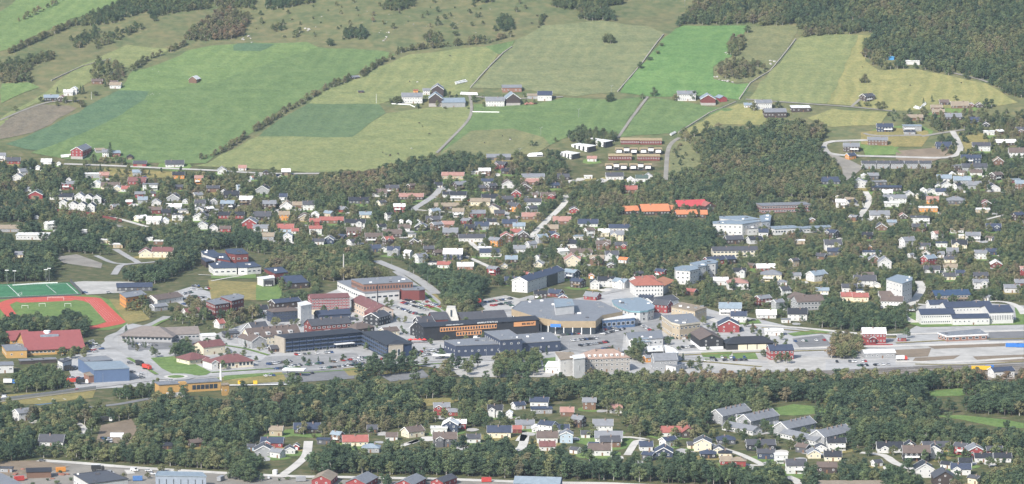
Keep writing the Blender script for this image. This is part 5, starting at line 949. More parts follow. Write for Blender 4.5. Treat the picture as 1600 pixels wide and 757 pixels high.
# turf terraces: rows of brown flats under tan roofs, white-walled upper rooms in front
TT = surf('turf_tan', (.33,.26,.15), .95, .2)
for k, (p0, p1, lab) in enumerate((((970,226),(999,226),'left half of the uppermost turf-roofed terrace'), ((1000,226.5),(1034,226.5),'right half of the uppermost turf-roofed terrace'), ((951,251),(987,251),'left half of the lower turf-roofed back row'), ((996,251.5),(1031,251.5),'right half of the lower turf-roofed back row'))):
    fb('terrace_row', lab, 'terrace', p0, p1, 8, 4.2, 1.4, 'shed', 10, TT, 'mar', nf=9, chim=0, door=False)
for k, (x0, y, lab) in enumerate(((962,242,'upper left stepped terrace with white rooms under turf roofs'), (1000,242,'upper right stepped terrace with white rooms under turf roofs'), (946,267,'lower left stepped terrace with white rooms under turf roofs'), (984,267,'lower right stepped terrace with white rooms under turf roofs'))):
    e = fb('terrace_row', lab, 'terrace', (x0,y), (x0+34,y), 9, 4.4, 1.5, 'shed', 10, TT, 'dkb', nf=9, chim=0, door=False)
    L = (G(x0+34,y)-G(x0,y)).xy.length
    for q, dz in ((-.34,0), (0,1.6), (.34,0)):
        b = MB(); b.box(q*L-2.6, q*L+2.6, -6.6, -4.56, 2.2+dz, 5.2+dz); d = b.build('bay_room', FRAME, e); b = MB(); b.box(q*L-3, q*L+3, -7, -3.5, 5.21+dz, 5.7+dz); b.build('bay_roof', WM('dkb'), d)
        add_box(e, 'ground_window', GLASS, q*L-2, q*L+2, -4.62, -4.52, .4, 2)
# striped modern terraces stepping up the slope
for k, (x, y, L, lab) in enumerate(((884,249,20,'lowest of the three black-and-white striped modern terraces'), (906,237,26,'middle one of the three black-and-white striped modern terraces'), (930,229,30,'highest of the three black-and-white striped modern terraces'))):
    g = G(x, y); e = core('terrace_row', lab, 'terrace', g.x+4, g.y+9, hz(g.x, g.y)-.5, math.radians(-52), L*1.05, 9, 5.4, 'shed', 10, RM('wht'), WM('blk'), 1, nf=0, ne=0, chim=0, door=False, base=3)
    L *= 1.05
    for q in range(4):
        for s in (1,):
            b = MB(); x0 = -L/2+(q+.12)*L/4; b.box(x0, x0+L/4*.5, -5.2, -4.53, .4, 5.3); d = b.build('white_bay', FRAME, e); window(d, x0+L/8*.9, -5.26, 2, 0, 1.6, 1.3)
        b = MB(); b.box(-L/2-.7, -L/2-.03, -4.2+q*2.2, -4.2+q*2.2+1.2, .3, 5.2); b.build('white_bay', FRAME, e)
# farms
e = fb('farmhouse', 'long white farmhouse with grey roof beside the twin grey barns', 'farmhouse', (628,162), (660,162), 12, 7, None, 'gable', 30, 'gry', 'wht', floors=2, nf=8, ne=2)
e = gf('barn', 'brown gabled barn on a stone base, front one of the twin-barn farm', 'barn', (670,167), (691,167), 22, 8.5, rm='lbl', wm='dkb', pitch=36, nf=3, ne=0, floors=1, plinth=3.4, wallm2=surf('barn_stone', (.36,.34,.32), .9, .12), chim=0)
e = gf('barn', 'brown gabled barn behind, with twin white verge boards', 'barn', (674,152), (693,152), 22, 8, rm='gry', wm='dkb', pitch=34, nf=3, ne=0, chim=0)
e = fb('barn', 'low grey byre with pale blue roof beside the front barn', 'barn', (691,169), (727,168), 26, 5.5, 3.4, 'gable', 17, 'lbl', 'gry', nf=5, ne=1, chim=0, trim=False)
e = fb('storehouse', 'white framed storehouse on posts behind the white farmhouse', 'storehouse', (661,149), (672,149), 6, 5, None, 'gable', 30, 'gry', 'wht', floors=2, nf=3, chim=0)
e = fb('shed', 'little orange shed at the back of the twin-barn farm', 'shed', (646,147), (653,147), 5, 3.5, 0, 'flat', 0, 'red', 'ora', nf=1, chim=0)
e = fb('farmhouse', 'white farmhouse with grey roof and brown door beside the dark gabled barn', 'farmhouse', (759,167), (788,167), 12, 6, None, 'gable', 30, 'gry', 'wht', floors=2, nf=7)
e = gf('barn', 'dark gabled barn with stone base and white verges by the scrap heap', 'barn', (791,166), (813,165), 22, 7.5, rm='lbl', wm='dkb', pitch=36, nf=3, ne=0, plinth=3, wallm2=bpy.data.materials['barn_stone'], chim=0)
e = fb('shed', 'brick-orange shed with grey roof above the dark gabled barn', 'shed', (785,145), (815,144), 14, 5, None, 'gable', 18, 'gry', 'brick', nf=5, chim=0, trim=False)
e = fb('shed', 'white-walled shed with navy roof at the end of the farm', 'shed', (840,158), (862,158), 14, 6, None, 'gable', 26, 'navy', 'wht', nf=5, chim=0)
e = fb('shed', 'tan-roofed low shed left of the navy-roofed shed', 'shed', (824,155), (840,155), 9, 3.4, None, 'gable', 20, 'tan', 'gry', nf=3, chim=0)
e = fb('farmhouse', 'long farmhouse with white stripes and grey roof by the red barns', 'farmhouse', (1059,158), (1087,158), 12, 7, None, 'gable', 26, 'gry', 'wht', floors=2, nf=8)
e = gf('barn', 'dark maroon barn with pale roof and stone base', 'barn', (1095,165), (1118,165), 20, 6.5, rm='lbl', wm='mar', pitch=30, nf=3, ne=0, plinth=2.6, wallm2=bpy.data.materials['barn_stone'], chim=0)
e = gf('barn', 'red barn with grey roof at the field corner', 'barn', (1125,160), (1136,159), 16, 4, rm='lbl', wm='red', pitch=30, nf=4, ne=0, chim=0, trim=False)
e = fb('farmhouse', 'striped white farmhouse with grey roof right of the small cottage', 'farmhouse', (1182,172), (1206,171), 12, 7, None, 'gable', 24, 'gry', 'wht', floors=2, nf=7)
e = fb('cottage', 'small cottage with pale roof left of the striped farmhouse', 'cottage', (1163,169), (1175,169), 8, 3, None, 'gable', 24, 'lbl', 'lgt', nf=3)
e = fb('shed', 'long dark shed with grey roof below the striped farmhouse', 'shed', (1195,185), (1229,184), 15, 6, None, 'gable', 22, 'gry', 'dkb', nf=7, chim=0, trim=False)
e = fb('shed', 'open-fronted shed with bright white roof above the small straw-yellow field', 'shed', (1237,176), (1266,175), 10, 4.5, 1.5, 'shed', 10, 'wht', 'dkb', nf=4, chim=0)
e = gf('hay_barn', 'lone red-brown hay barn with silver roof in the green field', 'barn', (295,130), (307,131), 12, 4.5, rm='wht', wm='brn', pitch=34, nf=2, ne=0, chim=0, trim=False, cap=.05)
e = gf('barn', 'big red hillside barn with grey roof and stone basement', 'barn', (111,249), (129,250), 30, 9, rm='gry', wm='red', pitch=30, nf=6, ne=3, floors=2, plinth=3.2, wallm2=bpy.data.materials['barn_stone'], chim=0, cap=.06)
fb('shed', 'pale blue-roofed red shed right of the red hillside barn', 'shed', (176,246), (188,245), 9, 4, None, 'gable', 24, 'lbl', 'red', nf=3, chim=0)
fb('farmhouse', 'white farmhouse half hidden by trees right of the red hillside barn', 'farmhouse', (160,246), (170,246), 9, 5, None, 'gable', 30, 'gry', 'wht', nf=3, floors=2)
fb('shed', 'tan-roofed shed behind the red hillside barn', 'shed', (150,240), (163,239), 9, 3, None, 'gable', 20, 'tan', 'gry', nf=2, chim=0)
fb('farmhouse', 'black farmhouse with pale roof at the western farm', 'farmhouse', (69,159), (92,158), 10, 4, None, 'gable', 26, 'lbl', 'blk', nf=6)
gf('farmhouse', 'dark gabled farmhouse with white verge and pink side roof', 'farmhouse', (90,160), (100,160), 14, 4, rm='pink', wm='dkb', pitch=34, nf=3)
fb('cabin', 'lone grey cabin among hedgerow trees', 'cabin', (551,125), (562,123), 6, 2.5, None, 'gable', 24, 'gry', 'dkb', nf=2, chim=0); fb('cabin', 'tiny dark hut in the pale field', 'cabin', (560,146), (568,146), 4, 1.8, None, 'gable', 16, 'dkg', 'dkb', nf=0, ne=0, chim=0)
fb('construction_cabin', 'long white construction cabin in the forest clearing', 'cabin', (1415,101), (1437,102), 5, 4, 0, 'flat', 0, 'wht', 'wht', nf=0, ne=0, chim=0, door=False); fb('construction_cabin', 'bright blue container in the forest clearing', 'container', (1388,94), (1397,94), 4, 3, 0, 'flat', 0, surf('container_blue', (.1,.35,.65), .5, .1), surf('container_blue_wall', (.08,.3,.6), .5, .1), nf=0, ne=0, chim=0, door=False)
fb('shed', 'white-roofed machine shed deep in the right hand forest', 'shed', (1562,133), (1578,133), 6, 3, None, 'gable', 20, 'wht', 'brn', nf=0, chim=0) if 0 else None
# dark terrace rows on the right hill
for k, (x, w) in enumerate(((1358,22),(1380,20),(1402,20),(1424,20),(1446,18))):
    fb('terrace_row', ('dark terrace house at the left end of the row of five below the gravel loop', 'second dark terrace house of the row of five', 'middle dark terrace house of the row of five', 'fourth dark terrace house of the row of five', 'dark terrace house at the right end of the row of five')[k], 'terrace', (x-w/2,264), (x+w/2,264), 9, 5.4, None, 'gable', 22, 'dkg', 'gry', floors=2, nf=5, chim=1)
# ------------------------------------------------------------------ cars and other vehicles
CARC = dict(white=(.75,.75,.74), black=(.02,.02,.023), silver=(.42,.43,.44), grey=(.14,.145,.15), blue=(.05,.1,.24), red=(.45,.035,.03), green=(.06,.13,.08), brown=(.16,.1,.06))
TYRE = plain('tyre_rubber', (.02,.02,.02), .9); CGLASS = plain('car_glass', (.03,.036,.045), .08)
def car_mesh(c, van=False):
    b = MB(); L, W = (5.2, 1.95) if van else (4.4, 1.8); h1 = .95 if not van else 1.1; h2 = 1.46 if not van else 2.1
    pr = [(-L/2,.35),(-L/2,.82),(-L/2+.15,h1),(L/2-.25,h1-.12),(L/2,.7),(L/2,.35)]
    n = len(pr); v = [(x, s*W/2, z) for s in (-1,1) for x, z in pr]
    b.add(v, [tuple(range(n)), tuple(range(2*n-1,n-1,-1))]+[(k,n+k,n+(k+1)%n,(k+1)%n) for k in range(n)], 0)
    xa, xb, xc, xd = (-L/2+.2, L/2-1.35, -L/2+.5, L/2-2.0) if not van else (-L/2+.02, L/2-.9, -L/2+.12, L/2-1.6)
    w = W/2-.04; u = W/2-.2
    lo = [(xa,-w,h1),(xb,-w,h1-.05),(xb,w,h1-.05),(xa,w,h1)]; hi = [(xc,-u,h2-.04),(xd,-u,h2-.04),(xd,u,h2-.04),(xc,u,h2-.04)]
    b.add(lo+hi, [(0,1,5,4),(1,2,6,5),(2,3,7,6),(3,0,4,7)], 1)
    b.add([(xc-.05,-u,h2-.04),(xd+.05,-u,h2-.04),(xd+.05,u,h2-.04),(xc-.05,u,h2-.04),(xc,-u+.06,h2),(xd,-u+.06,h2),(xd,u-.06,h2),(xc,u-.06,h2)], [(4,5,6,7),(0,1,5,4),(1,2,6,5),(2,3,7,6),(3,0,4,7)], 0)
    if van: b.box(-L/2+.3, L/2-2.2, -W/2-.01, W/2+.01, 1.0, 1.9, 0)
    for x in (-L/2+.85, L/2-.85):
        for s in (-1, 1):
            m = 10; r = .33; vv = [(x+r*math.cos(2*math.pi*k/m), s*W/2*q, r+r*math.sin(2*math.pi*k/m)) for q in (.8,1.02) for k in range(m)]
            b.add(vv, [(k,(k+1)%m,m+(k+1)%m,m+k) for k in range(m)]+[tuple(range(m)), tuple(range(2*m-1,m-1,-1))], 2)
    return b.mesh('car', [plain('car_paint_'+c, CARC[c], .35), CGLASS, TYRE])
CARM = {}
def car(x, y, rz, c, label, group, z=0, van=False, name=None):
    if (c, van) not in CARM: CARM[c, van] = car_mesh(c, van)
    return tag(link(name or ('van' if van else 'car'), CARM[c, van], None, None, (x, y, z), rz), label, 'van' if van else 'car', group)
PICK = ['white']*5+['black']*4+['silver']*4+['grey']*4+['blue']*2+['red']*2+['green','brown']
CARPOS = []; MORE = []
def row(a, b, n, place, ang=None, fill=.88):
    fill = min(1, fill*1.08)
    A, B = G(*a), G(*b); d = Vector((B.x-A.x, B.y-A.y)); base = math.atan2(d.y, d.x)+math.pi/2
    for k in range(n):
        if random.random() > fill: continue
        p = A.lerp(B, (k+random.uniform(.4,.6))/n); c = random.choice(PICK); rz = (base if ang is None else ang)+random.choice((0, math.pi))+random.uniform(-.05,.05)
        if len(CARPOS) >= 262: MORE.append((p.x, p.y, hz(p.x,p.y)+.31, rz, c)); continue
        CARPOS.append(1); car(p.x, p.y, rz, c, f'{c} car parked in {place}', f'{c} cars parked in {place}', hz(p.x,p.y)+.31)
        protect_rect(*(lambda q: (q[0]-5, q[0]+5, q[1]-3, q[1]+1))(proj(p.x,p.y,0)), p.y, .4)
H_ = 'the lot of the dark blue hotel'
row((418,571),(455,566),11,H_); row((430,578),(470,572),11,H_); row((478,572),(560,562),22,H_,None,.6); row((500,578),(570,570),18,H_,None,.8); row((545,570),(565,563),6,H_); row((460,556),(520,552),13,H_,None,.5)
H_ = 'the lot beside the sports hall'
row((628,474),(668,486),13,H_); row((634,470),(676,482),13,H_); row((622,482),(650,492),9,H_); row((662,471),(697,484),13,H_,None,1); row((640,490),(660,494),6,H_,None,.6)
H_ = 'the shopping centre lot'
row((876,525),(915,522),11,H_); row((893,534),(935,530),12,H_); row((905,542),(950,536),13,H_); row((918,552),(955,545),11,H_,None,.7); row((935,519),(985,508),15,H_,None,.95); row((940,524),(975,515),10,H_); row((1000,508),(1018,518),8,H_,None,.7); row((962,556),(985,548),7,H_,None,.5)
H_ = 'the lot behind the church'
row((758,474),(800,468),12,H_); row((764,480),(800,474),10,H_,None,.7); row((775,468),(806,482),7,H_,None,.5)
H_ = 'the lot by the maroon flats'
row((262,466),(300,458),11,H_); row((272,470),(322,466),13,H_); row((296,454),(332,452),9,H_,None,.7); row((285,477),(325,472),10,H_,None,.6); row((300,449),(315,448),4,H_)
H_ = 'the lot right of the big red hall'
row((134,537),(150,552),7,H_); row((142,534),(160,548),7,H_,None,.7)
H_ = 'the station lot by the tracks'
row((1098,565),(1175,564),20,H_,None,.65); row((1100,561),(1170,560),16,H_,None,.5); row((1306,567),(1370,566),16,H_,None,.6); row((1340,573),(1390,571),12,H_,None,.7)
H_ = 'the yard by the white factory'; row((1408,485),(1428,487),3,H_,0,1); row((1404,482),(1426,482),3,H_,0,.8)
H_ = 'the street by the grey supermarket'; row((372,530),(398,527),7,H_); row((200,540),(250,541),12,H_,None,.45); row((270,541),(318,539),11,H_,None,.4); row((90,575),(122,578),8,H_,None,.6)
H_ = 'the lot of the low dark blue shop'; row((652,552),(695,547),12,H_,None,.8); row((655,557),(692,553),9,H_,None,.7)
H_ = 'the lane beside the tan brick shops'; row((1042,530),(1075,530),9,H_,None,.85); row((1031,508),(1046,522),6,H_,None,.7); row((1050,528),(1056,520),3,H_)
H_ = 'the yard below the wood'; row((160,686),(172,689),4,H_,None,1); row((163,692),(180,692),4,H_,None,.8)
H_ = 'the roadside by the chapel'; row((400,590),(520,583),20,H_,None,.25); row((560,560),(640,566),16,H_,None,.3); row((1110,520),(1180,512),14,H_,None,.4); row((1140,505),(1200,500),12,H_,None,.4); row((840,552),(880,548),8,H_,None,.5); row((955,566),(1010,565),12,H_,None,.4); row((1060,545),(1090,543),7,H_,None,.6); row((1240,535),(1290,533),12,H_,None,.4); row((100,590),(130,594),8,H_,None,.6); row((205,582),(230,590),6,H_,None,.5); row((20,590),(60,586),9,H_,None,.5)
mm = MB(); cols = list(CARC); 
for x, y, z, rz, c in MORE:                                  # the cars past three hundred, joined
    if (c, False) not in CARM: CARM[c, False] = car_mesh(c)
    me_ = CARM[c, False]; cz, sz = math.cos(rz), math.sin(rz); b0 = len(mm.v); mm.v += [(x+v.co.x*cz-v.co.y*sz, y+v.co.x*sz+v.co.y*cz, z+v.co.z) for v in me_.vertices]
    for p_ in me_.polygons: mm.f.append(tuple(i+b0 for i in p_.vertices)); mm.m.append(cols.index(c) if p_.material_index == 0 else len(cols)-1+p_.material_index)
if MORE: o = mm.build('parked_cars', [plain('car_paint_'+c, CARC[c], .35) for c in cols]+[CGLASS, TYRE], None, kind='stuff'); o['label'] = 'further parked cars of mixed colours in the car parks'
for px, py, c, rz, lab in ((122,612,'red',.12,'red car crossing the road bridge'),(222,592,'grey',.5,'grey car entering the roundabout'),(268,597,'silver',0,'silver car rounding the grass island'),(203,569,'grey',.3,'grey car passing behind the blue store'),(66,722,'grey',0,'grey car at the left end of the pale bottom road'),(232,738,'white',.2,'white car left of the steel-blue workshop'),(238,743,'white',-.1,'lower white car left of the steel-blue workshop'),
    (133,459,'blue',.3,'blue car beside the artificial pitch'),(170,459,'silver',.1,'silver car by the orange clubhouse gravel'),(1405,562,'red',0,'red car at the end of the station lot'),(420,749,'white',1.5,'white car below the junction of the pale road')):
    g = G(px, py); car(g.x, g.y, rz, c, lab, None, hz(g.x,g.y)+.5)
for px, py, c, lab in ((210,737,'white','white van in the yard behind the bottom road'),(172,741,'silver','silver van in front of the black-roofed workshop'),(8,623,'white','white van under the road near the left edge'),(365,742,'white','white van by the bushes on the pale road'),(710,578,'white','pale camper van under the roadside trees'),(785,574,'white','white camper van by the riverside trees'),(745,530,'white','white van at the shops')):
    g = G(px, py); car(g.x, g.y, random.uniform(-.3,.3), c, lab, None, hz(g.x,g.y)+.4, True)
def truck(px, py, rz, cab, box, label, cat='truck', tank=False):
    g = G(px, py); e = empty('truck', (g.x, g.y, hz(g.x,g.y)+.4), rz); tag(e, label, cat)
    b = MB(); b.box(-3.8, 2.3, -1.2, 1.2, 1.05, 3.6 if not tank else 1.4); b.build('cargo_box', box, e); b = MB(); b.box(2.5, 4.5, -1.2, 1.2, .6, 2.2); b.add([(2.5,-1.2,2.2),(4.4,-1.2,2.2),(4.4,1.2,2.2),(2.5,1.2,2.2),(2.6,-1.1,3.1),(4.0,-1.1,3.1),(4.0,1.1,3.1),(2.6,1.1,3.1)], [(0,1,5,4),(1,2,6,5),(2,3,7,6),(3,0,4,7),(4,5,6,7)]); b.build('cab', cab, e)
    for x in (-2.8, -1.4, 3.4):
        for s in (-1, 1):
            b = MB(); m = 10; v = [(x+.5*math.cos(2*math.pi*k/m), s*q, .5+.5*math.sin(2*math.pi*k/m)) for q in (.85,1.18) for k in range(m)]
            b.add(v, [(k,(k+1)%m,m+(k+1)%m,m+k) for k in range(m)]+[tuple(range(m)), tuple(range(2*m-1,m-1,-1))]); b.build('wheel', TYRE, e)
pr, pb, pw, pk = (plain('truck_'+k, c, .45) for k, c in (('red',(.5,.06,.04)),('blue',(.05,.16,.42)),('white',(.72,.72,.7)),('black',(.03,.03,.03))))
truck(218,572,-.9,pk,pk,'dark lorry at the head of the queue by the blue store'); truck(229,578,-.8,pr,pr,'red lorry behind the dark one by the blue store'); truck(113,600,.2,pk,pr,'dark lorry with red load beside the road bridge'); truck(128,601,.1,pw,pk,'lorry with white cab beside the road bridge')
truck(14,601,0,pb,pw,'white lorry with blue cab near the left edge'); truck(105,580,.3,pk,pk,'black lorry beside the white garage'); truck(1408,564,.2,pr,pw,'white lorry with red cab on the station lot'); truck(152,737,.1,pk,pk,'black lorry in the lower yard'); truck(165,660,0,pw,pk,'lorry with black box in the earth yard')
# ------------------------------------------------------------------ railway wagons, containers, caravans
YEL = plain('container_yellow', (.7,.42,.03), .5); BLC = plain('container_blue2', (.04,.17,.5), .5)
def container(px, py, L, rz, mat, label, cat='container', name='container', z=.3, h=2.8):
    g = G(px, py); e = empty(name, (g.x, g.y, hz(g.x,g.y)+z), rz); tag(e, label, cat); b = MB(); b.box(-L/2, L/2, -1.25, 1.25, .15, h); b.build('shell', mat, e)
    n = int(L/.9)
    for k in range(n): b = MB(); x = -L/2+(k+.5)*L/n; b.box(x-.14, x+.14, -1.31, -1.25, .35, h-.2); b.build('rib', mat, e)
    b = MB(); b.box(L/2, L/2+.05, -1.1, 1.1, .3, h-.15); b.build('door', mat, e); b = MB(); b.box(-L/2, L/2, -1.2, 1.2, 0, .15); b.build('base_frame', TYRE, e)
container(1533,580,14,.0,YEL,'yellow container wagon on the tracks','wagon','container_wagon',.9); container(1546,579,6,0,BLC,'short blue container behind the yellow wagon','container','container',.9); container(1582,543,10,0,BLC,'blue container, left one of the pair by the gravel','container'); container(1598,543.5,10,0,BLC,'blue container, right one of the pair by the gravel','container')
container(1520,586,12,0,BLC,'dark blue wagon half hidden by riverside trees','wagon','container_wagon',.6); container(183,684,9,0,plain('trailer_white', (.72,.72,.7)),'long white trailer in the earth yard','trailer','trailer'); container(195,689,5,.4,pw,'short white trailer in the earth yard','trailer','trailer'); container(430,742,3,1.3,pw,'white box trailer at the road junction','trailer','trailer')
container(330,616,12,0,pw,'white container under the amber building','container') if 0 else container(275,621,13,.02,pw,'white container in front of the amber building','container')
for k, (px, py) in enumerate(((375,603),(399,603))):
    g = G(px, py); e = empty('signal_cabin', (g.x, g.y, .2)); tag(e, 'yellow box signal at the %s end of the white platform' % ('left', 'right')[k], 'signal box'); b = MB(); b.box(-1.4,1.4,-1,1,1.2,3.4); b.build('box', YEL, e); b = MB(); b.tube(0,0,0,1.2,.25,.25,6); b.build('post', GREYMETAL, e)
ribbon('platform', [(352,604),(400,603.5),(450,602.5)], 3.2, FRAME, .9, True, .3, smooth=False)
# bridge over the river with dark water beneath
def bar(parent, name, mat, a, b, w, h, z):
    A, B = G(*a), G(*b); d = Vector((B.x-A.x, B.y-A.y)); L = d.length; m = (A+B)/2; o = MB(); o.box(-L/2, L/2, -w/2, w/2, 0, h)
    e = o.build(name, mat, parent); e.location = Vector((m.x, m.y, z))-(parent.location if parent else Vector((0,0,0))); e.rotation_euler[2] = math.atan2(d.y, d.x); return e
g = G(90, 615); br = empty('road_bridge', (g.x, g.y, 0)); tag(br, 'pale concrete road bridge with grey railings near the left edge', 'bridge')
bar(br, 'girder', CONC, (0,629), (150,610), .6, 1.1, .3); bar(br, 'railing', GREYMETAL, (0,629.6), (150,610.6), .12, .9, 1.401); bar(br, 'far_railing', GREYMETAL, (0,625.4), (150,606.4), .12, 1.0, .5)
for px in (60, 82, 100): bar(br, 'pier', CONC, (px,624.5), (px+2,624.3), 4, .25, .02)
WATER = plain('dark_river_water', (.03,.045,.05), .08); sheet('river', [(48,620),(100,616),(88,630),(60,634),(45,630)], WATER, .09, True, .3)
g = G(60, 632); w_ = MB(); 
# ------------------------------------------------------------------ masts, posts, walls
def mast(px, py, h, label, cat='mast', name='floodlight_mast', head=True, mat=None, r=.22):
    g = G(px, py); e = empty(name, (g.x, g.y, hz(g.x,g.y))); tag(e, label, cat); b = MB(); b.tube(0,0,-.5,h,r,r*.6,8); b.build('pole', mat or GREYMETAL, e)
    if head:
        b = MB(); b.box(-1.6,1.6,-.15,.15,h,h+.9); hd = b.build('lamp_head', GREYMETAL, e)
        for x in (-1.0, 0, 1.0): b = MB(); b.box(x-.4,x+.4,-.3,-.151,h+.15,h+.75); b.build('lamp', FRAME, hd)
    return e
for px, py, h, lab in ((11,444,11,'floodlight mast at the far left of the artificial pitch'),(23,443,10,'floodlight mast second from the left of the artificial pitch'),(72,441,10,'floodlight mast behind the middle of the artificial pitch'),(77,441,11,'floodlight mast right of the middle of the artificial pitch')): mast(px, py, h, lab)
mast(537,438,22,'tall pale chimney stack behind the sports hall','chimney','chimney_stack',False,CONC,.7); mast(590,476,16,'dark steel flue beside the red hotel','flue','steel_flue',False,WM('blk'),.5); mast(345,597,13,'white pylon sign by the amber building','pylon sign','pylon_sign',False,FRAME,.8); mast(956,714,11,'white flagpole above the pine belt','flagpole','flagpole',False,FRAME,.2)
mast(588,162,10,'white flagpole in the pale field left of the twin-barn farm','flagpole','flagpole',False,FRAME,.18); mast(143,156,8,'white pole beside the western farm trees','flagpole','flagpole',False,FRAME,.15); mast(983,328,8,'white flagpole behind the orange-roofed school','flagpole','flagpole',False,FRAME,.2); mast(635,402,9,'grey lamp post by the white gabled cottage','lamp post','street_lamp',False,GREYMETAL,.18)
for px, py, lab in ((845,213,'grey cross-armed power pole in the pasture above the tent'),(904,184,'pale power pole in the field left of the drive'),(955,147,'pale power pole below the lone hilltop tree'),(1070,12,'pale power pole at the upper edge of the clearing'),(812,246,'white post at the tent yard')):
    g = G(px, py); e = empty('power_pole', (g.x, g.y, hz(g.x,g.y))); tag(e, lab, 'power pole'); b = MB(); b.tube(0,0,-.5,8,.16,.12,6); b.build('pole', GREYMETAL, e)
    b = MB(); b.limb((0,0,8),(-1.8,-.3,9.2),.12,.1); b.build('arm', GREYMETAL, e); b = MB(); b.limb((0,0,8),(1.8,-.3,9.2),.12,.1); b.build('arm', GREYMETAL, e)
lampspots = [(640,431),(668,449),(612,420),(160,603),(230,592),(360,585),(430,580),(520,575),(620,568),(760,562),(210,553),(185,541),(1300,541),(1180,545),(1250,512),(1400,520),(890,552),(945,560),(830,560),(1010,556)]
for px, py in lampspots:
    g = G(px, py); e = empty('street_lamp', (g.x, g.y+4.6, 0)); tag(e, 'thin grey street lamp standing along the town roads', 'street lamp', 'grey street lamps along the town roads'); b = MB(); b.tube(0,0,0,8,.1,.07,6); b.build('pole', GREYMETAL, e); b = MB(); b.box(-.12,.12,-1.6,.1,8,8.14); b.build('lamp_arm', GREYMETAL, e)
def wall_run(pts, h, th, mat, name, label, cat='wall', group=None, base=.6):
    w = [G(*p) for p in pts]; o = Vector((w[0].x, w[0].y, hz(w[0].x,w[0].y))); e = empty(name, o); tag(e, label, cat, group)
    for a, c in zip(w, w[1:]):
        d = Vector((c.x-a.x, c.y-a.y)); L = d.length; k = max(1, int(L/12)); n = Vector((-d.y, d.x))/L*th/2
        for q in range(k):
            p, r = a.lerp(c, q/k), a.lerp(c, (q+1)/k); b = MB(); z0, z1 = hz(p.x,p.y), hz(r.x,r.y); hh = h*random.uniform(.85,1.15)
            v = [(p.x-n.x,p.y-n.y,z0-base),(r.x-n.x,r.y-n.y,z1-base),(r.x+n.x,r.y+n.y,z1-base),(p.x+n.x,p.y+n.y,z0-base),(p.x-n.x,p.y-n.y,z0+hh),(r.x-n.x,r.y-n.y,z1+hh),(r.x+n.x,r.y+n.y,z1+hh),(p.x+n.x,p.y+n.y,z0+hh)]
            b.add([(x-o.x,y-o.y,z-o.z) for x,y,z in v], [(0,1,5,4),(1,2,6,5),(2,3,7,6),(3,0,4,7),(4,5,6,7)]); b.build('wall_section', mat, e)
    return e
wall_run([(80,330),(110,331.5),(130,334),(160,340),(190,347)], 2.2, .5, WM('mar'), 'retaining_wall', 'long maroon wall below the black-and-white row houses'); STW = surf('field_stone', (.3,.28,.23), .95, .3, .8)
for pts, lab in (([(1037,55),(1005,97),(965,144)], 'stone wall between mown field and vivid green field'), ([(1243,62),(1203,112),(1172,131),(1155,156)], 'stone wall left of the straw-yellow field'), ([(735,138),(758,112),(786,84),(800,74)], 'stone wall climbing from the twin-barn farm'), ([(1060,208),(1108,178),(1150,160)], 'stone wall beside the red-barn farm'), ([(80,127),(130,104),(173,93)], 'stone wall across the western pasture')): wall_run(pts, 1.1, 1.2, STW, 'stone_wall', lab)
for pts, lab in (([(612,163),(640,164.5),(648,168),(655,163)], 'white fence below the white farmhouse'), ([(738,176),(780,176.5)], 'white fence below the farmhouse with the brown door'), ([(260,362),(285,364)], 'white garden fence above the bend in the road'), ([(90,443),(60,444),(20,447)], 'white advertising boards along the artificial pitch')): wall_run(pts, 1.1, .2, FRAME, 'fence', lab, 'fence')
wall_run([(1330,540),(1395,540)], 1.2, .3, WM('red'), 'fence', 'red fence below the big red house', 'fence'); wall_run([(110,442),(128,460)], 3.0, .15, WM('dkg'), 'ball_fence', 'dark ball fence at the right end of the artificial pitch', 'fence'); wall_run([(0,468),(60,465),(127,462)], 1.2, .15, WM('dkg'), 'ball_fence', 'dark low fence in front of the artificial pitch', 'fence')
# ------------------------------------------------------------------ farm things: bales, tents, cows, boulders
BALE = plain('bale_film', (.76,.77,.76), .5)
def bale_row(a, b, n, where_):
    A, B = G(*a), G(*b); d = math.atan2(B.y-A.y, B.x-A.x)
    for k in range(n):
        p = A.lerp(B, (k+.5)/n); o = MB(); m = 12; r = .95; v = [(s*.62, r*math.cos(2*math.pi*q/m), r*.98+r*math.sin(2*math.pi*q/m)) for s in (-1,-.75,.75,1) for q in range(m)]
        v = [(x, y*(.9 if abs(x)>.6 else 1), z) for x, y, z in v]; o.add(v, [(i*m+q, i*m+(q+1)%m, (i+1)*m+(q+1)%m, (i+1)*m+q) for i in range(3) for q in range(m)]+[tuple(range(m)), tuple(range(4*m-1,3*m-1,-1))])
        tag(o.build('silage_bale', BALE, None, (p.x, p.y, hz(p.x,p.y)+.25), d, smooth=True), f'white silage bale {where_}', 'silage bale', f'white silage bales {where_}')
bale_row((95,245.5),(111,244),8,'left of the red hillside barn'); bale_row((96,247.5),(108,246.5),6,'left of the red hillside barn'); bale_row((719,149),(747,150),13,'above the scrap heap farm track'); bale_row((720,147),(746,148),12,'above the scrap heap farm track'); bale_row((711,131),(728,127),8,'beside the stone wall above the farm')
bale_row((712,133),(730,129),8,'beside the stone wall above the farm'); bale_row((1428,170),(1436,172),5,'at the edge of the straw-yellow field'); bale_row((1436,172),(1447,164),6,'at the edge of the straw-yellow field'); bale_row((1430,168),(1437,170.5),4,'at the edge of the straw-yellow field'); bale_row((1438,170),(1446,162),5,'at the edge of the straw-yellow field'); bale_row((1048,213),(1056,209),5,'at the end of the gravel lane by the turf terraces'); bale_row((1047,212),(1055,208),5,'at the end of the gravel lane by the turf terraces')
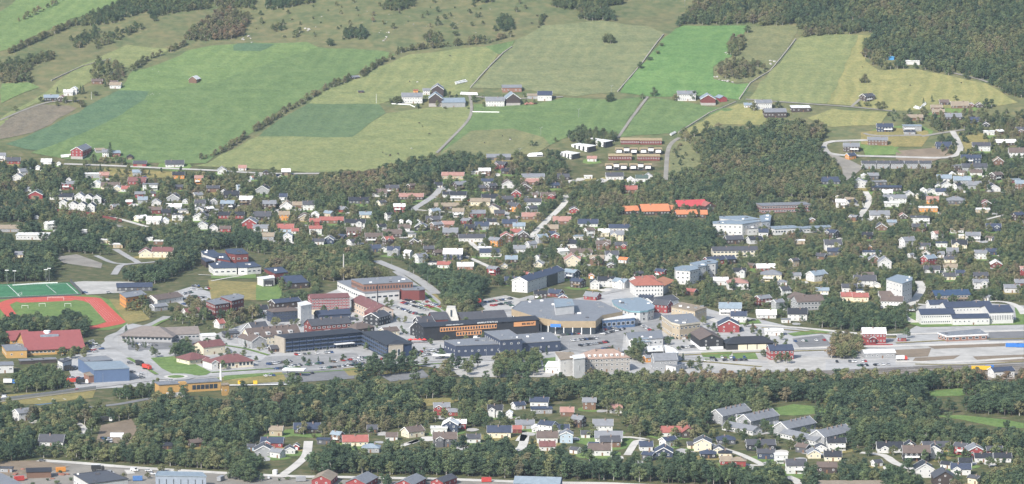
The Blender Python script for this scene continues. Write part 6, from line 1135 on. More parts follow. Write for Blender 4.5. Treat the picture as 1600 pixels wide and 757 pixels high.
g = G(836,246); e = empty('tunnel_tent', (g.x, g.y+4, hz(g.x, g.y+4)), .25); tag(e, 'bullet-shaped white tunnel tent at the foot of the pasture', 'tent'); b = MB(); m = 10; secs = [(-8,1.2),(-7,2.2),(-5,3.1),(-2,3.5),(7,3.5)]
v = [(x, r*math.cos(math.pi*k/m)*1.15, r*math.sin(math.pi*k/m)) for x, r in secs for k in range(m+1)]; b.add(v, [(i*(m+1)+k, i*(m+1)+k+1, (i+1)*(m+1)+k+1, (i+1)*(m+1)+k) for i in range(4) for k in range(m)]+[tuple(4*(m+1)+k for k in range(m+1))]); b.build('canvas', BALE, e, smooth=False); b = MB(); b.box(1,6.5,-4.2,-3.2,.6,1.7); b.build('opening', WM('dkg'), e); protect_rect(825,848,234,247,g.y,.05)
COWC = [plain('cow_dark', (.035,.028,.025), .9), plain('cow_white', (.6,.57,.52), .9)]
def cow_mesh(mat):
    b = MB()
    for x0, x1, y, z0, z1 in ((-.95,.75,.33,.72,1.38),): b.add([(x0,-y*.8,z0+.06),(x1,-y,z0),(x1,y,z0),(x0,y*.8,z0+.06),(x0,-y*.6,z1),(x1,-y*.55,z1-.02),(x1,y*.55,z1-.02),(x0,y*.6,z1)], [(0,2,1),(0,3,2),(4,5,6,7),(0,1,5,4),(1,2,6,5),(2,3,7,6),(3,0,4,7)])
    b.limb((.7,0,1.2),(1.15,0,1.05),.24,.17); b.limb((1.1,0,1.1),(1.55,0,.78),.16,.1)
    for x in (-.8,.6):
        for s in (-.22,.22): b.limb((x,s,.85),(x-.05,s,.42),.11,.07); b.limb((x-.05,s,.44),(x,s,0),.065,.055)
    b.limb((-.95,0,1.3),(-1.1,0,.6),.04,.03); return b.mesh('cow', [mat])
CM = [cow_mesh(m) for m in COWC]
for k, (px, py, w) in enumerate(((598,240,0),(603,243,0),(609,245,0),(610,244,0),(622,242,0),(655,194,0),(671,211,0),(785,214,0),(797,218,0),(757,225,0),(643,234,1),(725,240,1),(703,89,0),(640,129,0),(652,130,1),(1422,135,0),(1502,131,0),(1347,106,0),(797,220,1),(660,199,0))):
    g = G(px, py); tag(link('cow', CM[w], None, None, (g.x, g.y, hz(g.x,g.y)+.3), random.uniform(0,6.28)), ('dark' if not w else 'pale')+' cow grazing in the hillside pastures', 'cow', ('dark' if not w else 'pale')+' cows grazing on the hillside')
BOULD = surf('boulder_grey', (.38,.365,.33), .95, .2, .6)
def rock_mesh(seed):
    bm = bmesh.new(); bmesh.ops.create_icosphere(bm, subdivisions=2, radius=1); r = random.Random(seed)
    ks = [Vector((r.uniform(-1,1), r.uniform(-1,1), r.uniform(-1,1))) for _ in range(6)]
    for v in bm.verts: v.co *= 1+.28*sum(math.sin(3*v.co.dot(k)+i) for i, k in enumerate(ks))/2.4; v.co.z *= .6
    me = bpy.data.meshes.new('boulder'); bm.to_mesh(me); bm.free(); me.materials.append(BOULD); return me
RK = [rock_mesh(s) for s in range(4)]
def rocks(poly, n, s0, s1, lab):
    w = [G(*p) for p in poly]
    for _ in range(n):
        a = RNG.dirichlet([1]*len(w)); x = sum(a[i]*w[i].x for i in range(len(w))); y = sum(a[i]*w[i].y for i in range(len(w))); s = random.uniform(s0, s1)
        o = link('boulder', random.choice(RK), None, None, (x, y, hz(x,y)+.2*s), random.uniform(0,6)); o.scale = (s, s*random.uniform(.6,1), s*random.uniform(.6,1)); tag(o, f'pale grey boulder {lab}', 'boulder', f'boulders {lab}')
rocks([(596,68),(604,50),(612,48),(602,66)], 9, .6, 1.5, 'in the scree gully on the hillside'); rocks([(1114,118),(1150,130),(1120,126)], 12, .8, 1.6, 'at the shrubby knoll in the vivid green field'); rocks([(1128,86),(1140,86),(1134,82)], 6, .8, 1.6, 'under the brown copse'); rocks([(1200,106),(1212,98),(1204,90)], 7, .8, 1.8, 'on the wall of the straw-yellow field'); rocks([(375,62),(390,55),(395,68)], 8, .8, 1.6, 'below the brown grove'); rocks([(400,10),(850,5),(800,60),(450,60)], 26, .4, .9, 'scattered over the rough pasture'); rocks([(475,45),(488,46),(480,50)], 3, 1.5, 2.4, 'at the shrubs above the green field')
rocks([(230,104),(262,122),(255,108),(232,120)], 10, .4, .8, 'or pale stone in the bright green field'); rocks([(228,150),(278,148),(250,142)], 9, .4, .8, 'or pale stone along the edge of the green crop')
for k in range(26):
    x, y = random.uniform(5,110), random.uniform(731,752); g = G(x, y)
    if not free(g.x, g.y) and k % 3: continue
    o = link('material_pile', random.choice(RK).copy(), None, None, (g.x, g.y, hz(g.x,g.y)+.3), random.uniform(0,6)); o.data.materials[0] = surf(('pile_rust','pile_sand','pile_grey')[k%3], ((.28,.13,.09),(.4,.33,.22),(.3,.29,.28))[k%3], .9, .25); s_ = random.uniform(1.2,3); o.scale = (s_,s_*.8,s_*.6); tag(o, ('rust-brown','sandy','grey')[k%3]+' pile of building material in the lower left yard', 'pile', ('rust-brown','sandy','grey')[k%3]+' material piles in the lower left yard')
for k, (px, py, rz, m_, lab) in enumerate(((95,738,.3,'orange','orange container in the lower left yard'),(150,733,.1,'white','white container behind the black-roofed workshop'),(30,752,.4,'red','red container at the lower left edge'),(345,752,1.2,'grey','grey container right of the steel-blue workshop'),(215,752,.1,'blue','blue container between the two workshops'),(470,753,.2,'grey','grey container left of the red boathouses'),(760,754,.1,'red','little red container beside the bottom road'))):
    container(px, py, 6, rz, plain('bin_'+m_, dict(orange=(.6,.25,.05),white=(.65,.65,.63),red=(.45,.06,.05),grey=(.3,.31,.32),blue=(.08,.18,.4))[m_], .5), lab, z=.35)
# scrap heap
rocks_ = [G(818,165), G(838,163), G(828,160)]
for k in range(16):
    a = RNG.dirichlet([1,1,1]); x = sum(a[i]*rocks_[i].x for i in range(3)); y = sum(a[i]*rocks_[i].y for i in range(3)); o = link('scrap_piece', RK[k%4].copy(), None, None, (x,y,hz(x,y)+.5), random.uniform(0,6)); o.data.materials[0] = surf('rusty_scrap', (.33,.16,.12), .9, .3); s = random.uniform(1,2); o.scale = (s,s,s*.8); tag(o, 'rust-red lump in the scrap heap beside the dark gabled barn', 'scrap', 'rust-red scrap heap by the barn')
# goals
def goal(px, py, w, rz, lab):
    g = G(px, py); e = empty('football_goal', (g.x, g.y, .3), rz); tag(e, lab, 'goal')
    for x in (-w/2, w/2): b = MB(); b.tube(x,0,0,2.4,.1,.1,6); b.build('post', FRAME, e)
    b = MB(); b.box(-w/2-.1,w/2+.1,-.1,.1,2.4,2.6); b.build('crossbar', FRAME, e)
    for x in (-w/2, w/2): b = MB(); b.limb((x,0,2.4),(x,1.5,0),.07,.07); b.build('stay', FRAME, e)
goal(87,470,13,0,'tall white frame on the red track behind the infield'); goal(39,483,5,0,'small white goal at the left of the infield'); goal(66,480,5,0,'small white goal in the middle of the infield'); goal(106,480,5,0,'small white goal at the right of the infield'); goal(32,463,5,1.2,'white goal on the near edge of the artificial pitch')
g = G(652,536); e = empty('market_canopy', (g.x, g.y, 0)); tag(e, 'red market canopy left of the black offices', 'canopy')
for k in range(4):
    b = MB(); x = -5+k*3.4; b.add([(x-1.7,-1.8,2.4),(x+1.7,-1.8,2.4),(x+1.7,1.8,2.4),(x-1.7,1.8,2.4),(x,0,3.5)], [(0,1,4),(1,2,4),(2,3,4),(3,0,4)]); b.build('canopy_top', plain('canopy_red', (.65,.06,.05)), e); b = MB(); b.tube(x,0,0,2.6,.06,.06,5); b.build('pole', GREYMETAL, e)
g = G(693,562); e = empty('market_tent', (g.x, g.y+2, .2)); tag(e, 'flat white tent in front of the low dark blue shop', 'tent'); b = MB(); b.box(-8,8,-3,3,2.6,3.4); b.build('canvas', FRAME, e)
for x in (-7.5, 7.5):
    for y in (-2.7, 2.7): b = MB(); b.tube(x,y,0,2.6,.08,.08,5); b.build('post', GREYMETAL, e)
g = G(460,588); e = empty('fuel_canopy', (g.x, g.y, .2), -.2); tag(e, 'white filling station canopy beside the dark asphalt yard', 'canopy'); b = MB(); b.box(-8,8,-4,4,4.4,5.2); b.build('canopy_top', FRAME, e)
for x in (-5, 5): b = MB(); b.tube(x,0,0,4.4,.25,.25,8); b.build('post', GREYMETAL, e)
for x in (-4, 4): b = MB(); b.box(x-.4,x+.4,1.4,2.1,0,1.6); b.build('fuel_pump', plain('pump_red', (.55,.07,.05)), e)
g = G(749,479); e = empty('round_sign', (g.x, g.y, 0)); tag(e, 'red round advertising sign behind the church halls', 'sign'); b = MB(); m = 16; b.add([(1.6*math.cos(2*math.pi*k/m),-.1,4.5+1.9*math.sin(2*math.pi*k/m)) for k in range(m)]+[(1.6*math.cos(2*math.pi*k/m),.1,4.5+1.9*math.sin(2*math.pi*k/m)) for k in range(m)], [tuple(range(m)), tuple(range(2*m-1,m-1,-1))]+[(k,m+k,m+(k+1)%m,(k+1)%m) for k in range(m)]); b.build('sign_disc', plain('sign_red', (.6,.05,.04)), e); b = MB(); b.tube(0,0,0,2.7,.15,.15,6); b.build('pole', GREYMETAL, e)
# further houses between those already placed
FILL = [(20,290),(200,275),(420,300),(520,330),(600,320),(640,300),(760,262),(880,275),(905,345),(985,350),(985,405),(900,425),(800,440),(700,430),(610,405),(430,380),(330,355),(210,335),(90,310)]; FILL2 = [(1130,335),(1190,360),(1330,330),(1345,265),(1480,258),(1500,195),(1610,200),(1610,465),(1440,445),(1370,470),(1230,480),(1130,440),(1190,390)]
nf_ = 0
for poly, want in ((FILL, 40), (FILL2, 26)):
    t = 0
    while want and t < 6000:
        t += 1; x, y = random.uniform(min(p[0] for p in poly), max(p[0] for p in poly)), random.uniform(min(p[1] for p in poly), max(p[1] for p in poly))
        if not inpoly(np.array([x]), np.array([y]), poly)[0]: continue
        g = G(x, y); q = [free(g.x+dx, g.y+dy) for dx in (-9,0,9) for dy in (-3,5,14)]
        if not all(q) or (PROT[max(0,int(y)-10):int(y), max(0,int(x)-8):int(x)+8] > 0).mean() > .3: continue
        h = (x, y, random.uniform(13, 23), random.choice('LLLGGAB'), random.choice(['dkg']*4+['blk']*3+['gry']*4+['brn']*3+['navy']*2+['lbl','tan','red','pink']), random.choice(['wht']*3+['brn']*2+['dkb']*3+['cream']*2+['gry']*2+['lgt','red','mar','tan','blk']), random.choice(['','','','2','2x','x'])); BUILT.append((h, build_house(*h))); want -= 1
# driveways and parked cars at the houses
nc = 0
for (h, (cx, cy, W, L, yaw)) in BUILT:
    if h[1] < 265 or random.random() > .62: continue
    sd = random.choice((-1, 1)); x, y = cx+sd*(max(L,W)/2+4), cy-W/2-random.uniform(2,7)
    if not free(x, y) : continue
    r = random.uniform(3, 5.5); pts = [(x+r*math.cos(a)*random.uniform(.8,1.3), y+r*1.5*math.sin(a)*random.uniform(.8,1.3)) for a in np.linspace(0, 6.28, 9)[:-1]]
    sheet_world('driveway', pts, random.choice([PALE, GRAVEL, LOT]), .17, 14); keep_poly(pts)
    if random.random() < .55 and nc < 30:
        nc += 1; c = random.choice(PICK); wn = f'{WW[h[5]]} house'
        car(x, y, random.uniform(0,6.28), c, f'{c} car on the pale drive of a {wn} in the housing area', f'{c} cars on drives of {wn}s', hz(x,y)+.2)
# lawns at the houses: sheets of mown grass round about half of them
for (h, (cx, cy, W, L, yaw)) in BUILT:
    if random.random() > .5: continue
    r = max(L, W)*random.uniform(.75, 1.15); pts = [(cx+r*math.cos(a)*random.uniform(.8,1.2), cy-3+r*math.sin(a)*random.uniform(.8,1.3)) for a in np.linspace(0, 6.28, 11)[:-1]]
    sheet_world('lawn', pts, LAWN if random.random() < .7 else DRY, .02, 12)
    keep_poly([(p[0]*.55+cx*.45, p[1]*.55+cy*.45) for p in pts])
# ------------------------------------------------------------------ trees: tapered trunk with limbs, crown of many small leaf faces
def leaf_mat(name, stops):
    """tint 0..1 runs from dark green to autumn brown; it is set per tree and jittered per leaf clump"""
    m, nt, p = newmat(name); at = N(nt, 'ShaderNodeAttribute', attribute_type='INSTANCER', attribute_name='tint')
    pos = wpos(nt); n = noise(nt, .9, 2, pos); a = N(nt, 'ShaderNodeMath', operation='MULTIPLY_ADD'); nt.links.new(n, a.inputs[0]); a.inputs[1].default_value = .34; a.inputs[2].default_value = -.17
    b = N(nt, 'ShaderNodeMath', operation='ADD', use_clamp=True); nt.links.new(a.outputs[0], b.inputs[0]); nt.links.new(at.outputs['Fac'], b.inputs[1])
    c = ramp(nt, b.outputs[0], stops); oi = N(nt, 'ShaderNodeObjectInfo'); br = ramp(nt, oi.outputs['Random'], [(0,(.74,.78,.82)),(.5,(1,1.02,1.04)),(1,(1.38,1.36,1.3))])
    c = mixc(nt, 1.0, c, br, 'MULTIPLY'); nt.links.new(c, p.inputs['Base Color']); p.inputs['Roughness'].default_value = .75; p.inputs['Specular IOR Level'].default_value = .15
    tl = N(nt, 'ShaderNodeBsdfTranslucent'); nt.links.new(c, tl.inputs['Color']); ms = N(nt, 'ShaderNodeMixShader'); ms.inputs[0].default_value = .3; out = nt.nodes['Material Output']
    nt.links.new(p.outputs[0], ms.inputs[1]); nt.links.new(tl.outputs[0], ms.inputs[2]); nt.links.new(ms.outputs[0], out.inputs['Surface'])
    return m
BIRCHL = leaf_mat('broadleaf_foliage', [(0,(.085,.13,.072)),(.3,(.135,.17,.082)),(.5,(.188,.196,.094)),(.7,(.218,.196,.114)),(.88,(.24,.186,.118)),(1,(.265,.168,.102))])
PINEL = leaf_mat('pine_needles', [(0,(.062,.097,.062)),(.5,(.088,.126,.072)),(1,(.125,.152,.08))])
BARK = plain('bark', (.1,.085,.07), .95); BBARK = plain('birch_bark', (.36,.34,.31), .95)
def clump_cloud(rnd, blobs, leaf, per, squash=.8):
    vs = []; fs = []
    for (c, r) in blobs:
        for _ in range(per):
            while True:
                d = Vector((rnd.uniform(-1,1), rnd.uniform(-1,1), rnd.uniform(-1,1)))
                if .2 < d.length < 1: break
            d.normalize(); q = Vector(c)+Vector((d.x, d.y, d.z*squash))*r*rnd.uniform(.62,1.08)
            nrm = (d+Vector((rnd.uniform(-1,1), rnd.uniform(-1,1), rnd.uniform(-.4,1.2)))*.55).normalized(); u = nrm.orthogonal().normalized(); w = nrm.cross(u); a = rnd.uniform(0,6.28)
            u, w = u*math.cos(a)+w*math.sin(a), w*math.cos(a)-u*math.sin(a); s = leaf*rnd.uniform(.7,1.35); b = len(vs)
            vs += [tuple(q+u*s), tuple(q+w*s*.62), tuple(q-u*s), tuple(q-w*s*.62)]; fs.append((b,b+1,b+2,b+3))
    return vs, fs
def tree_proto(kind, seed):
    """a tree one metre high, so that a copy's scale is its height"""
    r = random.Random(seed); tr, cr = MB(), MB()
    if kind == 'birch':
        w = r.uniform(.3,.4); blobs = []; lean = r.uniform(-.03,.03)
        tr.limb((0,0,-.05),(lean,0,.5),.028,.018); tr.limb((lean,0,.5),(lean*1.5,.01,.85),.018,.006)
        for k in range(15):
            a = r.uniform(0,6.28); t = r.random(); z = .2+.7*t; rad = w*(math.sin(math.pi*min(1,.2+.8*t))**.6)*r.uniform(.45,1.0)
            c = (lean+rad*math.cos(a), rad*math.sin(a), z); blobs.append((c, r.uniform(.11,.18)))
            if k < 7: tr.limb((lean*z,0,max(.2,z-.2)), c, .011, .004, 4)
        blobs += [((lean,0,.55),.17),((lean,0,.75),.14),((lean*1.5,0,.9),.085)]
        v, f = clump_cloud(r, blobs, .04, 50); cr.add(v, f)
    elif kind == 'pine':
        w = r.uniform(.25,.33); blobs = []; tr.limb((0,0,-.05),(0,0,.9),.024,.008)
        for k in range(15):
            a = r.uniform(0,6.28); t = r.random(); z = .24+.66*t; rad = w*(1-.55*t)*r.uniform(.4,1); c = (rad*math.cos(a), rad*math.sin(a), z); blobs.append((c, r.uniform(.1,.15)))
            if k < 6: tr.limb((0,0,z-.05), c, .01, .004, 4)
        blobs += [((0,0,.5),.13),((0,0,.72),.11),((0,0,.91),.07)]
        v, f = clump_cloud(r, blobs, .034, 50, .65); cr.add(v, f)
    elif kind == 'spruce':
        tr.limb((0,0,-.05),(0,0,.95),.02,.003); blobs = []
        for k in range(18):
            t = k/18; z = .12+.84*t; rad = .21*(1-t)**.9+.012
            for q in range(3): a = r.uniform(0,6.28); blobs.append(((rad*.6*math.cos(a), rad*.6*math.sin(a), z), rad*.55+.015))
        v, f = clump_cloud(r, blobs, .024, 15, .5); cr.add(v, f)
    else:                                                    # bush: several stems from the ground
        blobs = []
        for k in range(9): a = r.uniform(0,6.28); d = r.uniform(.1,.42); c = (d*math.cos(a), d*math.sin(a), r.uniform(.35,.72)); blobs.append((c, r.uniform(.2,.3))); tr.limb((0,0,-.1), c, .03, .01, 4)
        v, f = clump_cloud(r, blobs, .07, 40); cr.add(v, f)
    return tr, cr
PROTO = {}
for kind, n, bark, leaf in (('birch',7,BBARK,BIRCHL),('pine',5,BARK,PINEL),('spruce',3,BARK,PINEL),('bush',3,BARK,BIRCHL)):
    PROTO[kind] = []
    for s in range(n):
        tr, cr = tree_proto(kind, s*13+len(kind)); tm, cm = tr.mesh('trunk', [bark]), cr.mesh('crown', [leaf])
        both = MB(); both.add(tr.v, tr.f, 0); both.add(cr.v, cr.f, 1); PROTO[kind].append((tm, cm, both.mesh(kind+'_whole', [bark, leaf])))
BUILDC = [(o.location.x, o.location.y, max((abs(v) for c in o.children if c.name.startswith('wall') and 'section' not in c.name for b in c.bound_box for v in b[:2]), default=0)) for o in SC.objects if o.type == 'EMPTY' and o.get('category') and any(c.name.startswith('wall') for c in o.children) and o['category'] not in ('wall','fence')]
BX = np.array([b[:2] for b in BUILDC]); BR_ = np.array([b[2] for b in BUILDC])
def clear_of_walls(x, y): return not bool((np.hypot(BX[:,0]-x, BX[:,1]-y) < np.minimum(BR_*1.0+1.5, 22)).any())
TREES = []                                                   # x, y, z, height, width factor, kind, variant, tint, stand
def try_tree(x, y, hgt, kind, tint, stand, guard=True, wf=None):
    if guard is not None and not free(x, y): return False
    z = hz(x, y); px, pb = proj(x, y, z); _, pt = proj(x, y, z+hgt); r = hgt*(.6 if kind == 'bush' else .24)*FPX/y
    if guard is None:                                        # only what would hide a building in front of it is refused
        if not clear_of_walls(x, y): return False
    if guard and -20 < px < 1620:
        x0, x1, y0, y1 = max(0,int(px-r)), min(1600,int(px+r)+1), max(0,int(pt)), min(757,int(pb)+1)
        if x1 > x0 and y1 > y0:
            ids, cnt = np.unique(PROT[y0:y1, x0:x1], return_counts=True)
            hit = [(i, c) for i, c in zip(ids, cnt) if i and PROT_Y[i] > y+.5]
            for i, c in hit:
                if OCCL[i]+c > PROT_CAP[i]*PROT_N[i]: return False
            for i, c in hit: OCCL[i] += c
    TREES.append((x, y, z, hgt, wf or random.uniform(.9,1.35), kind, random.randrange(len(PROTO[kind])), float(np.clip(tint,0,1)), stand)); return True
def stand(px, spacing, mix, h0, h1, tint, name, spread=.24, guard=True, wmin=None):
    """fill a patch of ground (outline in photograph points) with trees on a jittered grid"""
    w = [G(*p) for p in px]; poly = [(p.x, p.y) for p in w]
    xs = np.arange(min(p[0] for p in poly), max(p[0] for p in poly), spacing); ys = np.arange(min(p[1] for p in poly), max(p[1] for p in poly), spacing)
    if not len(xs) or not len(ys): return
    X, Y = np.meshgrid(xs, ys); X = X+RNG.uniform(-.48,.48,X.shape)*spacing; Y = Y+RNG.uniform(-.48,.48,Y.shape)*spacing; m = inpoly(X, Y, poly)
    pts = list(zip(X[m], Y[m])); random.shuffle(pts); kinds, ws = zip(*mix)
    for x, y in pts:
        g = math.sin(x/31+y/47)+math.sin(x/17-y/23+1.3); t = tint+g*spread*.5+random.gauss(0, spread*.55); k = random.choices(kinds, ws)[0]
        if g > 1.1 and len(kinds) > 1 and random.random() < .5: k = kinds[0]
        h = random.triangular(h0*.75, h1*1.1, (h0+h1)/2); h = h*.45 if k == 'bush' else h
        try_tree(x, y, h, k, t if k in ('birch','bush') else random.uniform(.1,.7), name, guard)
def line(px, n, h0, h1, mix, tint, name, guard=True, jit=2.0):
    w = [G(*p) for p in px]; seg = [(b-a).length for a, b in zip(w, w[1:])]; tot = sum(seg)
    for k in range(n):
        t = (k+random.uniform(.1,.9))/n*tot; i = 0
        while i < len(seg)-1 and t > seg[i]: t -= seg[i]; i += 1
        p = w[i].lerp(w[i+1], t/seg[i]); ks, ws = zip(*mix); kd = random.choices(ks, ws)[0]; h = random.uniform(h0, h1)*(.45 if kd == 'bush' else 1)
        x, y = p.x+random.uniform(-jit,jit), p.y+random.uniform(-jit,jit); z = hz(x, y)
        TREES.append((x, y, z, h, random.uniform(.95,1.3), kd, random.randrange(len(PROTO[kd])), float(np.clip(tint+random.gauss(0,.1),0,1)), name))
B, P_, S_, U = 'birch', 'pine', 'spruce', 'bush'
# single trees and hedgerows of the hillside
for pts, n, nm in (([(315,250),(350,238),(383,216)],22,'in the hedgerow right of the red barn field'), ([(398,206),(440,180),(470,163)],26,'in the hedgerow between the green and pale fields'), ([(475,160),(520,136),(548,126)],22,'in the hedgerow between the green and pale fields'), ([(563,121),(585,106),(612,92)],24,'in the hedgerow between the green and pale fields'),
    ([(620,86),(660,74)],9,'along the top edge of the pale field'), ([(640,80),(700,73),(760,68),(798,58)],34,'along the top edge of the pale field'), ([(205,112),(230,94),(252,86)],14,'beside the western field edge'), ([(262,83),(285,74),(292,70)],7,'beside the western field edge'), ([(12,86),(55,66),(70,60),(108,42)],40,'in the long hedge below the bright upper field'), ([(25,36),(65,18),(100,0)],10,'in the bright upper field')):
    line(pts, n, 4.5, 8.5, ((B,5),(U,2)), .55, nm, jit=1.6)
for px, py, h, k, t, lab in ((953,64,8,B,.2,'round'),(948,64,6,U,.2,''),(1022,151,10,B,.2,''),(1004,155,6,B,.3,''),(950,160,8,B,.15,''),(955,158,9,B,.2,''),(1000,108,8,B,.2,''),(1016,95,5,U,.3,''),(1028,85,5,U,.4,''),(1034,73,5,U,.4,''),(1168,52,9,B,.25,''),(622,83,8,S_,.3,''),(515,72,9,B,.15,''),(518,72,8,B,.2,''),(684,40,8,B,.2,''),(708,46,8,B,.2,''),(711,56,6,U,.3,''),(695,30,6,B,.3,''),(703,26,5,B,.3,''),(90,147,8,S_,.3,''),(126,148,10,S_,.3,''),(130,147,10,S_,.2,''),(64,160,6,B,.3,''),(126,168,8,B,.6,''),(23,174,6,B,.4,''),(150,150,6,U,.4,''),(1352,130,10,B,.6,''),(1346,130,6,U,.5,''),(1443,163,7,S_,.5,''),(1456,160,8,S_,.4,''),(1493,158,6,B,.4,''),(1541,170,11,B,.2,''),(1549,168,9,B,.2,''),(1372,172,9,B,.5,''),(1380,170,8,B,.5,''),(1342,167,5,B,.4,''),(1354,167,6,U,.4,''),(1085,157,10,B,.2,''),(1056,158,8,B,.6,''),(1178,174,9,B,.6,''),(1216,170,8,B,.3,''),(787,160,8,S_,.3,''),(740,158,7,S_,.2,''),(742,160,8,B,.3,''),(619,163,9,B,.4,''),(624,162,8,B,.5,''),(614,162,6,U,.4,''),(831,229,6,B,.2,''),(838,229,5,B,.2,''),(868,222,5,B,.3,''),(856,240,5,B,.2,''),(172,246,16,S_,.3,''),(1440,55,10,B,.2,'')):
    g = G(px, py); TREES.append((g.x, g.y, g.z, h, 1.25 if k != S_ else 1.0, k, random.randrange(len(PROTO[k])), t, f'solo {px} {py}'))
mixb = ((B,7),(U,2)); 
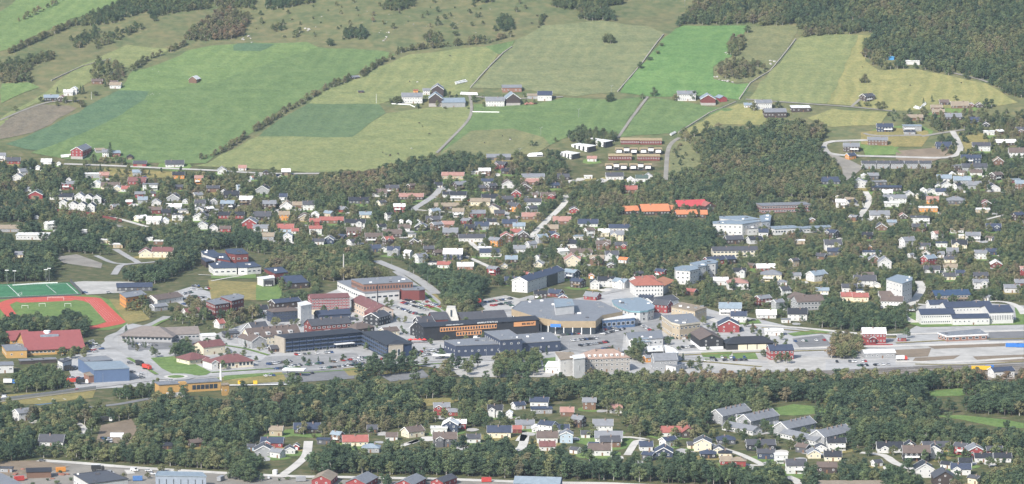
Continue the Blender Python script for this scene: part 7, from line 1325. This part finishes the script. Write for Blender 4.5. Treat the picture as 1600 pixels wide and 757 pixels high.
for px, sp, mx, h0, h1, t, nm in (
    ([(108,40),(165,14),(200,-3),(330,-3),(330,14),(280,20),(245,28),(240,40),(230,20),(200,28),(170,40),(115,43)],4.6,mixb,5,8,.22,'in the shrub woods of the upper left'),
    ([(118,62),(160,46),(158,58),(125,76),(110,74)],5,mixb,4,6,.25,'in the shrub woods of the upper left'), ([(172,60),(215,38),(220,46),(175,60)],5,mixb,4,6,.25,'in the shrub woods of the upper left'),
    ([(-5,100),(30,96),(85,84),(90,92),(50,104),(50,128),(35,134),(0,130)],4.6,mixb,5,8,.45,'in the grove at the left edge below the brown pasture'), ([(285,66),(300,48),(330,30),(345,18),(390,26),(380,58),(350,64)],4.6,((B,6),(U,1)),6,9,.62,'in the brown grove above the green field'),
    ([(330,-3),(400,-3),(395,16),(340,14)],4.8,mixb,5,8,.4,'in the brown grove above the green field'), ([(415,-3),(495,-3),(488,6),(430,17),(416,16)],4.6,mixb,6,8,.25,'in the copse at the upper edge'), ([(598,16),(610,-3),(650,-3),(645,12),(620,18)],4.4,mixb,6,9,.15,'in the oval copse at the upper edge'),
    ([(413,48),(445,38),(446,50)],5,mixb,5,7,.3,'in a clump on the rough pasture'), ([(452,60),(470,50),(470,60)],5,mixb,5,7,.4,'in a clump on the rough pasture'), ([(530,62),(545,48),(572,50),(572,64)],4.6,mixb,5,9,.25,'in a clump on the rough pasture'), ([(660,68),(672,52),(690,56),(690,70)],5,mixb,5,8,.3,'in a clump on the rough pasture'), ([(730,66),(760,58),(762,68)],5,mixb,4,7,.4,'in a clump on the rough pasture'), ([(772,50),(778,28),(800,26),(802,50)],5,mixb,5,8,.3,'in a clump on the rough pasture'),
    ([(738,8),(745,-3),(770,-3),(768,6)],5,mixb,5,7,.3,'in a clump on the rough pasture'), ([(836,44),(848,26),(858,22),(845,44)],5,mixb,4,7,.35,'in the copse above the mown field'),
    ([(862,12),(866,-3),(982,-3),(970,8),(945,12),(965,34),(905,32),(900,16),(885,16)],4.4,((B,8),(U,1)),6,9,.2,'in the copse above the mown field'),
    ([(1055,45),(1085,8),(1090,-3),(1640,-3),(1640,150),(1590,155),(1542,134),(1432,112),(1400,108),(1378,110),(1352,96),(1350,72),(1370,58),(1370,52),(1300,50),(1256,50),(1245,44),(1200,44),(1170,36),(1120,44),(1100,40),(1070,38)],5.6,((B,9),(P_,1)),7,11,.33,'in the great birch forest of the upper right'),
    ([(1138,88),(1142,64),(1165,62),(1160,80),(1150,88)],4.6,((B,1),),6,8,.72,'in the brown copse in the vivid field'), ([(1116,118),(1120,102),(1165,96),(1198,100),(1195,112),(1180,120),(1150,128)],6,((B,2),(U,3)),4,7,.5,'on the shrubby knoll in the vivid field'),
    ([(890,205),(905,200),(965,206),(962,222),(945,232),(905,230),(888,218)],4.8,((B,1),),6,9,.22,'behind the striped modern terraces'), ([(110,255),(150,248),(205,252),(200,262),(120,262)],6,((B,3),(S_,1)),6,10,.4,'around the red hillside barn'),
    ([(1065,214),(1130,197),(1200,198),(1290,202),(1288,232),(1300,250),(1325,262),(1340,290),(1320,312),(1260,312),(1180,310),(1118,325),(1060,318),(990,318),(890,318),(896,300),(960,296),(1040,284),(1100,270),(1085,240)],5.8,((B,8),(P_,1)),8,12,.36,'in the mixed wood below the yellow fields'),
    ([(1045,285),(1048,222),(1062,222),(1090,250),(1060,270)],12,((B,3),(U,2)),5,8,.35,'in the mixed wood below the yellow fields'),
    ([(985,345),(1010,341),(1100,344),(1118,350),(1115,378),(1112,400),(1080,410),(1010,415),(985,400)],5.0,((B,6),(P_,4)),8,12,.12,'in the dark wood left of the care home'), ([(870,338),(980,338),(990,350),(870,346)],5.5,((B,1),(S_,.2)),7,10,.4,'along the broad maroon roof'),
    ([(415,425),(440,402),(500,396),(590,402),(600,412),(625,428),(600,438),(520,440),(440,432)],5.0,((B,8),(P_,1)),8,12,.42,'in the yellowing birch wood above the sports hall'), ([(400,440),(480,430),(500,445),(490,475),(440,478),(430,450)],6,((B,4),(P_,1)),7,10,.3,'around the black culture hall'),
    ([(300,278),(400,270),(500,280),(600,275),(640,290),(590,305),(560,312),(480,308),(400,302),(330,300)],6.0,((B,8),(P_,1)),7,11,.5,'in the autumn birch belt under the fields'), ([(590,270),(690,248),(760,250),(820,250),(880,250),(880,275),(700,275),(640,290),(600,285)],6,((B,7),(P_,2)),7,12,.28,'in the tree belt below the pasture'),
    ([(-20,255),(60,262),(140,275),(150,300),(60,300),(0,300)],6.5,((B,6),(P_,2)),7,11,.35,'in the trees at the left edge below the barn'), ([(-20,310),(40,312),(75,325),(75,345),(0,350)],6,((P_,5),(B,4)),8,12,.3,'in the dark pine wood of the left edge'),
    ([(-20,365),(60,362),(110,350),(210,372),(230,392),(170,400),(90,395),(80,440),(0,442),(-20,440)],5.4,((P_,6),(B,4)),8,12,.2,'in the dark pine wood of the left edge'), ([(190,372),(310,372),(400,385),(320,392),(300,420),(250,445),(185,440),(230,405)],5.6,((P_,4),(B,5)),8,12,.22,'in the pines around the nursing home'), ([(330,360),(420,372),(420,400),(380,392)],6,((P_,3),(B,4)),8,11,.2,'in the pines around the nursing home'),
    ([(-10,516),(30,505),(60,512),(100,516),(135,516),(140,530),(110,528),(60,524),(10,540),(-10,545)],4.6,((P_,7),(B,3)),8,12,.3,'in the pine wood beside the running track'), ([(195,498),(220,480),(290,492),(380,505),(370,515),(300,512),(220,500)],7,((B,4),(P_,2)),7,10,.45,'along the street above the supermarket'),
    ([(680,455),(720,440),(760,450),(750,480),(720,490),(690,478)],5,((B,4),(P_,2)),8,12,.2,'in the green trees beside the main road'), ([(640,425),(690,430),(740,430),(740,455),(690,455),(660,440)],5,((B,4),(P_,2)),9,13,.12,'in the green trees beside the main road'),
    ([(770,590),(775,566),(830,560),(850,570),(845,588)],5.5,((B,1),),8,11,.3,'in front of the dark shops'), ([(555,590),(565,575),(650,572),(660,582),(600,590)],11,((P_,4),(B,1)),9,13,.2,'in the pines in front of the hotel'), ([(1270,500),(1300,480),(1350,485),(1405,480),(1408,510),(1370,518),(1320,518),(1280,512)],5.4,((B,5),(P_,3)),7,11,.2,'in the green garden wood left of the factory'),
    ([(1290,555),(1300,535),(1345,536),(1345,560),(1300,568)],5,((B,1),),7,10,.45,'around the red timber station'), ([(1330,540),(1415,525),(1420,535)],9,((B,1),),7,10,.3,'around the red timber station')):
    stand(px, sp, mx, h0, h1, t, nm)
BELT = ([(190,636),(260,622),(345,621),(470,605),(560,596),(640,598),(700,604),(840,602),(892,612),(880,628),(830,634),(760,634),(700,640),(650,652),(590,668),(500,660),(430,672),(390,700),(300,712),(250,705),(215,690),(225,650)])
for px, sp, mx, h0, h1, t, nm in (
    (BELT,5.8,((P_,7),(B,4)),7,13,.4,'in the big dark pine wood below the hotel'), ([(180,622),(248,602),(255,622),(200,632)],5,((B,1),),7,10,.35,'in the green strip beside the amber station'),
    ([(560,594),(850,590),(1000,600),(1100,598),(1300,592),(1400,588),(1640,590),(1640,606),(1300,612),(1100,614),(1000,618),(900,614),(850,604),(700,606),(640,600)],5.2,((B,8),(P_,1)),8,12,.6,'in the brown birch belt along the river'),
    ([(780,604),(900,612),(1010,618),(1120,616),(1200,625),(1195,660),(1130,640),(1110,670),(1085,690),(1000,680),(960,655),(930,640),(900,620),(850,618)],5.0,((P_,4),(B,6)),8,12,.3,'in the mixed wood behind the lower houses'),
    ([(1180,612),(1300,612),(1640,604),(1640,655),(1500,646),(1450,650),(1300,648),(1290,632),(1200,628)],5.6,((P_,7),(B,3)),9,13,.3,'in the pines around the fairways'), ([(1205,655),(1300,650),(1440,655),(1500,660),(1560,672),(1640,685),(1640,720),(1560,712),(1470,700),(1400,692),(1330,696),(1310,672),(1240,668)],5.0,((P_,5),(B,5)),8,12,.25,'in the wood behind the yellow house'),
    ([(-20,640),(20,640),(60,648),(130,640),(215,640),(215,660),(150,660),(140,700),(225,700),(250,712),(330,720),(420,738),(330,734),(200,726),(130,721),(60,716),(0,728),(-20,720)],5.0,((B,6),(P_,4)),7,11,.26,'in the green wood above the pale bottom road'),
    ([(215,690),(300,712),(400,704),(410,735),(330,734),(230,726)],5,((B,5),(P_,5)),7,11,.25,'in the green wood above the pale bottom road'), ([(465,742),(478,722),(540,712),(620,712),(700,708),(760,704),(830,712),(870,714),(960,728),(1010,728),(1090,732),(1130,735),(1220,752),(1225,764),(1100,758),(960,753),(850,750),(700,744),(560,742)],4.8,((P_,7),(B,4)),9,13,.22,'in the pine belt along the bottom road'),
    ([(1150,752),(1220,742),(1250,748),(1300,742),(1370,735),(1430,745),(1440,775),(1150,775)],5,((P_,6),(B,4)),9,13,.22,'in the pines of the lower right corner'), ([(1480,772),(1500,760),(1600,748),(1640,750),(1640,780)],5,((B,6),(P_,3)),8,11,.4,'in the pines of the lower right corner'),
    ([(470,680),(560,655),(640,640),(690,640),(760,640),(800,660),(760,672),(700,660),(640,668),(560,680)],6.5,((B,8),(P_,1)),6,10,.46,'among the lower houses'), ([(410,690),(800,670),(1000,700),(1400,720),(1600,740),(1600,705),(1350,700),(1100,690),(1000,690),(800,650)],10,((B,6),(P_,3),(U,3)),5,9,.35,'among the lower houses'),
    ([(85,752),(105,738),(125,748),(110,757)],6,((B,1),(U,1)),5,7,.25,'in the yard at the lower left'), ([(365,757),(375,740),(395,745),(390,757)],4,((B,1),),6,8,.2,'by the steel-blue workshop'), ([(20,600),(60,580),(110,590),(100,608),(40,612)],5,((B,1),),7,9,.35,'in the green strip beside the road bridge'),
    ([(-10,618),(60,600),(110,604),(105,612),(60,616),(0,625)],6,((B,1),),5,8,.35,'in the green strip beside the road bridge')):
    stand(px, sp, mx, h0, h1, t, nm)
# garden trees and shrubs of the whole town, wherever there is room between houses, roads and yards
TOWN = [(-30,258),(60,262),(200,268),(500,278),(600,278),(700,256),(880,256),(900,300),(1300,320),(1330,262),(1480,262),(1460,190),(1640,190),(1640,470),(1440,480),(1380,520),(1250,500),(1100,480),(1000,440),(880,430),(800,450),(700,440),(600,400),(420,390),(300,370),(200,350),(60,350),(-30,340)]
stand(TOWN, 5.7, ((B,7),(P_,1.2),(S_,.5),(U,1.4)), 5, 10.5, .42, 'in the gardens of the town', .22)
stand(TOWN, 5.0, ((B,6),(U,3),(S_,.6)), 3.5, 6, .4, 'in the gardens of the town', .25)
stand([(900,610),(1000,690),(1330,700),(1640,745),(1640,700),(1330,680),(1000,640)], 8, ((B,6),(P_,2),(U,2)), 5, 9, .35, 'among the lower houses', .2)
stand([(160,560),(330,505),(480,480),(640,450),(880,480),(1100,500),(1230,515),(1230,560),(1000,585),(600,575),(400,590)], 17, ((B,6),(U,4),(S_,.5)), 4, 8, .35, 'planted about the town centre', .2)
stand([(1070,470),(1250,440),(1400,470),(1390,510),(1240,505),(1130,480)], 7, ((B,6),(P_,2),(U,1)), 5, 9, .3, 'in the gardens of the town', .2)
# groups that stand on fields, verges and yards
for px, sp, mx, h0, h1, t, nm in (([(1138,88),(1142,66),(1162,64),(1160,80),(1150,90)],4.6,((B,1),),7,10,.7,'in the brown copse in the vivid field'), ([(1114,120),(1119,104),(1165,98),(1198,101),(1196,112),(1180,122),(1150,128)],6,((B,4),(U,3)),6,10,.5,'on the shrubby knoll in the vivid field'), ([(940,68),(950,60),(962,66),(955,70)],4,((B,1),(U,2)),6,9,.2,'on the knoll of the mown field'),
    ([(-10,514),(40,509),(90,516),(100,505),(120,508),(135,516),(138,530),(110,528),(60,523),(20,531),(-10,540)],5,((P_,7),(B,3)),9,13,.3,'in the pine wood beside the running track'), ([(1296,562),(1300,540),(1312,534),(1342,536),(1346,556),(1330,562)],6,((B,1),),7,11,.45,'beside the red timber station'), ([(772,592),(776,570),(800,563),(835,565),(848,572),(842,590)],6.5,((B,1),),8,11,.36,'in front of the dark shops'),
    ([(560,592),(572,578),(612,572),(650,576),(640,584),(600,590)],9,((P_,5),(B,1)),9,14,.2,'in the pines in front of the hotel'), ([(268,558),(274,545),(292,544),(296,560)],5,((B,1),),7,10,.3,'beside the maroon-roofed chapel'), ([(985,558),(990,548),(1008,550),(1006,564),(990,566)],5,((B,1),),8,11,.25,'beside the small white kiosk'), ([(186,472),(205,474),(218,486),(200,490)],6,((B,1),),7,9,.5,'in front of the orange clubhouse'),
    ([(295,478),(400,490),(420,498),(380,505),(300,500)],7,((B,5),(P_,2)),8,11,.4,'along the street above the supermarket'), ([(690,590),(700,575),(760,572),(765,580),(720,592)],12,((P_,2),(B,3)),8,12,.3,'along the river road'), ([(1060,580),(1085,570),(1110,572),(1120,582)],6,((U,3),(B,1)),5,7,.3,'along the station yard'), ([(1180,556),(1240,565),(1236,572),(1180,566)],12,((B,1),),6,9,.45,'beside the red timber station'),
    ([(380,528),(470,545),(450,552),(400,548)],14,((B,1),(U,1)),4,6,.3,'along the hotel car park'), ([(440,566),(560,558),(565,566),(450,575)],15,((B,1),(S_,1)),4,6.5,.3,'in the hotel car park'), ([(690,470),(745,490),(735,498),(700,490)],5,((B,5),(S_,1)),8,11,.3,'in the green trees beside the main road'), ([(880,545),(905,552),(960,540),(960,556)],16,((B,1),),4,7,.3,'in the shopping centre lot'),
    ([(100,546),(140,552),(130,562),(90,560)],8,((B,1),),6,8,.3,'in front of the big red hall'), ([(190,520),(230,545),(222,552),(180,530)],9,((U,2),(S_,2)),4,8,.3,'along the supermarket street'), ([(0,738),(240,745),(240,757),(0,765)],14,((B,2),(U,3)),4,8,.3,'in the yard at the lower left'), ([(230,735),(470,750),(470,760),(320,752)],12,((B,2),(U,2)),4,8,.3,'in the yard at the lower left'), ([(365,752),(372,738),(395,738),(398,757)],4,((B,1),),7,10,.2,'by the steel-blue workshop'), ([(520,757),(528,749),(536,752),(534,760)],4,((B,2),(U,1)),5,8,.22,'between the red boathouses'), ([(576,760),(590,750),(612,754),(608,762)],4.5,((B,2),(U,1)),5,8,.22,'between the red boathouses'),
    ([(648,762),(655,752),(668,751),(666,762)],4.5,((B,2),(U,1)),5,8,.2,'between the red boathouses'), ([(1385,500),(1415,488),(1412,514),(1390,516)],5,((B,3),(P_,1)),8,11,.3,'in the green garden wood left of the factory'), ([(150,62),(220,36),(228,46),(180,66),(150,78)],7,((B,3),(U,3)),5,8,.3,'in the shrub woods of the upper left'), ([(110,62),(150,44),(156,60),(120,78)],6,((B,3),(U,3)),5,8,.25,'in the shrub woods of the upper left'),
    ([(400,62),(850,44),(850,2),(400,2)],24,((B,3),(U,4)),4,7,.4,'scattered over the rough pasture'), ([(140,120),(150,98),(185,100),(198,120),(185,135),(160,140)],7,((B,4),(S_,1)),6,9,.45,'around the western farm'), ([(60,162),(130,150),(140,158),(120,172)],14,((B,3),(U,2)),5,8,.4,'around the western farm'), ([(612,170),(740,172),(860,168),(860,150),(780,150),(640,150)],15,((B,3),(U,2)),4,7,.35,'around the twin-barn farm'),
    ([(1380,175),(1600,175),(1600,200),(1440,200),(1390,190)],9,((B,5),(U,2)),6,9,.45,'around the brown log cabins'), ([(1250,62),(1350,52),(1350,47),(1256,50)],6,((B,1),),6,9,.45,'in the great birch forest of the upper right')):
    stand(px, sp, mx, h0, h1, t, nm, guard=None)
# which ones show: painter's pass from near to far, counting the pixels each crown adds
TREES.sort(key=lambda t: t[1]); cover = np.zeros((757, 1600), bool); seen = []
for i, (x, y, z, h, wf, k, v, t, nm) in enumerate(TREES):
    px, pb = proj(x, y, z); _, pt = proj(x, y, z+h); r = h*(.5 if k == 'bush' else .2)*wf*FPX/y
    x0, x1, y0, y1 = max(0,int(px-r)), min(1600,int(px+r)+1), max(0,int(pt)), min(757,int(pt+(pb-pt)*.85)+1)
    n = 0
    if x1 > x0 and y1 > y0: s = cover[y0:y1, x0:x1]; n = int((~s).sum()); s[:] = True
    seen.append(n)
order = sorted(range(len(TREES)), key=lambda i: -seen[i]); solo = set()
KN = dict(birch='birch_tree', pine='pine_tree', spruce='spruce_tree', bush='bush'); KC = dict(birch='birch tree', pine='pine tree', spruce='spruce tree', bush='bush'); lim = dict(birch=290, pine=290, spruce=60, bush=60); cnt = {k: 0 for k in lim}
for i, tr in enumerate(TREES):
    if tr[8].startswith('solo'): solo.add(i); cnt[tr[5]] += 1
for i in order:
    k = TREES[i][5]
    if i not in solo and cnt[k] < lim[k] and seen[i] > 12: solo.add(i); cnt[k] += 1
def tone(k, t): return ('dark green' if k in ('pine','spruce') else 'green' if t < .3 else 'yellow-green' if t < .5 else 'olive-brown' if t < .7 else 'rusty brown')
for i in sorted(solo):
    x, y, z, h, wf, k, v, t, nm = TREES[i]; e = empty(KN[k], (x, y, z), random.uniform(0,6.28)); e.scale = (h*wf, h*wf, h)
    if nm.startswith('solo'): a, b = nm.split()[1:]; tag(e, unique(f'{tone(k,t)} {KC[k]} on the slope', float(a), float(b)), 'tree' if k != 'bush' else 'bush')
    else: tag(e, f'{tone(k,t)} {KC[k]} {nm}', 'tree' if k != 'bush' else 'bush', f'{tone(k,t)} {KC[k]}s {nm}')
    tm, cm, _ = PROTO[k][v]; o = link('trunk', tm, None, e); o2 = link('crown', cm, None, e); o['tint'] = o2['tint'] = t
# all further trees: one object per kind, its points carry the copies
def mass(kind, idx, name, label):
    if not idx: return
    me = bpy.data.meshes.new(name); me.from_pydata([TREES[i][:3] for i in idx], [], [])
    for an, ty, f in (('pick','INT',lambda t: t[6]),('high','FLOAT',lambda t: t[3]),('wide','FLOAT',lambda t: t[3]*t[4]),('tint','FLOAT',lambda t: t[7]),('turn','FLOAT',lambda t: random.uniform(0,6.28))):
        me.attributes.new(an, ty, 'POINT').data.foreach_set('value', [f(TREES[i]) for i in idx])
    o = bpy.data.objects.new(name, me); COL.objects.link(o); o['kind'] = 'stuff'; o['label'] = label
    ng = bpy.data.node_groups.new(name, 'GeometryNodeTree'); ng.interface.new_socket('Geometry', in_out='INPUT', socket_type='NodeSocketGeometry'); ng.interface.new_socket('Geometry', in_out='OUTPUT', socket_type='NodeSocketGeometry')
    nd = ng.nodes; gi, go = nd.new('NodeGroupInput'), nd.new('NodeGroupOutput'); join = nd.new('GeometryNodeJoinGeometry'); iop = nd.new('GeometryNodeInstanceOnPoints')
    for tm, cm, whole in PROTO[kind]:
        po = bpy.data.objects.new(kind+'_pattern', whole); oi = nd.new('GeometryNodeObjectInfo'); oi.inputs['Object'].default_value = po; oi.inputs['As Instance'].default_value = False
        g2 = nd.new('GeometryNodeGeometryToInstance'); ng.links.new(oi.outputs['Geometry'], g2.inputs[0]); ng.links.new(g2.outputs[0], join.inputs[0])
    def attr(n_, ty): a = nd.new('GeometryNodeInputNamedAttribute'); a.data_type = ty; a.inputs['Name'].default_value = n_; return a.outputs['Attribute']
    cs = nd.new('ShaderNodeCombineXYZ'); w = attr('wide','FLOAT'); ng.links.new(w, cs.inputs[0]); ng.links.new(w, cs.inputs[1]); ng.links.new(attr('high','FLOAT'), cs.inputs[2])
    cr_ = nd.new('ShaderNodeCombineXYZ'); ng.links.new(attr('turn','FLOAT'), cr_.inputs[2])
    iop.inputs['Pick Instance'].default_value = True; ng.links.new(gi.outputs[0], iop.inputs['Points']); ng.links.new(join.outputs[0], iop.inputs['Instance']); ng.links.new(attr('pick','INT'), iop.inputs['Instance Index'])
    ng.links.new(cr_.outputs[0], iop.inputs['Rotation']); ng.links.new(cs.outputs[0], iop.inputs['Scale']); ng.links.new(iop.outputs[0], go.inputs[0])
    o.modifiers.new('copies', 'NODES').node_group = ng
rest = [i for i in range(len(TREES)) if i not in solo]
for k, name, lab in (('birch','birch_woodland','mass of green and autumn brown birches filling gardens and woods'), ('pine','pine_woodland','mass of dark green pines in the woods'), ('spruce','spruce_thicket','scattered dark spruces between the houses'), ('bush','undergrowth','low shrubs along gardens and forest edges')):
    mass(k, [i for i in rest if TREES[i][5] == k], name, lab)
print('cars', sum(1 for o in SC.objects if o.get('category') == 'car'), 'houses', sum(1 for o in SC.objects if o.get('category') == 'house')); print('trees', len(TREES), cnt, 'objects', len(SC.objects))
# ------------------------------------------------------------------ the air between the viewer and the hill
if HAZE:
    b = MB(); b.box(-12500, 12500, -4600, 16500, -12, 540); hzo = b.build('haze', [], None, kind='stuff'); hzo['label'] = 'thin bluish summer haze over the valley'
    m = bpy.data.materials.new('haze_air'); m.use_nodes = True; nt = m.node_tree; nt.nodes.clear(); out = nt.nodes.new('ShaderNodeOutputMaterial'); pv = nt.nodes.new('ShaderNodeVolumePrincipled')
    pv.inputs['Color'].default_value = (.7,.85,1,1); pv.inputs['Density'].default_value = HAZE; pv.inputs['Anisotropy'].default_value = .2; nt.links.new(pv.outputs[0], out.inputs['Volume']); hzo.data.materials.append(m)
